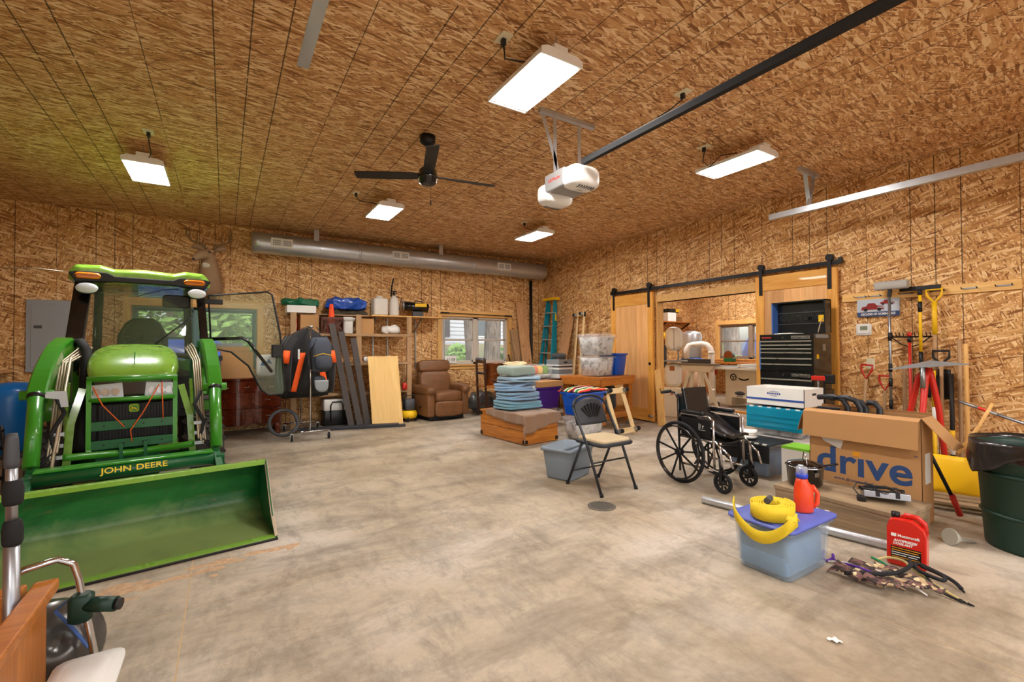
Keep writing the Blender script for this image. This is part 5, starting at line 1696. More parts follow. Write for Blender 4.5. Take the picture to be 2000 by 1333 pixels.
# folding table behind holding more totes
ft = thing('side_table', 'low dark table behind the blankets carrying clear totes', 'table', (4.72, 6.72, 0), R_(4))
MB().box((-.78, -.26, .72), (.78, .26, .755)).build('top', 'darkwood', ft, bevel=.003)
for x in (-.72, .72):
    for y in (-.2, .2):
        MB().box((x - .02, y - .02, 0), (x + .02, y + .02, .72)).build('leg', 'darkwood', ft)
t1 = tote('clear_tote', 'open clear tote overflowing with cream rope', .56, .40, .20, (4.26, 6.68, .757), R_(4), 'clear_plastic', .88, content='newsprint', ch=.8)
mat('rope', (226, 206, 166), .9)
rp = thing('rope_pile', 'tangle of cream cotton rope heaped in the clear tote', 'rope', (4.26, 6.68, .925))
for k in range(9):
    pts = []
    for i in range(26):
        a = i * .55 + k
        pts.append((math.cos(a) * (.20 - .02 * (k % 3)) + .03 * math.sin(k * 7 + i), math.sin(a) * (.12) + .02 * math.cos(i + k), .025 + .012 * k + .014 * math.sin(i * 1.3 + k)))
    MB().tube(pts, .013, 6).build('strand', 'rope', rp)
tote('clear_tote', 'clear tote of craft supplies between the rope tote and the striped bin', .44, .38, .25, (4.78, 6.70, .757), R_(4), 'clear_plastic', .9, content='newsprint', ch=.3)
for k, (c, x, y) in enumerate((((240, 120, 80), -.06, 0), ((250, 214, 120), .06, .04), ((120, 170, 80), -.02, -.06))):
    mn = 'craft_%d' % k
    mat(mn, c, .7)
    o = tag(MB().blob((0, 0, .07), (.10, .18, .16), .7, .7, .006, 12, 18, 10, k, flat=.01).build('craft_bundle', mn), ['orange craft bundle', 'yellow craft bundle', 'green craft bundle'][k] + ' inside the clear tote of supplies', 'bundle')
    o.location = (4.78 + (-.115, .0, .115)[k], 6.70, .836 - zspan(o)[0])
sb_ = thing('striped_bin', 'grey and white striped fabric storage bin', 'bin', (5.26, 6.72, .757), R_(4))
for k, (z0, z1, m) in enumerate(((0, .07, 'paper'), (.07, .15, 'grey'), (.15, .185, 'paper'), (.185, .215, 'dark_grey'), (.215, .24, 'paper'), (.24, .33, 'grey'))):
    MB().box((-.17, -.17, z0), (.17, .17, z1)).build('stripe', m, sb_)
MB().box((-.04, -.173, .27), (.04, -.168, .29)).build('handle_slot', 'black', sb_)
cs_ = tag(MB().blob((0, 0, .04), (.26, .20, .10), .5, .5, .02, 10, 20, 10, 2).build('patterned_cloth', 'dark_grey'), 'black and white patterned cloth lying on the striped bin', 'cloth')
cs_.location = (5.24, 6.70, 1.089 - zspan(cs_)[0])
tote('purple_tote', 'purple tote under the flat carton behind the blue tote', .54, .40, .36, (4.50, 6.20, .302), R_(8), 'purple', .86, handles=False)
tote('clear_tote', 'clear lidded tote beneath the purple tote', .54, .40, .26, (4.50, 6.20, 0), R_(8), 'clear_plastic', .88, lid='clear_plastic', content='newsprint', ch=.85)
carton('flat_box', 'flat tan carton lying on the purple tote', .54, .38, .09, (4.50, 6.18, .665), R_(8))

# ---- folding chair
FC = thing('folding_chair', 'black metal folding chair with patterned seat, alone on the open floor', 'chair', (2.985, 3.20, 0), R_(1))
mat('seat_cloth', (196, 176, 140), .85, var=.12, vs=30)
# chair local frame: faces local -y after rotation; x across
mat('chair_frame', (52, 54, 58), .4, .5)
hw = .215
for s in (-1, 1):
    # back upright runs down to the front foot
    MB().tube([(s * hw, -.23, .01), (s * hw, -.06, .40), (s * hw * .98, .14, .74)], .0125, 10).build('front_leg', 'chair_frame', FC)
    MB().tube([(s * hw * .93, .24, .01), (s * hw * .93, .04, .42)], .0125, 10).build('rear_leg', 'chair_frame', FC)
    MB().cyl((s * hw, -.235, 0), (s * hw, -.226, .03), .017, n=12).build('foot_cap', 'rubber', FC)
    MB().cyl((s * hw * .93, .243, 0), (s * hw * .93, .238, .03), .017, n=12).build('foot_cap', 'rubber', FC)
arc = [(hw * .98 * math.cos(a), .14 + .04 * math.sin(a), .74 + .10 * math.sin(a)) for a in [PI * k / 12 for k in range(13)]]
MB().tube(arc, .0125, 10).build('back_hoop', 'chair_frame', FC)
mat('chair_plastic', (46, 48, 52), .45)
bs_ = MB().sheet(lambda u, v: ((u - .5) * 2 * (hw - .02) * (1 - .25 * max(0, v - .6)), .105 + .075 * v - .03 * math.sin(u * PI) + .0, .575 + (.20 + .05 * math.sin(u * PI)) * v), 16, 10, .012).build('backrest', 'chair_plastic', FC)
for k in range(7):
    a = (k - 3) * .26
    p0 = (math.sin(a) * .07, .095 + .004, .64)
    p1 = (math.sin(a) * .165, .122, .64 + .13 * math.cos(a))
    MB().beam(p0, p1, .010, .012, (0, 1, 0), .018).build('backrest_slot', 'cardboard' if False else 'black', bs_)
MB().rbox((0, -.04, .435), (.41, .40, .035), .06, seg=5).build('seat_frame', 'chair_plastic', FC)
MB().blob((0, -.04, .455), (.37, .36, .05), .35, .3).build('seat_pad', 'seat_cloth', FC)
MB().cyl((-hw * .93, .18, .14), (hw * .93, .18, .14), .008, n=8).build('cross_bar', 'chair_frame', FC)
MB().cyl((-hw, -.12, .27), (hw, -.12, .27), .008, n=8).build('cross_bar', 'chair_frame', FC)
# ---- grey tub behind it
GT = tote('grey_tub', 'grey plastic tub with its lid tucked in beside the folding chair', .50, .38, .31, (2.97, 3.66, 0), R_(20), 'grey_tub', .84, cat='tub', handles=False)
gl = tag(MB().rbox((0, 0, 0), (.32, .03, .22), .02, axis=1).build('tub_lid', 'grey_tub'), 'loose grey lid standing slanted in the grey tub', 'lid')
gl.location = (2.97, 3.66, .27)
gl.rotation_euler = (R_(66), 0, R_(20))
# ---- floor drain
dn = thing('floor_drain', 'round iron floor drain grate', 'floor drain', (2.62, 2.80, 0))
mat('drain_iron', (120, 114, 104), .5, .3)
MB().lathe([(0, .001), (.11, .001), (.115, .004), (.10, .006), (0, .006)], n=28).build('plate', 'drain_iron', dn)
for k in range(9):
    y = -.08 + k * .02
    w = math.sqrt(max(.0095 - y * y, .0004))
    MB().box((-w, y - .003, .006), (w, y + .003, .0068)).build('slot', 'black', dn)
# ============================================================ wheelchair
WC = thing('wheelchair', 'black wheelchair with chrome frame and spoked wheels', 'wheelchair', (3.98, 2.84, 0), R_(-4))
# local: x across (right in picture = away), y: front is -y
def spoked(nm, x, y, r, w, spokes, rim=True):
    o = MB().lathe([(r - .03, -w), (r - .008, -w), (r, 0), (r - .008, w), (r - .03, w), (r - .034, 0)], n=40, axis=0)
    for k in range(len(o.v)):
        pass
    # close the ring section
    n = 40
    m_ = 6
    o.f.append(None)
    o.f.pop()
    o.f = [f for f in o.f if len(f) == 4]
    o.sm = [True] * len(o.f)
    for j in range(n):
        a, b = 5 * n + j, 5 * n + (j + 1) % n
        o.f.append((a, b, (j + 1) % n, j))
        o.sm.append(True)
    ty = o.build(nm, 'rubber', WC)
    ty.location = (x, y, r)
    for k in range(spokes):
        a = 2 * PI * k / spokes + .2
        MB().beam((0, math.cos(a) * .03, math.sin(a) * .03), (0, math.cos(a) * (r - .03), math.sin(a) * (r - .03)), .016 if r > .2 else .012, .010, (1, 0, 0)).build('spoke', 'black', ty)
    MB().cyl((-.03, 0, 0), (.03, 0, 0), .032 if r > .2 else .022, n=16).build('hub', 'black', ty)
    if rim:
        P = [((-1 if x < 0 else 1) * .035, math.cos(2 * PI * k / 36) * (r - .045), math.sin(2 * PI * k / 36) * (r - .045)) for k in range(36)]
        MB().tube(P, .010, 8, closed=True).build('push_rim', 'black_gloss', ty)
    return ty
spoked('rear_wheel', -.27, .03, .295, .014, 9)
spoked('rear_wheel', .25, .03, .295, .014, 9)
spoked('front_caster', -.21, -.40, .095, .014, 8, False)
spoked('front_caster', .19, -.37, .095, .014, 8, False)
mat('vinyl_black', (22, 22, 24), .3, coat=.2, bump=.15, bs=18)
for s, xo in ((-1, -.215), (1, .195)):
    MB().tube([(xo, .20, .86), (xo, .12, .85), (xo, .09, .80), (xo, .07, .10)], .011, 10).build('back_post', 'chrome' if False else 'black_gloss', WC)
    MB().tube([(xo, .30, .84), (xo, .18, .862)], .016, 10).build('push_handle', 'rubber', WC)
    MB().tube([(xo, .07, .44), (xo, -.34, .44), (xo, -.38, .40), (xo, -.40, .22)], .011, 10).build('seat_tube', 'chrome', WC)
    MB().tube([(xo, .07, .62), (xo, .05, .66), (xo, -.26, .66), (xo, -.31, .63), (xo, -.32, .20)], .011, 10).build('arm_tube', 'chrome', WC)
    MB().rbox((xo, -.09, .685), (.05, .26, .03), .012, seg=3).build('armrest', 'vinyl_black', WC)
    sd_ = MB().box((xo - .004, -.28, .46), (xo + .004, .05, .63)).build('side_panel', 'black', WC)
    MB().tube([(xo, .07, .18), (xo, -.30, .18)], .011, 8).build('lower_tube', 'chrome', WC)
    MB().tube([(xo, -.38, .30), (xo, -.39, .19)], .016, 8).build('caster_stem', 'black', WC)
    MB().box((xo - .024, -.41, .09), (xo - .019, -.38, .20)).box((xo + .019, -.41, .09), (xo + .024, -.38, .20)).box((xo - .024, -.41, .195), (xo + .024, -.36, .205)).build('caster_fork', 'black', WC)
    MB().tube([(xo * .95, -.36, .42), (xo * .95, -.47, .34), (xo * .95, -.50, .24)], .010, 8).build('legrest_tube', 'chrome', WC)
pn = MB()
for a, b in (((-.16, .59), (-.16, .53)), ((-.16, .53), (-.23, .53)), ((-.175, .585), (-.175, .545)), ((-.20, .575), (-.20, .545)), ((-.20, .575), (-.215, .565))):
    pn.beam((-.2200, a[0], a[1]), (-.2200, b[0], b[1]), .0016, .006, (1, 0, 0))
pno = pn.build('panel_emblem', 'paper', WC)
pno['kind'] = 'stuff'
MB().sheet(lambda u, v: (-.20 + .39 * u, .085 + .05 * math.sin(u * PI) + .02 * v, .48 + .36 * v), 8, 6, .012).build('back_sling', 'vinyl_black', WC)
MB().sheet(lambda u, v: (-.20 + .39 * u, -.34 + .42 * v, .455 - .03 * math.sin(u * PI)), 8, 6, .012).build('seat_sling', 'vinyl_black', WC)
cu_ = tag(MB().sheet(lambda u, v: (-.17 + .33 * u, (-.40 + .42 * min(v / .55, 1)) if v < .55 else .02 + .05 * (v - .55) / .45, .50 + .16 * math.sin(min(v / .55, 1) * 1.4) ** 2 + .03 * NZ.noise(Vector((u * 4, v * 4, 0))) if v < .55 else .66 + (v - .55) / .45 * .24), 14, 22, .02).build('chair_cover', 'vinyl_black'), 'shiny black vinyl cover thrown over the wheelchair seat and back', 'cover')
cu_.location = (3.98, 2.84, 0)
cu_.rotation_euler = (0, 0, R_(-4))
MB().beam((-.21, -.1, .20), (.19, .0, .43), .014, .012).build('cross_brace', 'black', WC)
MB().beam((-.21, -.1, .43), (.19, .0, .20), .014, .012).build('cross_brace', 'black', WC)
# ============================================================ right side
mat('chest_black', (22, 22, 23), .25, coat=.4)
mat('trim_alu', (196, 192, 180), .3, .8)
mat('trim_blue', (60, 100, 170), .4)
# ---- tool chest: faces -x (towards the open floor)
TC = thing('tool_chest', 'tall black rolling tool chest with open lid before the sliding door', 'tool chest', (5.66, 2.88, 0), R_(-90))
# local: x across (left->right in picture), front is -y, depth +y
MB().box((-.32, .0, .10), (.32, .46, .80)).build('cabinet', 'chest_black', TC, bevel=.006)
MB().box((-.31, .0, .80), (.31, .42, 1.45)).build('upper_box', 'chest_black', TC, bevel=.006)
for x in (-.28, .28):
    for y in (.05, .40):
        MB().lathe([(0, -.018), (.045, -.018), (.05, 0), (.045, .018), (0, .018)], (x, y, .05), 16, axis=0).build('caster', 'rubber', TC)
def drawer(z0, z1, w=.29):
    d_ = MB().box((-w, -.014, z0), (w, .0, z1)).build('drawer', 'chest_black', TC, bevel=.002)
    MB().box((-w, -.024, z1 - .018), (w, -.012, z1 - .002)).build('pull_strip', 'trim_alu', d_)
for z0, z1 in ((1.335, 1.375), (1.29, 1.33), (1.245, 1.285), (1.175, 1.24), (1.105, 1.17), (1.02, 1.10)):
    drawer(z0, z1)
for z0, z1 in ((.83, .92),):
    drawer(z0, z1)
for z0, z1 in ((.70, .78), (.60, .69), (.42, .59), (.16, .41)):
    drawer(z0, z1)
for z in (1.41, .965):
    MB().box((.07, -.012, z - .017), (.27, -.002, z + .017)).build('nameplate', 'trim_alu', TC)
    MB().box((.075, -.0135, z - .013), (.265, -.011, z + .013)).build('nameplate_field', 'black', TC)
    text('nameplate_text', 'CRAFTSMAN', .028, 'trim_alu', TC, (.17, -.0142, z), (PI / 2, 0, 0), bold=.0006, sx=1.15)
    MB().cyl((-.03, -.006, z), (-.03, .0, z), .011, n=14).build('lock', 'chrome', TC)
mat('red_print', (210, 50, 40), .4)
dashes('red_print', TC, -.28, -.16, 1.412, .018, -.0005, 'red_print', 7)
dashes('red_print', TC, -.28, -.16, .803, .014, -.0005, 'red_print', 7, 4)
MB().box((-.312, -.004, 1.02), (-.296, .0, 1.37)).build('blue_edge', 'trim_blue', TC)
# open lid
MB().box((-.31, .40, 1.46), (.31, .43, 1.86)).build('lid', 'chest_black', TC, bevel=.004)
for x in (-.31, .295):
    MB().box((x, .28, 1.46), (x + .015, .42, 1.86)).build('lid_side', 'trim_blue' if x < 0 else 'chest_black', TC)
MB().box((-.31, .28, 1.845), (.31, .42, 1.86)).build('lid_front', 'chest_black', TC)
for z in (1.58, 1.72):
    MB().box((-.29, .388, z), (.29, .402, z + .008)).build('lid_rib', 'dark_grey', TC)
mat('emboss', (30, 31, 32), .3)
text('lid_emboss', 'CRAFTSMAN', .10, 'emboss', TC, (0, .3975, 1.655), (PI / 2, 0, 0), extrude=.004, bold=.001, sx=.95)
MB().box((.19, .384, 1.60), (.27, .3985, 1.68)).build('sticky_note', 'yellow', TC)
MB().tube([(.30, .12, 1.46), (.29, .22, 1.60), (.29, .34, 1.66)], .005, 6).build('lid_stay', 'brass_rod', TC)
# magnets and stickers on the side facing the camera (local +x side)
MB().box((.3105, .20, 1.25), (.314, .27, 1.33)).build('magnet', 'steel', TC)
MB().box((.3105, .06, 1.16), (.3125, .11, 1.21)).build('sticker', 'yellow', TC)
MB().box((.3105, .04, 1.40), (.3125, .34, 1.44)).build('sticker', 'grey', TC)
pp_ = tag(MB().box((-.14, -.10, 0), (.14, .10, .008)).box((-.10, -.09, .008), (.16, .08, .014)).build('paper_stack', 'paper'), 'loose papers lying in the open top of the tool chest', 'papers')
pp_.location = (5.82, 2.92, 1.452)
cl_ = thing('bar_clamp', 'red and black bar clamp standing beside the tool chest', 'clamp', (5.50, 2.40, 0))
MB().box((-.012, -.006, 0), (.012, .006, .98)).build('bar', 'black_metal', cl_)
MB().box((-.03, -.02, .93), (.03, .12, .98)).build('jaw', 'red', cl_, bevel=.006)
MB().box((-.025, -.10, .90), (.025, .0, 1.0)).build('grip', 'black', cl_, bevel=.01)
MB().cyl((0, .06, .98), (0, .06, .80), .010, n=10).build('screw', 'steel', cl_)

# ---- totes between wheelchair and tool chest
def flip_tote(name, label, x0, y0, w, d, h, z, lidm, flap, rz=-90, body='clear_plastic', content='newsprint'):
    t_ = tote(name, label, w, d, h, (x0, y0, z), R_(rz), body, .90, content=content, ch=.75, handles=False)
    MB().box((-w / 2 - .006, -d / 2 - .006, h), (w / 2 + .006, d / 2 + .006, h + .012)).build('rim_lid', lidm, t_, bevel=.004)
    f_ = MB().box((-w / 2, -d / 2 - .022, h - flap), (w / 2, -d / 2 - .008, h + .004)).build('flap', lidm, t_, bevel=.005)
    for k in range(3):
        MB().box((-w / 2 + .04, -d / 2 - .026, h - flap + .03 + k * (flap - .06) / 3), (w / 2 - .04, -d / 2 - .021, h - flap + .034 + k * (flap - .06) / 3)).build('flap_rib', lidm, f_)
    for k in range(6):
        xx = -w / 2 + .05 + k * (w - .1) / 5
        MB().box((xx - .02, -d / 2 - .012, h + .004), (xx + .02, -d / 2 + .006, h + .016)).build('hinge_knuckle', 'white', t_)
    return t_
flip_tote('flip_lid_tote', 'clear tote with black flip lid behind the wheelchair', 4.695, 2.69, .50, .42, .33, 0, 'black_lid', .17, content='print_blue')
tw = thing('folded_towel', 'folded white towel lying on the black-lidded tote', 'towel', (4.62, 2.80, .352), R_(-70))
for k in range(3):
    MB().blob((0, 0, .016 + k * .026), (.27, .19, .03), .35, .35, .012, 6, 28, 8, k).build('fold', 'paper', tw)
tote('clear_tote', 'clear tote with white lid beneath the teal-lidded tote', .62, .42, .32, (5.14, 2.62, 0), R_(-90), 'clear_plastic', .92, lid='white', content='newsprint', ch=.6, lidh=.02)
flip_tote('flip_lid_tote', 'clear tote with teal flip lid hanging over its front', 5.13, 2.63, .58, .42, .30, .345, 'teal_lid', .22)
wbx = thing('archive_box', 'open white archive box with a blue stripe on the teal-lidded tote', 'box', (5.12, 2.63, .676), R_(-90))
for a, b in (((-.30, -.20, 0), (.30, -.195, .19)), ((-.30, .195, 0), (.30, .20, .19)), ((-.30, -.20, 0), (-.295, .20, .19)), ((.295, -.20, 0), (.30, .20, .19)), ((-.30, -.20, 0), (.30, .20, .005))):
    MB().box(a, b).build('wall_panel', 'paper', wbx)
mat('stripe_blue', (40, 76, 160), .5)
MB().box((-.30, -.2025, .055), (.30, -.2, .075)).build('stripe', 'stripe_blue', wbx)
dashes('small_print', wbx, -.07, .07, .128, .022, -.2005, 'stripe_blue', 8)
dashes('small_print', wbx, -.035, .035, .105, .008, -.2005, 'stripe_blue', 6, 3)
MB().tube([(-.05, -.2028, .145), (0, -.2028, .158), (.05, -.2028, .145)], .002, 4).build('emblem', 'stripe_blue', wbx)
MB().box((.3, -.04, .12), (.303, .04, .145)).build('hand_hole', 'dark_grey', wbx)
# small green and white carton beside the pot
mat('lime_print', (130, 200, 50), .6)
gc_ = thing('appliance_box', 'white carton with a green top between pot and big carton', 'box', (4.50, 2.16, 0), R_(-90))
MB().box((-.12, -.12, 0), (.12, .12, .36)).build('carton', 'paper', gc_, bevel=.002)
MB().box((-.121, -.121, .36), (.121, .121, .385)).build('green_top', 'lime_print', gc_, bevel=.002)

# ---- weathered bench with roaster, electronics
bn_ = thing('low_bench', 'low weathered wooden bench in front of the big carton', 'bench', (3.97, 1.58, 0))
wood('weathered_y', (112, 92, 68), (172, 146, 112), 1, .8, .75)
for k in range(2):
    MB().box((-.25 + k * .235, -.42, .17), (-.02 + k * .235, .42, .20)).build('top_board', 'weathered_y', bn_, bevel=.003)
MB().box((-.245, -.41, .0), (-.22, .41, .17)).build('front_board', 'weathered_y', bn_, bevel=.003)
MB().box((.18, -.41, .0), (.205, .41, .17)).build('back_board', 'weathered_y', bn_, bevel=.003)
for y in (-.40, .39):
    MB().box((-.22, y - .012, 0), (.18, y + .012, .17)).build('end_board', 'weathered', bn_, bevel=.003)
mat('enamel', (12, 12, 14), .1, coat=.8)
rs = thing('roaster_pot', 'shiny black enamel pot with wire handle on the bench end', 'pot', (3.92, 1.86, .20))
MB().lathe([(0, 0), (.105, 0), (.12, .02), (.128, .15), (.135, .155), (.128, .16), (.118, .15), (.11, .02), (0, .012)], n=32).build('pot', 'enamel', rs)
MB().lathe([(.126, .156), (.132, .162), (.12, .175), (.05, .195), (0, .197)], n=32).build('lid', 'enamel', rs)
MB().lathe([(.129, .148), (.139, .154), (.129, .16)], n=32).build('rim_band', 'chrome', rs)
MB().tube([(-.09, -.06, .17), (-.05, -.03, .25), (.05, .03, .25), (.09, .06, .17)], .004, 6).build('bail', 'chrome', rs)
MB().tube([(.12, -.08, .15), (.16, -.12, .16), (.20, -.15, .165)], .008, 6).build('side_handle', 'black', rs)
MB().box((-.10, -.125, .10), (-.05, -.12, .13)).build('hang_tag', 'steel', rs)
el = thing('electronic_box', 'small grey electronic box tangled in black cords on the bench', 'device', (3.98, 1.36, .20), R_(-62))
eb = MB().box((-.13, -.08, .0), (.13, .08, .045))
eb.xf(Matrix.Rotation(R_(-10), 4, 'X') @ Matrix.Translation((0, 0, .02)))
eb.build('case', 'steel', el, bevel=.004)
for x in (-.05, .06):
    MB().box((x - .012, -.083, .03), (x + .012, .083, .073)).xf(Matrix.Rotation(R_(-10), 4, 'X')).build('strap', 'black', el)
MB().box((-.17, -.10, 0), (-.12, -.05, .035)).build('power_brick', 'black', el, bevel=.004)
for k in range(4):
    pts = [(-.02 + .10 * math.cos(i * .8 + k) * (1 if k % 2 else 1.3), .07 * math.sin(i * .8 + k), .075 + .012 * math.sin(i * 1.7 + k)) for i in range(14)]
    MB().tube(pts, .004, 6).build('cord', 'black', el)
MB().tube([(-.15, -.06, .03), (-.18, .02, .06), (-.15, .08, .09), (-.06, .06, .09)], .004, 6).build('cord', 'black', el)

# ---- big open carton with lettering; thin, standing behind the bench
BX = thing('large_carton', 'tall open brown carton lettered in blue standing behind the bench', 'box', (4.22, 1.59, 0), R_(-90))
bw, bd_, bh = .74, .22, .78
for a, b in (((-bw / 2, 0, 0), (bw / 2, .005, bh)), ((-bw / 2, bd_ - .005, 0), (bw / 2, bd_, bh)), ((-bw / 2, 0, 0), (-bw / 2 + .005, bd_, bh)), ((bw / 2 - .005, 0, 0), (bw / 2, bd_, bh)), ((-bw / 2, 0, 0), (bw / 2, bd_, .005))):
    MB().box(a, b).build('side', 'cardboard', BX, bevel=.001)
MB().loft([[(-bw / 2 - .02, y, z), (bw / 2 + .0, y, z), (bw / 2 + .0, y - .005, z), (-bw / 2 - .02, y - .005, z)] for y, z in ((.0, bh), (-.055, bh - .02), (-.075, bh - .22))], smooth=False).build('front_flap', 'cardboard', BX)
MB().loft([[(-bw / 2, y, bh), (-bw / 2 - .06, y, bh - .06), (-bw / 2 - .10, y, bh - .20), (-bw / 2 - .095, y, bh - .20), (-bw / 2 - .055, y, bh - .06), (-bw / 2 + .004, y, bh)] for y in (.0, bd_)], smooth=False).build('left_flap', 'cardboard_in', BX)
MB().beam((bw / 2, bd_ / 2, bh), (bw / 2 + .17, bd_ / 2, bh - .20), bd_, .005, (0, 0, 1)).build('right_flap', 'cardboard', BX)
MB().box((-bw / 2, bd_, bh), (bw / 2, bd_ + .005, bh + .02)).build('back_flap', 'cardboard_in', BX)
mat('drive_blue', (44, 74, 122), .6)
mat('drive_orange', (224, 150, 30), .6)
text('logo_text', 'dr\u0131ve', .29, 'drive_blue', BX, (.0, -.001, .368), (PI / 2, 0, 0), bold=.0055, sx=1.06, space=1.02)
MB().box((-.056, -.003, .432), (-.008, -.0005, .468)).build('logo_dot', 'drive_orange', BX)
text('web_text', 'www.drivemedical.com', .036, 'drive_blue', BX, (-.02, -.001, .235), (PI / 2, 0, 0))
text('mark_text', 'TM', .018, 'drive_blue', BX, (.335, -.001, .50), (PI / 2, 0, 0))
MB().prism([(-.29, .56), (-.12, .54), (-.14, .47), (-.26, .52)], -.0035, -.001, 1).build('shipping_label', 'paper', BX)
MB().box((bw / 2 + .0002, .06, .30), (bw / 2 + .002, .16, .52)).build('side_label', 'paper', BX)
# what is packed in the carton
wk = thing('walker', 'black folded mobility frame sticking out of the large carton', 'walker', (4.33, 1.62, -.12))
mat('walker_grey', (52, 54, 58), .4, .3)
for s in (0, .09):
    MB().tube([(0, .10 - s, .2), (0, .10 - s, .92), (0, .13 - s, .98), (0, .20 - s, 1.0), (0, .32 - s, .985)], .022, 10).build('handle_tube', 'walker_grey', wk)
    MB().tube([(.02, -.02 - s, .3), (.02, -.02 - s, .93), (.02, .01 - s, .97), (.02, .06 - s, .97)], .022, 10).build('frame_tube', 'walker_grey', wk)
MB().blob((0, -.17, .80), (.07, .36, .075), .5, .5, .01, 5).build('seat_pad', 'vinyl_black', wk)
text('pad_print', 'd', .05, 'paper', wk, (-.038, -.31, .80), (PI / 2, 0, -PI / 2), bold=.002)
MB().box((-.02, .16, .86), (.02, .32, .91)).build('bracket', 'walker_grey', wk, bevel=.005)
pl_ = thing('pallet_offcut', 'low wooden pallet piece on the floor beside the trash can', 'pallet', (4.945, 1.28, 0), R_(-70))
for k in range(3):
    MB().box((-.30, -.14 + k * .12, .05), (.30, -.05 + k * .12, .07)).build('slat', 'weathered', pl_, bevel=.002)
for x in (-.25, .25):
    MB().box((x - .03, -.14, 0), (x + .03, .19, .05)).build('runner', 'weathered', pl_, bevel=.002)

# ---- dark green trash can with liner
mat('can_green', (20, 52, 40), .45, var=.12)
mat('liner', (40, 36, 34), .22, coat=.3, bump=.3, bs=25)
TN = thing('trash_can', 'dark green round trash can with a black liner at the right edge', 'trash can', (4.38, .70, 0))
MB().lathe([(0, .0), (.235, .0), (.24, .02), (.275, .62), (.29, .63), (.292, .66), (.27, .665), (.262, .62), (.225, .03), (0, .02)], n=40).build('can', 'can_green', TN)
for z in (.22, .48):
    MB().lathe([(.24 + .035 * z / .62, z - .012), (.252 + .035 * z / .62, z), (.24 + .035 * z / .62, z + .012)], n=40).build('rib', 'can_green', TN)
def liner(u, v):
    a = 2 * PI * u
    n = NZ.noise(Vector((math.cos(a) * 3, math.sin(a) * 3, v * 2)))
    if v < .5:
        f = v / .5
        return (math.cos(a) * (.255 + .05 * f), math.sin(a) * (.255 + .05 * f), .50 + .19 * f + .012 * n)
    f = (v - .5) / .5
    return (math.cos(a) * (.305 + .012 * f + .012 * n), math.sin(a) * (.305 + .012 * f + .012 * n), .69 - (.14 + .07 * math.sin(a * 3 + 1) + .04 * n) * f)
MB().sheet(liner, 56, 14, .003).build('liner', 'liner', TN)

# ---- clear blue tote with lavender lid, strap, detergent
T1 = tote('clear_tote', 'clear bluish tote with a lavender lid in the right foreground', .52, .37, .295, (2.83, 1.475, 0), 0, 'clear_blue', .90, lid='lav_lid', lidh=.018, handles=False)
mat('inner_blue', (120, 160, 196), .6, var=.25, vs=8)
MB().rbox((-.02, 0, .12), (.40, .28, .20), .03).build('contents', 'inner_blue', T1)
for k in range(5):
    MB().box((.262, -.14 + k * .06, .285), (.272, -.115 + k * .06, .305)).build('lid_clip', 'white', T1)
mat('strap_yellow', (234, 204, 40), .65, var=.12, vs=12, bump=.3, bs=80)
YS = thing('tow_strap', 'coiled yellow tow strap draped over the corner of the tote', 'tow strap', (2.70, 1.46, .316))
for k in range(6):
    r0 = .05 + k * .013
    P = [(math.cos(a) * r0 * 1.15, math.sin(a) * r0 * .95) for a in [2 * PI * i / 28 for i in range(29)]]
    MB().sheet(lambda u, v, P=P, k=k: (P[int(round(u * 28))][0], P[int(round(u * 28))][1], .005 + .075 * v + .003 * math.sin(u * 9 + k)), 28, 2, .004).build('coil', 'strap_yellow', YS)
def loop(u, v):
    # hanging loop over the left (-x) side of the tote
    a = u
    y = .17 - .36 * a
    x = -.152 - .012 * math.sin(a * PI)
    z = .022 - .135 * math.sin(a * PI) ** .8
    return (x - .008 * v + .05 * (abs(a - .5) * 2) ** 14, y, z + .07 * v)
MB().sheet(loop, 30, 2, .004).build('hanging_loop', 'strap_yellow', YS)
MB().sheet(lambda u, v: (-.13 + .13 * u, -.19 + .04 * u + .05 * v, .05 - .035 * u + .02 * math.sin(u * 3)), 12, 2, .004).build('strap_tail', 'strap_yellow', YS)
MB().cyl((-.02, .02, .085), (.05, .04, .085), .018, n=12).build('webbing_sleeve', 'dark_grey', YS)
mat('detergent', (236, 70, 30), .35, coat=.3)
mat('cap_blue', (40, 70, 200), .35)
DB = thing('detergent_bottle', 'orange detergent bottle with blue collar standing on the tote', 'bottle', (2.93, 1.40, .316), R_(-40))
mb = MB()
rg = []
for z, sx_, sy_, ox in ((0, .050, .034, 0), (.01, .054, .038, 0), (.10, .054, .038, 0), (.15, .05, .036, 0), (.18, .035, .03, -.008), (.20, .028, .028, -.008)):
    rg.append([(ox + math.cos(2 * PI * k / 20) * sx_, math.sin(2 * PI * k / 20) * sy_, z) for k in range(20)])
mb.loft(rg)
mb.build('body', 'detergent', DB)
MB().tube([(.052, 0, .03), (.075, 0, .05), (.078, 0, .11), (.048, 0, .155)], .013, 10).build('handle', 'detergent', DB)
MB().lathe([(0, .20), (.031, .20), (.033, .222), (.028, .226), (0, .226)], (-.008, 0, 0), 20).build('collar', 'cap_blue', DB)
mat('clear_cap', (220, 226, 236), .1, alpha=.35)
MB().lathe([(.030, .224), (.031, .262), (.028, .266), (0, .267)], (-.008, 0, 0), 20).build('cap', 'clear_cap', DB)
MB().lathe([(.012, .226), (.012, .25), (0, .252)], (-.008, 0, 0), 12).build('spout', 'cap_blue', DB)

# ---- antifreeze jug, faces -x
mat('jug_red', (206, 34, 22), .35, coat=.3)
JG = thing('coolant_jug', 'red one-gallon coolant jug standing on the floor', 'jug', (3.44, 1.07, 0), R_(-80))
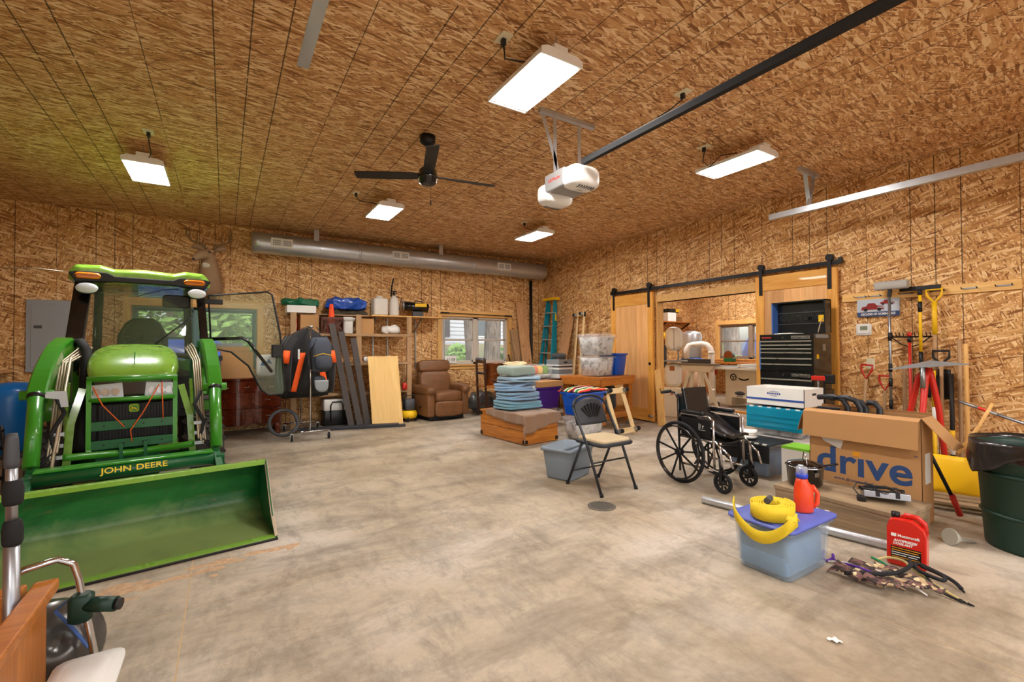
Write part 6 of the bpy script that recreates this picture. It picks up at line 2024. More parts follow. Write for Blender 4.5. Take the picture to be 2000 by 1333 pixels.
# local: x across, front -y
out = [(-.09, .012), (-.08, 0), (.08, 0), (.09, .012), (.093, .20), (.082, .235), (.05, .262), (.03, .275), (-.055, .275), (-.075, .262), (-.088, .22)]
hole = None
MB().prism(out, -.055, .055, 1).build('body', 'jug_red', JG, bevel=.012, seg=3)
MB().tube([(-.018, 0, .265), (-.005, 0, .292), (.05, 0, .288), (.078, 0, .262), (.083, 0, .225)], .015, 10).build('handle', 'jug_red', JG)
MB().lathe([(0, .27), (.021, .27), (.021, .30), (0, .301)], (-.052, 0, 0), 18).build('cap', 'black', JG)
mat('label_black', (26, 20, 20), .4)
MB().box((-.068, -.0575, .035), (.068, -.0545, .195)).build('label', 'jug_red', JG)
MB().box((-.068, -.0585, .035), (.068, -.0575, .115)).build('label_base', 'label_black', JG)
MB().box((-.066, -.0595, .172), (-.042, -.058, .190)).build('brand_tile', 'paper', JG)
text('brand_text', 'Motorcraft', .022, 'paper', JG, (.013, -.0588, .180), (PI / 2, 0, 0), bold=.0006)
text('product_text', 'ANTIFREEZE/', .018, 'paper', JG, (-.002, -.0588, .150), (PI / 2, 0, 0), bold=.0008, shear=.2)
text('product_text', 'COOLANT', .018, 'paper', JG, (-.014, -.0588, .132), (PI / 2, 0, 0), bold=.0008, shear=.2)
for k, (w, m) in enumerate(((.13, 'drive_orange'), (.12, 'drive_orange'), (.125, 'paper'), (.115, 'paper'), (.125, 'drive_orange'))):
    MB().box((-.064, -.0597, .104 - k * .013), (-.064 + w, -.0586, .108 - k * .013)).build('label_line', m, JG)

# ---- floor pieces: conduit, funnel, cords, leaf
cd2 = tag(MB().cyl((0, 0, .03), (.235, -1.34, .03), .03, n=18, cap=False).cyl((0, 0, .03), (.235, -1.34, .03), .026, n=18, cap=False).build('metal_pipe', 'galv'), 'long shiny metal pipe lying on the floor beside the bench', 'pipe')
cd2.location = (3.38, 2.40, 0)
fu = thing('funnel', 'small grey metal funnel lying on its side', 'funnel', (4.02, 1.03, 0), R_(-28))
mat('funnel_grey', (168, 164, 150), .5, .3)
MB().lathe([(.052, 0), (.055, .004), (.014, .085), (.005, .19), (.003, .19), (.011, .085), (.05, .004)], (0, 0, 0), 24, axis=0).xf(Matrix.Translation((0, 0, .052)) @ Matrix.Rotation(R_(14), 4, 'Y')).build('cone', 'funnel_grey', fu)
mat('cord_purple', (92, 42, 150), .7)
_m, t = newmat('camo')
vo = t.n.new('ShaderNodeTexVoronoi')
vo.inputs['Scale'].default_value = 42
t.link(t.coords(rnd=6.0), vo.inputs['Vector'])
sp_ = t.n.new('ShaderNodeSeparateColor')
t.link(vo.outputs['Color'], sp_.inputs[0])
t.link(t.ramp(sp_.outputs[0], [(0, (58, 44, 40)), (.3, (120, 84, 78)), (.55, (186, 158, 116)), (.75, (88, 70, 60)), (.9, (222, 204, 160))], 'CONSTANT'), t.b.inputs['Base Color'])
t.b.inputs['Roughness'].default_value = .85
mat('cord_green', (30, 130, 80), .7)
mat('cord_tan', (200, 180, 120), .8, var=.4, vs=120)
def cord(name, label, pts, r, m, cat='cord', hooks=True):
    c_ = thing(name, label, cat, (3.05, 1.08, 0), 0, 'bungee cords on the floor')
    P = []
    n = len(pts)
    for i in range(n - 1):           # Catmull-Rom smoothing
        p0, p1, p2, p3 = [Vector(pts[max(0, min(n - 1, i + k))]) for k in (-1, 0, 1, 2)]
        for s_ in range(5):
            u = s_ / 5
            P.append(.5 * ((2 * p1) + (p2 - p0) * u + (2 * p0 - 5 * p1 + 4 * p2 - p3) * u * u + (3 * p1 - p0 - 3 * p2 + p3) * u ** 3))
    P.append(Vector(pts[-1]))
    MB().tube(P, r, 7).build('cord', m, c_)
    if hooks:
        e = P[-1]
        d = (P[-1] - P[-2]).normalized()
        MB().tube([e, e + d * .03, e + d * .05 + Vector((.012, .012, 0)), e + d * .035 + Vector((.022, .022, 0))], .0035, 6).build('hook', 'black_metal', c_)
    return c_
cord('bungee_cord', 'purple bungee cord looping over the camouflage straps', [(.16, .34, .008), (.06, .30, .01), (.02, .26, .012), (.10, .26, .014), (.14, .28, .014), (.04, .22, .02), (.0, .10, .045), (-.02, .0, .05)], .007, 'cord_purple')
cord('bungee_cord', 'green bungee cord winding through the heap', [(.20, .10, .05), (.16, .02, .05), (.10, -.04, .05), (.16, -.12, .03), (.20, -.16, .02), (.12, -.18, .02)], .007, 'cord_green')
cord('bungee_cord', 'tan braided bungee cord arching at the back of the heap', [(.24, .10, .02), (.30, .06, .04), (.30, -.02, .05), (.24, -.08, .04), (.16, -.24, .012), (.12, -.30, .01)], .007, 'cord_tan')
cord('bungee_cord', 'black and white flecked bungee cord at the right of the heap', [(.26, -.06, .05), (.20, -.14, .05), (.12, -.22, .02), (.10, -.32, .01)], .006, 'black')
cord('extension_cord', 'thin white cord running from the tote to the heap', [(.08, .34, .006), (.02, .28, .006), (.05, .16, .03), (.06, -.05, .04), (.03, -.20, .01)], .004, 'white', hooks=False)
cb2 = cord('rubber_strap', 'flat black rubber strap lying across the heap', [(-.15, .10, .05), (-.06, .02, .055), (.06, -.06, .06), (.20, -.08, .07), (.26, -.06, .075)], .011, 'rubber', 'strap')
cord('rubber_strap', 'coiled black rubber strap at the back right of the heap', [(.30, -.10, .05), (.26, -.20, .05), (.18, -.22, .055), (.20, -.12, .06), (.30, -.08, .06), (.30, -.22, .03), (.24, -.28, .02)], .010, 'rubber', 'strap')
for k, (p, q, lb) in enumerate((((-.10, .20), (-.06, -.08), 'leftmost camouflage strap of the heap'), ((-.02, .18), (-.02, -.14), 'second camouflage strap of the heap'), ((.06, .14), (.02, -.18), 'middle camouflage strap of the heap'), ((.12, .06), (.06, -.24), 'fourth camouflage strap of the heap'), ((-.14, .08), (-.10, -.12), 'lowest camouflage strap nearest the viewer'))):
    o = tag(MB().sheet(lambda u, v, p=p, q=q, k=k: (p[0] + (q[0] - p[0]) * u + .045 * (v - .5), p[1] + (q[1] - p[1]) * u + .02 * math.sin(u * 8 + k), .012 + .008 * k + .02 * abs(math.sin(u * 7 + k * 2)) + .012 * v), 22, 2, .003).build('camouflage_strap', 'camo'), lb, 'strap', 'camouflage straps on the floor')
    o.location = (3.05, 1.08, 0)
lf = tag(MB().sheet(lambda u, v: (.06 * (u - .5), .035 * (v - .5) * math.sin(u * PI) ** .7 * (1 + .5 * math.sin(u * 14)), .004 + .006 * math.sin(u * 3)), 14, 4, .001).build('dry_leaf', 'paper'), 'single pale dry leaf on the bare floor', 'leaf')
lf.location = (2.28, .97, 0)
lf.rotation_euler = (0, 0, R_(-60))

# ============================================================ tools on the right wall
tr_ = thing('tool_rail', 'pine board with hooks fixed along the right wall', 'tool rail', (XW, 0, 0))
wood('pine_y', (214, 160, 84), (242, 200, 128), 1, 1.0, .5, knots=False)
MB().box((-.022, 1.07, 1.83), (0, 2.54, 1.925)).build('board', 'pine_y', tr_, bevel=.003)
for y in (1.18, 1.42, 1.66, 1.92, 2.20, 2.34):
    MB().tube([(-.022, y - .05, 1.875), (-.07, y - .055, 1.87), (-.085, y - .055, 1.885)], .004, 6).build('hook', 'iron', tr_)
    MB().tube([(-.022, y + .05, 1.875), (-.07, y + .055, 1.87), (-.085, y + .055, 1.885)], .004, 6).build('hook', 'iron', tr_)
    MB().box((-.03, y - .05, 1.868), (-.022, y + .05, 1.882)).build('hook_plate', 'steel', tr_)
ps_ = thing('truck_sign', 'metal sign with a red truck below the tool rail', 'sign', (XW - .026, 2.185, 1.74), -PI / 2)
mat('sign_sky', (186, 192, 202), .4)
mat('sign_blue', (54, 72, 110), .4)
mat('truck_red', (140, 34, 34), .35)
MB().box((-.20, -.002, -.10), (.20, .002, .10)).build('plate', 'sign_sky', ps_)
MB().box((-.20, -.0035, -.10), (.20, -.002, -.045)).build('band', 'sign_blue', ps_)
text('sign_text', 'DECADES OF DOMINANCE', .034, 'paper', ps_, (0, -.004, -.072), (PI / 2, 0, 0), bold=.0008, sx=.78)
for ox, oz, sc_ in ((-.05, .0, 1.0), (.09, .05, .62)):
    MB().prism([(ox + a * sc_, oz + b * sc_) for a, b in ((-.11, -.02), (-.10, .015), (-.06, .022), (-.04, .055), (.02, .055), (.045, .025), (.10, .018), (.11, -.02))], -.0045, -.003, 1).build('truck_body', 'truck_red', ps_)
    for wx in (-.065, .065):
        MB().cyl((ox + wx * sc_, -.0055, oz - .02 * sc_), (ox + wx * sc_, -.003, oz - .02 * sc_), .019 * sc_, n=16).build('truck_wheel', 'black', ps_)
    MB().box((ox + .05 * sc_, -.005, oz - .005 * sc_), (ox + .105 * sc_, -.0042, oz + .012 * sc_)).build('truck_grille', 'steel', ps_)

def tool(name, label, cat, y, x=XW - .10, z=0.0, rx=0.0, ry=0.0):
    o = thing(name, label, cat, (x, y, z))
    o.rotation_euler = (rx, ry, 0)
    return o
mat('bristle', (172, 168, 160), .9, bump=.5, bs=120)
o = tool('wash_brush', 'long-handled brush with grey bristle head hung head-up', 'brush', 2.03, x=XW - .17)
MB().cyl((0, 0, .58), (0, 0, 1.86), .013, n=12).build('pole', 'steel', o)
for z in (.62, .86, 1.02, 1.36):
    MB().cyl((0, 0, z), (0, 0, z + .09), .018, n=12).build('grip', 'black', o)
MB().beam((0, 0, 1.84), (0, -.01, 1.92), .03, .03, (1, 0, 0)).build('socket', 'black', o)
MB().rbox((.0, -.02, 1.965), (.09, .30, .09), .02).build('bristles', 'bristle', o)
o = tool('floor_squeegee', 'black and yellow push broom hung beside the brush', 'broom', 1.79)
MB().cyl((0, 0, 1.23), (0, 0, 1.86), .015, n=12).build('handle', 'yellow', o)
MB().cyl((0, 0, 1.05), (0, 0, 1.24), .018, n=12).build('grip', 'black', o)
MB().cyl((0, 0, 1.66), (0, 0, 1.77), .019, n=12).build('collar', 'black', o)
MB().box((-.015, -.17, 1.89), (.015, .17, 1.935)).build('head', 'black', o, bevel=.005)
MB().cyl((0, 0, 1.84), (0, 0, 1.90), .02, n=12).build('neck', 'black', o)
o = tool('yellow_shovel', 'yellow D-handled shovel hung handle-up at the rail', 'shovel', 1.675)
MB().tube([(0, 0, 1.75), (0, .055, 1.82), (0, .065, 1.89), (0, -.065, 1.89), (0, -.055, 1.82)], .013, 8, closed=True).build('grip', 'yellow', o)
MB().cyl((0, 0, 1.42), (0, 0, 1.76), .022, n=12).build('sleeve', 'yellow', o)
MB().cyl((0, 0, 1.0), (0, 0, 1.43), .016, n=12).build('shaft', 'stud', o)
MB().sheet(lambda u, v: (-.02 + .03 * (1 - (2 * u - 1) ** 2), -.12 + .24 * u, 1.06 - .30 * v), 8, 6, .004).build('blade', 'iron', o)
o = tool('garden_rake', 'steel bow rake standing tines-up', 'rake', 1.89, x=XW - .05)
MB().cyl((0, 0, .02), (0, 0, 1.30), .014, n=12).build('handle', 'stud', o)
MB().tube([(0, -.17, 1.40), (0, -.08, 1.32), (0, 0, 1.29), (0, .08, 1.32), (0, .17, 1.40)], .006, 6).build('bow', 'iron', o)
MB().cyl((0, -.18, 1.40), (0, .18, 1.40), .008, n=8).build('head', 'iron', o)
for k in range(12):
    MB().tube([(0, -.175 + k * .032, 1.40), (-.03, -.175 + k * .032, 1.41), (-.05, -.175 + k * .032, 1.45)], .004, 5).build('tine', 'iron', o)
o = tool('red_pole', 'slim dark red pole standing against the wall', 'pole', 1.865, x=XW - .16)
MB().cyl((0, 0, .02), (0, 0, 1.36), .014, n=12).build('shaft', 'red', o)
MB().cyl((0, 0, 1.34), (0, 0, 1.40), .018, n=12).build('collar', 'black', o)
MB().blob((0, 0, 1.425), (.045, .045, .05), 1, 1, nu=12, nv=8).build('knob', 'red', o)
for k, (y, lb, zt, ang) in enumerate(((2.34, 'spade with faded red D-grip leaning at the left of the tools', 1.09, 4), (2.13, 'second spade with brighter red D-grip beside it', .97, 2))):
    o = tool('garden_spade', lb, 'spade', y, x=XW - .12, rx=R_(ang))
    MB().cyl((0, 0, .02), (0, 0, zt - .16), .016, n=12).build('shaft', 'stud', o)
    MB().tube([(0, 0, zt - .16), (0, .05, zt - .06), (0, .055, zt), (0, -.055, zt), (0, -.05, zt - .06)], .012, 8, closed=True).build('grip', 'red', o)
    MB().sheet(lambda u, v: (.0 + .02 * (1 - (2 * u - 1) ** 2), -.09 + .18 * u, .30 - .28 * v), 6, 6, .004).build('blade', 'iron', o)
for k, (y, zt, m, lb) in enumerate(((1.49, 1.36, 'stud', 'left of the two tall wooden tool handles'), (1.445, 1.32, 'pine_v', 'right, more yellow of the two tall wooden tool handles'), (1.93, 1.06, 'stud', 'weathered wooden handle behind the steel rake'))):
    o = tag(MB().cyl((0, 0, 0), (0, 0, zt), .019, n=14).build('wooden_pole', m, bevel=.002), lb, 'pole')
    o.location = (XW - .10, y, .0)
o = tool('yellow_pole', 'yellow and white fibreglass handle between the red legs', 'pole', 1.66, x=XW - .22)
MB().cyl((0, 0, .02), (0, 0, .50), .018, n=12).build('lower_shaft', 'yellow', o)
MB().cyl((0, 0, .50), (0, 0, .68), .018, n=12).build('white_band', 'white', o)
MB().cyl((0, 0, .68), (0, 0, 1.05), .018, n=12).build('upper_shaft', 'yellow', o)
o = tool('black_grip_shovel', 'shovel with a black D-grip behind the grey plate', 'shovel', 1.62, x=XW - .14)
MB().cyl((0, 0, .02), (0, 0, 1.14), .016, n=12).build('shaft', 'stud', o)
MB().tube([(0, 0, 1.12), (0, .06, 1.18), (0, .065, 1.25), (0, -.065, 1.25), (0, -.06, 1.18)], .013, 8, closed=True).build('grip', 'black', o)
o = tool('yellow_band_handle', 'grey metal handle with a yellow band and paper label', 'tool handle', 1.535, x=XW - .18)
MB().cyl((0, 0, .02), (0, 0, 1.02), .019, n=12).build('shaft', 'iron', o)
MB().cyl((0, 0, .38), (0, 0, .46), .021, n=12).build('band', 'yellow', o)
MB().cyl((0, 0, .22), (0, 0, .37), .0205, n=12).build('paper_label', 'paper', o)
# red tripod-legged stand with triangular plate
o = thing('roller_stand', 'red three-legged stand topped by a grey triangular plate', 'stand', (5.75, 1.58, 0))
mat('stand_red', (216, 44, 30), .4, coat=.2)
top_ = Vector((0, .02, 1.08))
for p in ((-.05, .30, .0), (-.30, .06, 0), (.16, -.06, 0)):
    MB().tube([(p[0], p[1], .02), (p[0] * .45, p[1] * .5, .7), (top_.x + p[0] * .1, top_.y + p[1] * .25, top_.z - .08), tuple(top_)], [.024, .026, .028, .03], 12).build('leg', 'stand_red', o)
    MB().cyl((p[0], p[1], 0), (p[0], p[1], .06), .03, n=12).build('foot', 'rubber', o)
MB().cyl((-.12, .03, .9), (-.12, .03, 1.10), .02, n=12).build('post', 'steel', o)
MB().loft([[(-.20, .26, z - .03), (.16, .05, z + .05), (-.06, -.28, z + .03)] for z in (1.10, 1.108)], smooth=False).build('plate', 'grey', o)
MB().tube([(-.262, .052, .20), (-.222, .044, .33)], .010, 8).build('white_print', 'paper', o)
# loppers and scoop near the trash can
o = thing('loppers', 'red-handled loppers leaning beside the large carton', 'loppers', (4.585, 1.30, 0))
for s in (-1, 1):
    MB().cyl((.05, s * .13, .17), (0, s * .015, .50), .013, n=10).build('handle', 'black_metal', o)
    MB().cyl((.07, s * .17, .03), (.05, s * .13, .18), .02, n=10).build('grip', 'red', o)
MB().cyl((-.02, 0, .52), (.02, 0, .52), .025, n=12).build('pivot', 'iron', o)
MB().prism([(-.012, .50), (.03, .52), (.03, .60), (.0, .66), (-.02, .58)], -.004, .004, 0).build('blade', 'steel', o)
o = thing('yellow_scoop', 'big yellow plastic scoop standing beside the trash can', 'snow scoop', (5.28, 1.30, 0), R_(-90))
MB().sheet(lambda u, v: (-.19 + .38 * u, .04 * (1 - (2 * u - 1) ** 4) + .05 * v * v, .02 + .32 * v), 12, 8, .006).build('pan', 'yellow', o)
for x in (-.19, .19):
    MB().box((x - .006, -.06, .02), (x + .006, .06, .34)).build('side', 'yellow', o)
MB().tube([(0, .05, .38), (.12, .10, .62), (.20, .13, .82)], .013, 8).build('handle', 'pine_v', o)
o = tag(MB().cyl((0, 0, 0), (0, -.24, -.09), .013, n=12).build('driveway_marker', 'steel'), 'silver and red reflective pole slanting in at the right edge', 'marker pole')
o.location = (5.6, 1.35, .80)
MB().cyl((0, -.12, -.045), (0, -.18, -.0675), .0135, n=12).build('red_band', 'stand_red', o)
MB().cyl((0, -.235, -.088), (0, -.80, -.30), .0128, n=12).build('shaft', 'steel', o)
# ============================================================ workshop behind the sliding doors
mat('machine_cream', (226, 216, 192), .4, coat=.2)
mat('machine_white', (232, 230, 218), .4, coat=.2)
mat('cast_iron', (138, 136, 130), .35, .7)
mat('pvc', (236, 230, 220), .4)
bs = thing('band_saw', 'white floor-standing band saw just inside the workshop', 'band saw', (7.22, 5.74, 0), R_(-52))
MB().box((-.19, -.16, 0), (.19, .16, .52)).build('stand', 'machine_cream', bs, bevel=.01)
MB().rbox((0, 0, .78), (.31, .18, .46), .13, seg=6, axis=1).build('lower_wheel_cover', 'machine_white', bs)
MB().rbox((.02, 0, 1.46), (.31, .16, .46), .14, seg=6, axis=1).build('upper_wheel_cover', 'machine_white', bs)
MB().box((-.17, -.02, .9), (-.11, .08, 1.35)).build('column', 'dark_grey', bs, bevel=.006)
MB().box((-.16, -.22, 1.03), (.26, .16, 1.055)).build('table', 'cast_iron', bs, bevel=.004)
MB().cyl((.10, -.03, 1.06), (.10, -.03, 1.25), .014).build('guide_post', 'steel', bs)
MB().box((-.06, -.092, .86), (.03, -.088, .95)).build('warning_plate', 'copper', bs)
text('brand_plate_text', 'JET', .07, 'truck_red', bs, (0, -.162, .44), (PI / 2, 0, 0), bold=.003)
ts = thing('table_saw', 'cream cabinet table saw in the workshop', 'table saw', (9.20, 5.62, 0), R_(-90))
MB().prism([(-.33, .04), (-.33, .82), (.33, .82), (.33, .04), (.20, .04), (.18, .22), (-.18, .22), (-.20, .04)], 0, .55, 1).build('cabinet', 'machine_cream', ts, bevel=.008)
MB().box((-.60, -.12, .84), (.75, .62, .88)).build('top', 'cast_iron', ts, bevel=.004)
MB().box((-1.02, -.10, .845), (-.60, .60, .878)).build('wing', 'cast_iron', ts, bevel=.004)
MB().box((-1.0, -.17, .82), (.75, -.12, .87)).build('fence_rail', 'machine_white', ts, bevel=.004)
MB().box((.06, -.18, .88), (.14, .62, .94)).build('fence', 'machine_white', ts, bevel=.004)
def handwheel(x, y, z, r, par, ax=1):
    h_ = MB().lathe([(r - .012, -.01), (r, 0), (r - .012, .01), (r - .02, 0)], (x, y, z), 24, axis=ax)
    h_.f = [f for f in h_.f if len(f) == 4]
    h_.sm = [True] * len(h_.f)
    for a in range(3):
        an = a * 2 * PI / 3 + .4
        q = (x + math.cos(an) * r * .9, y, z + math.sin(an) * r * .9) if ax == 1 else (x, y + math.cos(an) * r * .9, z + math.sin(an) * r * .9)
        h_.beam((x, y, z), q, .016, .01)
    return h_.build('handwheel', 'black', par)
handwheel(-.12, -.04, .66, .075, ts)
handwheel(.345, .25, .68, .07, ts, 0)
MB().sheet(lambda u, v: (-.02 + .22 * u, -.006, .62 + .03 * math.sin(u * PI) * -1 + .03 * v), 10, 1, .004).build('tilt_scale', 'black', ts)
MB().lathe([(0, -.006), (.10, -.006), (.10, 0), (0, 0)], (0, -.0, .32), 24, axis=1, sx=.45).build('emblem', 'dark_grey', ts)
for x_ in (-.06, .06):
    MB().lathe([(0, -.005), (.055, -.005), (.055, 0), (0, 0)], (x_, 0, .32), 20, axis=1, sx=.55).build('emblem', 'dark_grey', ts)
dashes('small_print', ts, -.07, .07, .25, .03, -.001, 'dark_grey', 4)
MB().box((-.16, -.004, .42), (.16, 0, .52)).build('data_plate', 'offwhite', ts)
MB().box((-.56, -.15, .70), (-.47, -.08, .81)).build('switch_box', 'red', ts, bevel=.006)
for x in (-.98,):
    MB().beam((x, .0, 0), (x + .02, .0, .84), .05, .05).build('leg', 'machine_white', ts)
    MB().beam((x, .55, 0), (x + .02, .55, .84), .05, .05).build('leg', 'machine_white', ts)
for x in (-.45, .35):
    MB().lathe([(0, -.018), (.05, -.018), (.055, 0), (.05, .018), (0, .018)], (x, -.10, .055), 16, axis=0).build('caster', 'dark_grey', ts)
jt = thing('jointer', 'long cream jointer on splayed legs between band saw and table saw', 'jointer', (8.15, 5.98, 0), R_(-90))
MB().box((-.42, -.08, .93), (.55, .10, .97)).build('bed', 'cast_iron', jt, bevel=.004)
MB().prism([(-.40, .93), (.50, .93), (.40, .80), (-.20, .80)], -.06, .08, 1).build('body', 'machine_cream', jt, bevel=.006)
MB().box((-.30, .04, .97), (.36, .07, 1.06)).build('fence', 'dark_grey', jt, bevel=.003)
for x0, x1 in ((-.26, -.05), (.46, .20)):
    for y in (-.12, .12):
        MB().beam((x0, y * 1.5, 0), (x1, y * .4, .81), .07, .05).build('leg', 'machine_cream', jt)
dcz = thing('dust_collector', 'silver drum dust collector before the workshop window wall', 'dust collector', (10.1, 7.45, 0))
MB().lathe([(.20, 1.02), (.24, 1.05), (.25, 1.62), (.22, 1.68), (.08, 1.72), (0, 1.72)], n=28).build('filter_drum', 'galv', dcz)
MB().lathe([(.0, .86), (.26, .86), (.26, 1.02), (.2, 1.03), (0, 1.03)], n=28).build('separator_ring', 'trim_blue', dcz)
mat('tan_bag', (186, 150, 118), .6)
MB().lathe([(0, .22), (.24, .22), (.27, .40), (.26, .84), (0, .86)], n=28).build('collection_bag', 'tan_bag', dcz)
for a in range(4):
    an = a * PI / 2 + .4
    MB().cyl((math.cos(an) * .26, math.sin(an) * .26, 0), (math.cos(an) * .26, math.sin(an) * .26, .90), .016).build('leg', 'dark_grey', dcz)
pv = thing('dust_pipe', 'white plastic dust pipe arching between the machines', 'pipe', (0, 0, 0))
MB().tube([(8.80, 6.62, 1.02), (8.80, 6.62, 1.26), (8.83, 6.59, 1.33), (8.90, 6.52, 1.36), (8.92, 6.30, 1.37), (8.93, 6.2, 1.35), (8.94, 6.13, 1.28), (8.94, 6.1, 1.18), (8.94, 6.1, .12)], .062, 16).build('arch', 'pvc', pv)
MB().cyl((8.94, 6.1, .16), (8.9, 7.3, .16), .06, n=16).build('floor_run', 'pvc', pv)
for z in (1.15, .34):
    MB().cyl((8.94, 6.1, z), (8.94, 6.1, z + .06), .070, n=16).build('coupling', 'pvc', pv)
wbch = thing('workshop_bench', 'wooden bench under the workshop window', 'workbench', (11.38, 6.9, 0))
MB().box((-.30, -1.4, .86), (.30, 1.0, .91)).build('top', 'oak', wbch, bevel=.004)
for y in (-1.3, .9):
    MB().box((-.24, y - .04, 0), (-.16, y + .04, .86)).build('leg', 'oak_v', wbch)
gn = thing('disc_sander', 'green disc sander with an orange disc on the workshop bench', 'sander', (11.22, 7.15, .91), R_(-90))
MB().box((-.12, -.05, 0), (.12, .14, .10)).build('base', 'jd_dark', gn, bevel=.01)
MB().cyl((0, .0, .17), (0, .16, .17), .07).build('motor', 'jd_dark', gn)
MB().cyl((0, -.03, .17), (0, .0, .17), .12, n=24).build('disc', 'copper', gn)
wsh = thing('wall_shelf', 'wooden wall shelf high on the workshop side wall', 'shelf', (10.75, YB - .18, 2.02))
MB().box((-.75, -.17, -.03), (.75, .17, 0)).build('board', 'oak', wsh)
for x in (-.5, .5):
    MB().beam((x, .16, -.20), (x, -.12, -.03), .03, .03, (1, 0, 0)).build('bracket', 'iron', wsh)
carton('white_box', 'white archive box on the high workshop shelf', .34, .28, .24, (10.45, YB - .19, 2.022), 0, m='paper', tape=False)
carton('cardboard_box', 'small tan carton on the high workshop shelf', .26, .22, .14, (11.05, YB - .19, 2.022), 0)
cse = thing('tool_case', 'black and yellow tool case lying on the white box', 'case', (10.56, YB - .19, 2.264))
MB().box((-.20, -.13, 0), (.20, .13, .11)).build('shell', 'black', cse, bevel=.012)
MB().box((.06, -.134, .02), (.20, -.128, .10)).build('panel', 'yellow', cse)
wsh2 = thing('wall_shelf', 'lower wooden shelf on the workshop side wall behind the band saw', 'shelf', (10.6, YB - .15, 1.55))
MB().box((-.75, -.13, -.025), (.75, .13, 0)).build('board', 'oak', wsh2)
for x in (-.6, .6):
    MB().beam((x, .12, -.15), (x, -.1, -.025), .03, .03, (1, 0, 0)).build('bracket', 'iron', wsh2)
for k in range(5):
    o = tag(MB().lathe([(0, 0), (.04, 0), (.04, .12), (.03, .15), (.012, .17), (0, .17)], n=14).build('bottle', ('red', 'dark_grey', 'yellow', 'white', 'blue')[k]), ('red', 'grey', 'yellow', 'white', 'blue')[k] + ' bottle on the lower workshop shelf', 'bottle', 'bottles on the workshop shelf')
    o.location = (10.05 + k * .14, YB - .15, 1.551)
kb = tag(MB().box((-.045, -1.6, 0), (.045, 1.6, .04)).build('floor_batten', 'honey_y'), 'flat wooden batten lying on the workshop floor', 'batten')
kb.location = (8.55, 5.5, 0)
lean('pine_plank', 'pale pine plank leaning on the left jamb of the workshop opening', (6.10, 5.08, .01), (6.27, 5.30, .92), .14, .025, 'pine_v', (1, 0, 0))

# ============================================================ outside the windows
mat('leaf_a', (96, 150, 62), .7, var=.35, vs=3)
mat('leaf_b', (140, 184, 96), .7, var=.3, vs=3)
mat('leaf_c', (70, 116, 56), .75, var=.3, vs=3)
_m, t = newmat('bark')
n = t.noise(t.coords(scale=(9, 9, 1.6), rnd=7.0), 2.2, 6, .7)
t.link(t.ramp(n, [(.35, (66, 60, 52)), (.65, (142, 134, 122))]), t.b.inputs['Base Color'])
t.b.inputs['Roughness'].default_value = .9
t.bump(n, .8, .03)
_m, t = newmat('forest_floor')
n = t.noise(t.coords(), 2.5, 6, .7)
t.link(t.ramp(n, [(.3, (112, 92, 66)), (.5, (150, 140, 108)), (.62, (104, 130, 64)), (.8, (176, 160, 130))]), t.b.inputs['Base Color'])
t.b.inputs['Roughness'].default_value = .95
mb = MB()
mb.box((-40, YB + .12, -.6), (WX1 + .12, 60, -.05)).box((WX1 + .12, -30, -.6), (60, 60, -.05)).box((-40, -40, -.6), (WX1 + .12, YN - .12, -.03))
gd = mb.build('ground', 'forest_floor')
struct(gd)
struct(MB().box((-14, -14, -.03), (14, YN - .12, -.012)).build('floor_driveway', 'concrete'))
def hill(u, v):
    x, y = -14 + 40 * u, YB + .6 + 14 * v
    return (x, y, -.06 + max(0, y - 9.6) * .15 + .10 * NZ.noise(Vector((x * .6, y * .6, 0))))
struct(MB().sheet(hill, 60, 24, .05).build('ground_slope', 'forest_floor'))
def hill2(u, v):
    x, y = WX1 + .6 + 14 * u, -4 + 13 * v
    return (x, y, -.06 + max(0, x - 12.8) * .12 + .10 * NZ.noise(Vector((x * .6, y * .6, 3))))
struct(MB().sheet(hill2, 30, 30, .05).build('ground_slope', 'forest_floor'))
RN = random.Random(5)
def foliage(n, d, size, seed):
    rn = random.Random(seed)
    mb = MB()
    for k in range(n):
        a, b = rn.uniform(0, 2 * PI), math.acos(rn.uniform(-1, 1))
        r = rn.uniform(.55, 1.0)
        c_ = Vector((math.cos(a) * math.sin(b) * d[0] * r, math.sin(a) * math.sin(b) * d[1] * r, math.cos(b) * d[2] * r))
        u = Vector((rn.uniform(-1, 1), rn.uniform(-1, 1), rn.uniform(-.6, .6))).normalized()
        w = u.orthogonal().normalized()
        s_ = size * rn.uniform(.6, 1.3)
        mb.add([c_ - u * s_, c_ + w * s_ * .45, c_ + u * s_, c_ - w * s_ * .45], [(0, 1, 2, 3)])
    return mb
def bush(loc, d, n, m, label, seed, size=.09):
    b = thing('shrub', label, 'shrub', loc)
    f_ = foliage(n, d, size, seed).build('foliage', m, b)
    f_.location = (0, 0, d[2] * .95)
    MB().tube([(0, 0, -.05), (.03, .02, d[2] * .6), (0, 0, d[2])], [.04, .03, .015], 8).build('stem', 'bark', b)
    return b
def tree(loc, r, h, label, lean_=(0, 0), crown=None, m='leaf_a', seed=1):
    t_ = thing('tree', label, 'tree', loc)
    P = [(0, 0, -.1), (lean_[0] * .1, lean_[1] * .1, .4), (lean_[0] * .5, lean_[1] * .5, h * .5), (lean_[0], lean_[1], h)]
    MB().tube(P, [r * 1.35, r * 1.05, r * .9, r * .7], 16).build('trunk', 'bark', t_)
    if crown:
        f_ = foliage(crown[3], crown[:3], .16, seed).build('crown', m, t_)
        f_.location = (lean_[0], lean_[1], h)
    return t_
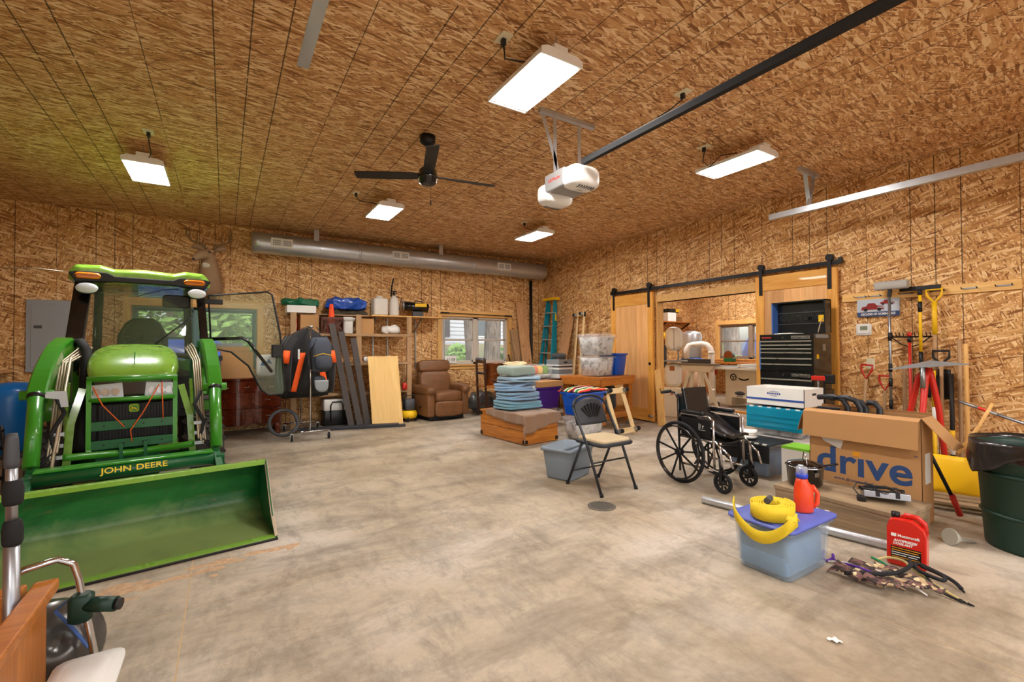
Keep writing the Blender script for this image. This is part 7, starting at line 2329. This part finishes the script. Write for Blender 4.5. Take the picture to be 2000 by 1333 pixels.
# behind the garden window (window 2)
tree((5.15, 12.2, 0), .20, 7, 'slim tree at the left of the garden window view', (.2, .3), (2.2, 2.2, 2.0, 900), 'leaf_b', 3)
tree((5.95, 11.4, 0), .16, 7, 'leaning trunk in the left pane of the garden window', (-.5, .2), (2, 2, 2, 700), 'leaf_a', 4)
tree((7.1, 12.6, 0), .26, 8, 'thick trunk left in the right pane of the garden window', (.5, .2), (2.6, 2.6, 2.2, 900), 'leaf_a', 5)
tree((7.98, 12.7, 0), .29, 8, 'thick trunk right in the right pane of the garden window', (.9, .4), (2.6, 2.6, 2.2, 900), 'leaf_b', 6)
for k, (x, y, sx_, sz_, m, lb) in enumerate(((4.6, 13.4, .42, .5, 'leaf_a', 'low shrub at the left of the garden window view'), (5.5, 13.9, .42, .55, 'leaf_b', 'bright low shrub behind the leaning trunk'), (6.45, 13.6, .42, .55, 'leaf_b', 'bright shrub between the trunks outside the garden window'), (8.75, 13.9, .45, .6, 'leaf_a', 'shrub at the right of the garden window view'))):
    bush((x, y, .42), (sx_, .5, sz_), 700, m, lb, 20 + k)
for k in range(3):
    o = tag(MB().tube([(0, 0, .06), (.8, .15, .14), (1.6, .1, .10)], [.07, .08, .05], 10).build('fallen_branch', 'bark'), ('left', 'middle', 'right')[k] + ' fallen branch on the ground outside the garden window', 'branch')
    o.location = (4.0 + k * .55, 10.2 + k * .3, -.05)
    o.rotation_euler = (0, 0, R_(-25 + 14 * k))
tree((4.75, 15.5, .8), .12, 1.6, 'small leafy tree at the far left of the garden window view', (.1, .1), (.9, .9, 1.1, 1200), 'leaf_a', 91)
# white neighbouring house
mat('siding', (196, 200, 204), .6)
hs_ = thing('neighbour_house', 'white sided house among the trees outside the garden window', 'house', (11.5, 20, -.05))
MB().box((-4.6, .02, 0), (7, 5, 5.2)).build('wall', 'siding', hs_)
for k in range(26):
    MB().beam((-4.62, .0, .2 + k * .19), (7, .0, .2 + k * .19), .03, .19, (0, .18, 1)).build('siding_board', 'siding', hs_)
mat('house_glass', (90, 104, 110), .15)
for x in (-3.2, -.9):
    w_ = MB().box((x - .45, -.06, 1.9), (x + .45, .0, 3.3)).build('window', 'white', hs_)
    MB().box((x - .38, -.075, 1.97), (x + .38, -.055, 3.23)).build('pane', 'house_glass', w_)
    for s in (-1, 1):
        MB().box((x + s * .48, -.07, 1.9), (x + s * .75, -.02, 3.3)).build('shutter', 'dark_grey', hs_)
MB().prism([(-5, 5.15), (7.4, 5.15), (7.4, 5.3), (1.2, 7.2), (-5, 5.3)], -.4, 5.4, 1).build('roof', 'dark_grey', hs_)
# behind the tractor (window 1)
for k, (x, y, h, m, lb) in enumerate(((-3.2, 15, 5, 'leaf_a', 'leafy tree left behind the tractor window'), (-1.2, 14, 5.4, 'leaf_b', 'bright leafy tree straight behind the tractor window'), (.9, 15.5, 5.2, 'leaf_b', 'bright leafy tree right behind the tractor window'), (-.2, 19, 6, 'leaf_c', 'dark tree farther behind the tractor window'))):
    tree((x, y, 0), .16, h * .45, lb, (.1, .1), (1.7, 1.5, 1.9, 1500), m, 40 + k)
tp = tag(MB().blob((0, 0, .75), (2.2, 1.4, 1.7), .8, .8, .12, 2.5, 32, 18, 6, flat=.02).build('tarp_cover', 'tarp_blue'), 'blue tarpaulin covering something outside the tractor window', 'tarp')
tp.location = (-.75, 11.4, -.05)
fe = thing('garden_fence', 'low white fence far outside the tractor window', 'fence', (0, 17.2, -.05))
for k in range(18):
    MB().box((-3 + k * .32, -.015, 0), (-2.86 + k * .32, .015, 1.0)).build('picket', 'siding', fe)
MB().box((-3.05, .015, .7), (2.8, .05, .78)).build('rail', 'siding', fe)
# behind the workshop window (window 3)
tree((15.2, 10.3, 0), .24, 8, 'left trunk outside the workshop window', (.1, .2), (2.4, 2.4, 2, 800), 'leaf_a', 61)
tree((15.6, 9.75, 0), .28, 8, 'right trunk outside the workshop window', (-.2, .2), (2.4, 2.4, 2, 800), 'leaf_b', 62)
for k, (x, y, lb) in enumerate(((14.2, 9.9, 'left low shrub under the workshop window'), (14.3, 9.0, 'middle low shrub under the workshop window'), (14.5, 8.2, 'right low shrub under the workshop window'), (19, 12.5, 'far shrub behind the workshop trunks'))):
    bush((x, y, .08), (.36, .36, .5 if k < 3 else 1.2), 500, 'leaf_b' if k % 2 else 'leaf_a', lb, 70 + k)
tp2 = tag(MB().blob((0, 0, .9), (1.6, 1.4, 1.9), .8, .8, .15, 2.5, 32, 18, 8, flat=.02).build('tarp_cover', 'tarp_blue'), 'blue tarpaulin outside the workshop window', 'tarp')
tp2.location = (17.3, 9.6, -.05)

# ============================================================ left foreground and left edge
ok = thing('oak_bin', 'open oak box at the lower left corner', 'wooden box', (-.815, 1.78, 0))
for nm, a, b in (('side', (.27, -.42, .02), (.30, .42, .46)), ('side', (-.30, -.42, .02), (-.27, .42, .46)), ('end', (-.27, .39, .02), (.27, .42, .46)), ('end', (-.27, -.42, .02), (.27, -.39, .46))):
    MB().box(a, b).build(nm, 'oak_v', ok, bevel=.003)
for nm, a, b in (('rim', (.262, -.45, .46), (.325, .45, .50)), ('rim', (-.325, -.45, .46), (-.245, .45, .50)), ('rim', (-.245, .37, .46), (.245, .45, .50)), ('rim', (-.245, -.45, .46), (.245, -.37, .50))):
    MB().box(a, b).build(nm, 'oak_y', ok, bevel=.006) if 'oak_y' in M else MB().box(a, b).build(nm, 'oak', ok, bevel=.006)
MB().box((-.27, -.39, .02), (.27, .39, .04)).build('bottom', 'oak', ok)
wp = tag(MB().beam((0, 0, 0), (.16, .14, .12), .05, .02).build('wood_scrap', 'board'), 'reddish wood scrap poking out of the oak box', 'wood scrap')
wp.location = (-.90, 1.96, .40)
po = thing('telescopic_pole', 'silver telescopic pole with black twist locks standing in the oak box', 'pole', (-.578, 2.12, .042))
MB().cyl((0, 0, 0), (-.002, 0, .66), .020, n=18).build('tube', 'steel', po)
MB().cyl((-.002, 0, .66), (-.004, 0, .92), .015, n=18).build('inner_tube', 'steel', po)
for z in (.63, .76):
    lk = MB().lathe([(.021, z), (.025, z + .01), (.026, z + .05), (.022, z + .075), (.018, z + .08)], (0, 0, 0), 18).build('twist_lock', 'rubber', po)
MB().lathe([(.018, .88), (.019, .90), (.016, .97), (.013, .99), (0, .99)], (-.004, 0, 0), 14).build('tip', 'dark_grey', po)
mat('dome_grey', (84, 82, 78), .25, .4)
dsh = thing('dish', 'dark grey metal dish standing behind the oak box', 'dish', (-.555, 2.40, 0), R_(30))
bl_ = MB().lathe([(.165, 0), (.17, .008), (.15, .06), (.09, .10), (0, .115), (.0, .108), (.085, .094), (.14, .056), (.157, .008)], (0, 0, 0), 32)
bl_.xf(Matrix.Translation((0, 0, .18)) @ Matrix.Rotation(R_(62), 4, 'X'))
bl_.build('bowl', 'dome_grey', dsh)
MB().box((-.10, -.02, 0), (.10, .12, .03)).build('stand', 'dark_grey', dsh)
tb_ = thing('bent_tube_stand', 'bent chrome tube with a dark green clamp beside the oak box', 'tube stand', (-.485, 2.24, 0))
MB().tube([(-.14, -.02, .535), (-.09, .0, .545), (-.02, .03, .55), (.02, .04, .52), (.035, .04, .46), (.085, .03, .16), (.08, .02, .13), (.02, -.02, .03)], .012, 10).build('tube', 'chrome', tb_)
MB().rbox((.045, .03, .36), (.07, .07, .10), .02).build('clamp', 'can_green', tb_)
MB().cyl((.06, .02, .37), (.15, -.02, .365), .026, n=16).build('clamp_knob', 'can_green', tb_)
MB().cyl((.148, -.02, .365), (.165, -.026, .364), .020, n=16).build('knob_end', 'black', tb_)
MB().tube([(.02, .05, .40), (-.03, .05, .36), (.02, .05, .28), (.06, .05, .20)], 0, flat=(.022, .003)).build('blue_webbing', 'trim_blue', tb_)
wt2 = tote('white_tub', 'white lidded plastic tub at the bottom edge beside the oak box', .17, .52, .23, (-.385, 1.88, 0), 0, 'offwhite', .92, lid='white', handles=False, cat='tub', lidh=.02)
# left edge: blue pressure tank, pvc, shelf, dark rails
mat('tank_blue', (10, 110, 190), .35, coat=.3)
bt2 = thing('pressure_tank', 'blue water pressure tank behind the tractor loader', 'pressure tank', (-2.20, 8.05, 0))
MB().lathe([(0, .05), (.20, .06), (.24, .12), (.25, .20), (.25, .72), (.24, .82), (.17, .90), (0, .92)], n=28).build('tank', 'tank_blue', bt2)
MB().lathe([(.19, 0), (.20, .0), (.20, .08), (.18, .08)], n=24).build('base_ring', 'dark_grey', bt2)
pv2 = thing('water_pipe', 'white plastic water pipe at the left edge beside the blue tank', 'pipe', (-2.50, 7.9, 0))
MB().cyl((0, 0, 0), (0, 0, .78), .028, n=14).cyl((-.15, 0, .5), (.02, 0, .5), .026, n=14).build('pipe', 'pvc', pv2)
MB().cyl((0, 0, .74), (0, 0, .84), .036, n=14).build('coupling', 'pvc', pv2)
MB().tube([(0, 0, .84), (0, 0, .90), (.06, 0, .92)], .014, 8).build('valve', 'brass_rod', pv2)
sh3 = thing('wall_shelf', 'small plywood wall shelf at the left edge of the back wall', 'shelf', (-2.72, YB - .2, 1.05))
MB().box((-.45, -.2, -.04), (.32, .2, 0)).build('board', 'ply_v', sh3)
MB().beam((.25, .18, -.35), (.25, -.15, -.04), .03, .03, (1, 0, 0)).build('bracket', 'iron', sh3)
mw = thing('microwave', 'dark rounded appliance on the left wall shelf', 'appliance', (-2.86, YB - .2, 1.05))
MB().rbox((0, 0, .17), (.34, .30, .33), .08, seg=5, axis=1).build('body', 'black_gloss', mw)
MB().rbox((0, -.152, .17), (.26, .01, .24), .06, seg=5, axis=1).build('door_glass', 'dark_grey', mw)
for k, (m, lb) in enumerate((('trim_blue', 'small blue can on the left wall shelf'), ('orange', 'small orange can on the left wall shelf'))):
    o = tag(MB().lathe([(0, 0), (.032, 0), (.032, .10), (.028, .105), (0, .105)], n=16).build('can', m), lb, 'can')
    o.location = (-2.60 + k * .075, YB - .26, 1.05)
rk = thing('pipe_rack', 'dark round bars of a rack at the left edge behind the tractor', 'rack', (-1.62, 5.3, 0))
for k, (z0, z1) in enumerate(((.60, .66), (.44, .52), (.18, .28))):
    MB().cyl((-.9, 0, z0), (.12, .0, z1), .016, n=10).build('bar', 'iron', rk)
MB().tube([(.12, 0, 0), (.13, 0, .45), (.10, 0, .70)], .016, 8).build('post', 'iron', rk)
MB().cyl((-.9, 0, 0), (-.9, 0, .62), .016, n=10).build('post', 'iron', rk)
mch = thing('floor_machine', 'dark machine housing on the floor at the left edge', 'machine', (-1.95, 5.65, 0))
MB().blob((0, 0, .22), (.55, .45, .46), .6, .6, .02, 4, flat=.03).build('housing', 'dark_grey', mch)
MB().box((-.1, -.25, .1), (.12, -.2, .42)).build('panel', 'black', mch, bevel=.01)
sgn = thing('number_card', 'white card with dark numbers in the corner of the garden window', 'card', (3.93, YB - .03, 1.0))
MB().box((-.13, -.004, 0), (.13, .004, .15)).build('card', 'paper', sgn)
text('card_text', 'U 159', .085, 'black', sgn, (.01, -.005, .065), (PI / 2, 0, 0), bold=.001, sx=.85)

# sandy dirt spilled along the bucket edge
_m, t = newmat('dirt')
t.link(t.ramp(t.noise(t.coords(), 30, 5, .7), [(.3, (172, 138, 106)), (.7, (208, 176, 140))]), t.b.inputs['Base Color'])
t.b.inputs['Roughness'].default_value = .95
mb = MB()
rn = random.Random(3)
for k in range(42):
    x = rn.uniform(-.55, .38)
    y = 3.30 + .115 * (x + .5) - abs(rn.gauss(0, .12))
    a_, b_ = rn.uniform(.02, .10), rn.uniform(.012, .04)
    n = 9
    ring = [(x + math.cos(2 * PI * i / n) * a_ * rn.uniform(.6, 1.2), y + math.sin(2 * PI * i / n) * b_ * rn.uniform(.6, 1.2), .0006) for i in range(n)]
    mb.add(ring + [(x, y, .004)], [(i, (i + 1) % n, n) for i in range(n)], True)
dt = mb.build('dirt_spill', 'dirt')
dt['kind'] = 'stuff'
tag(dt, 'sandy orange dirt spilled on the floor along the bucket edge', 'dirt')
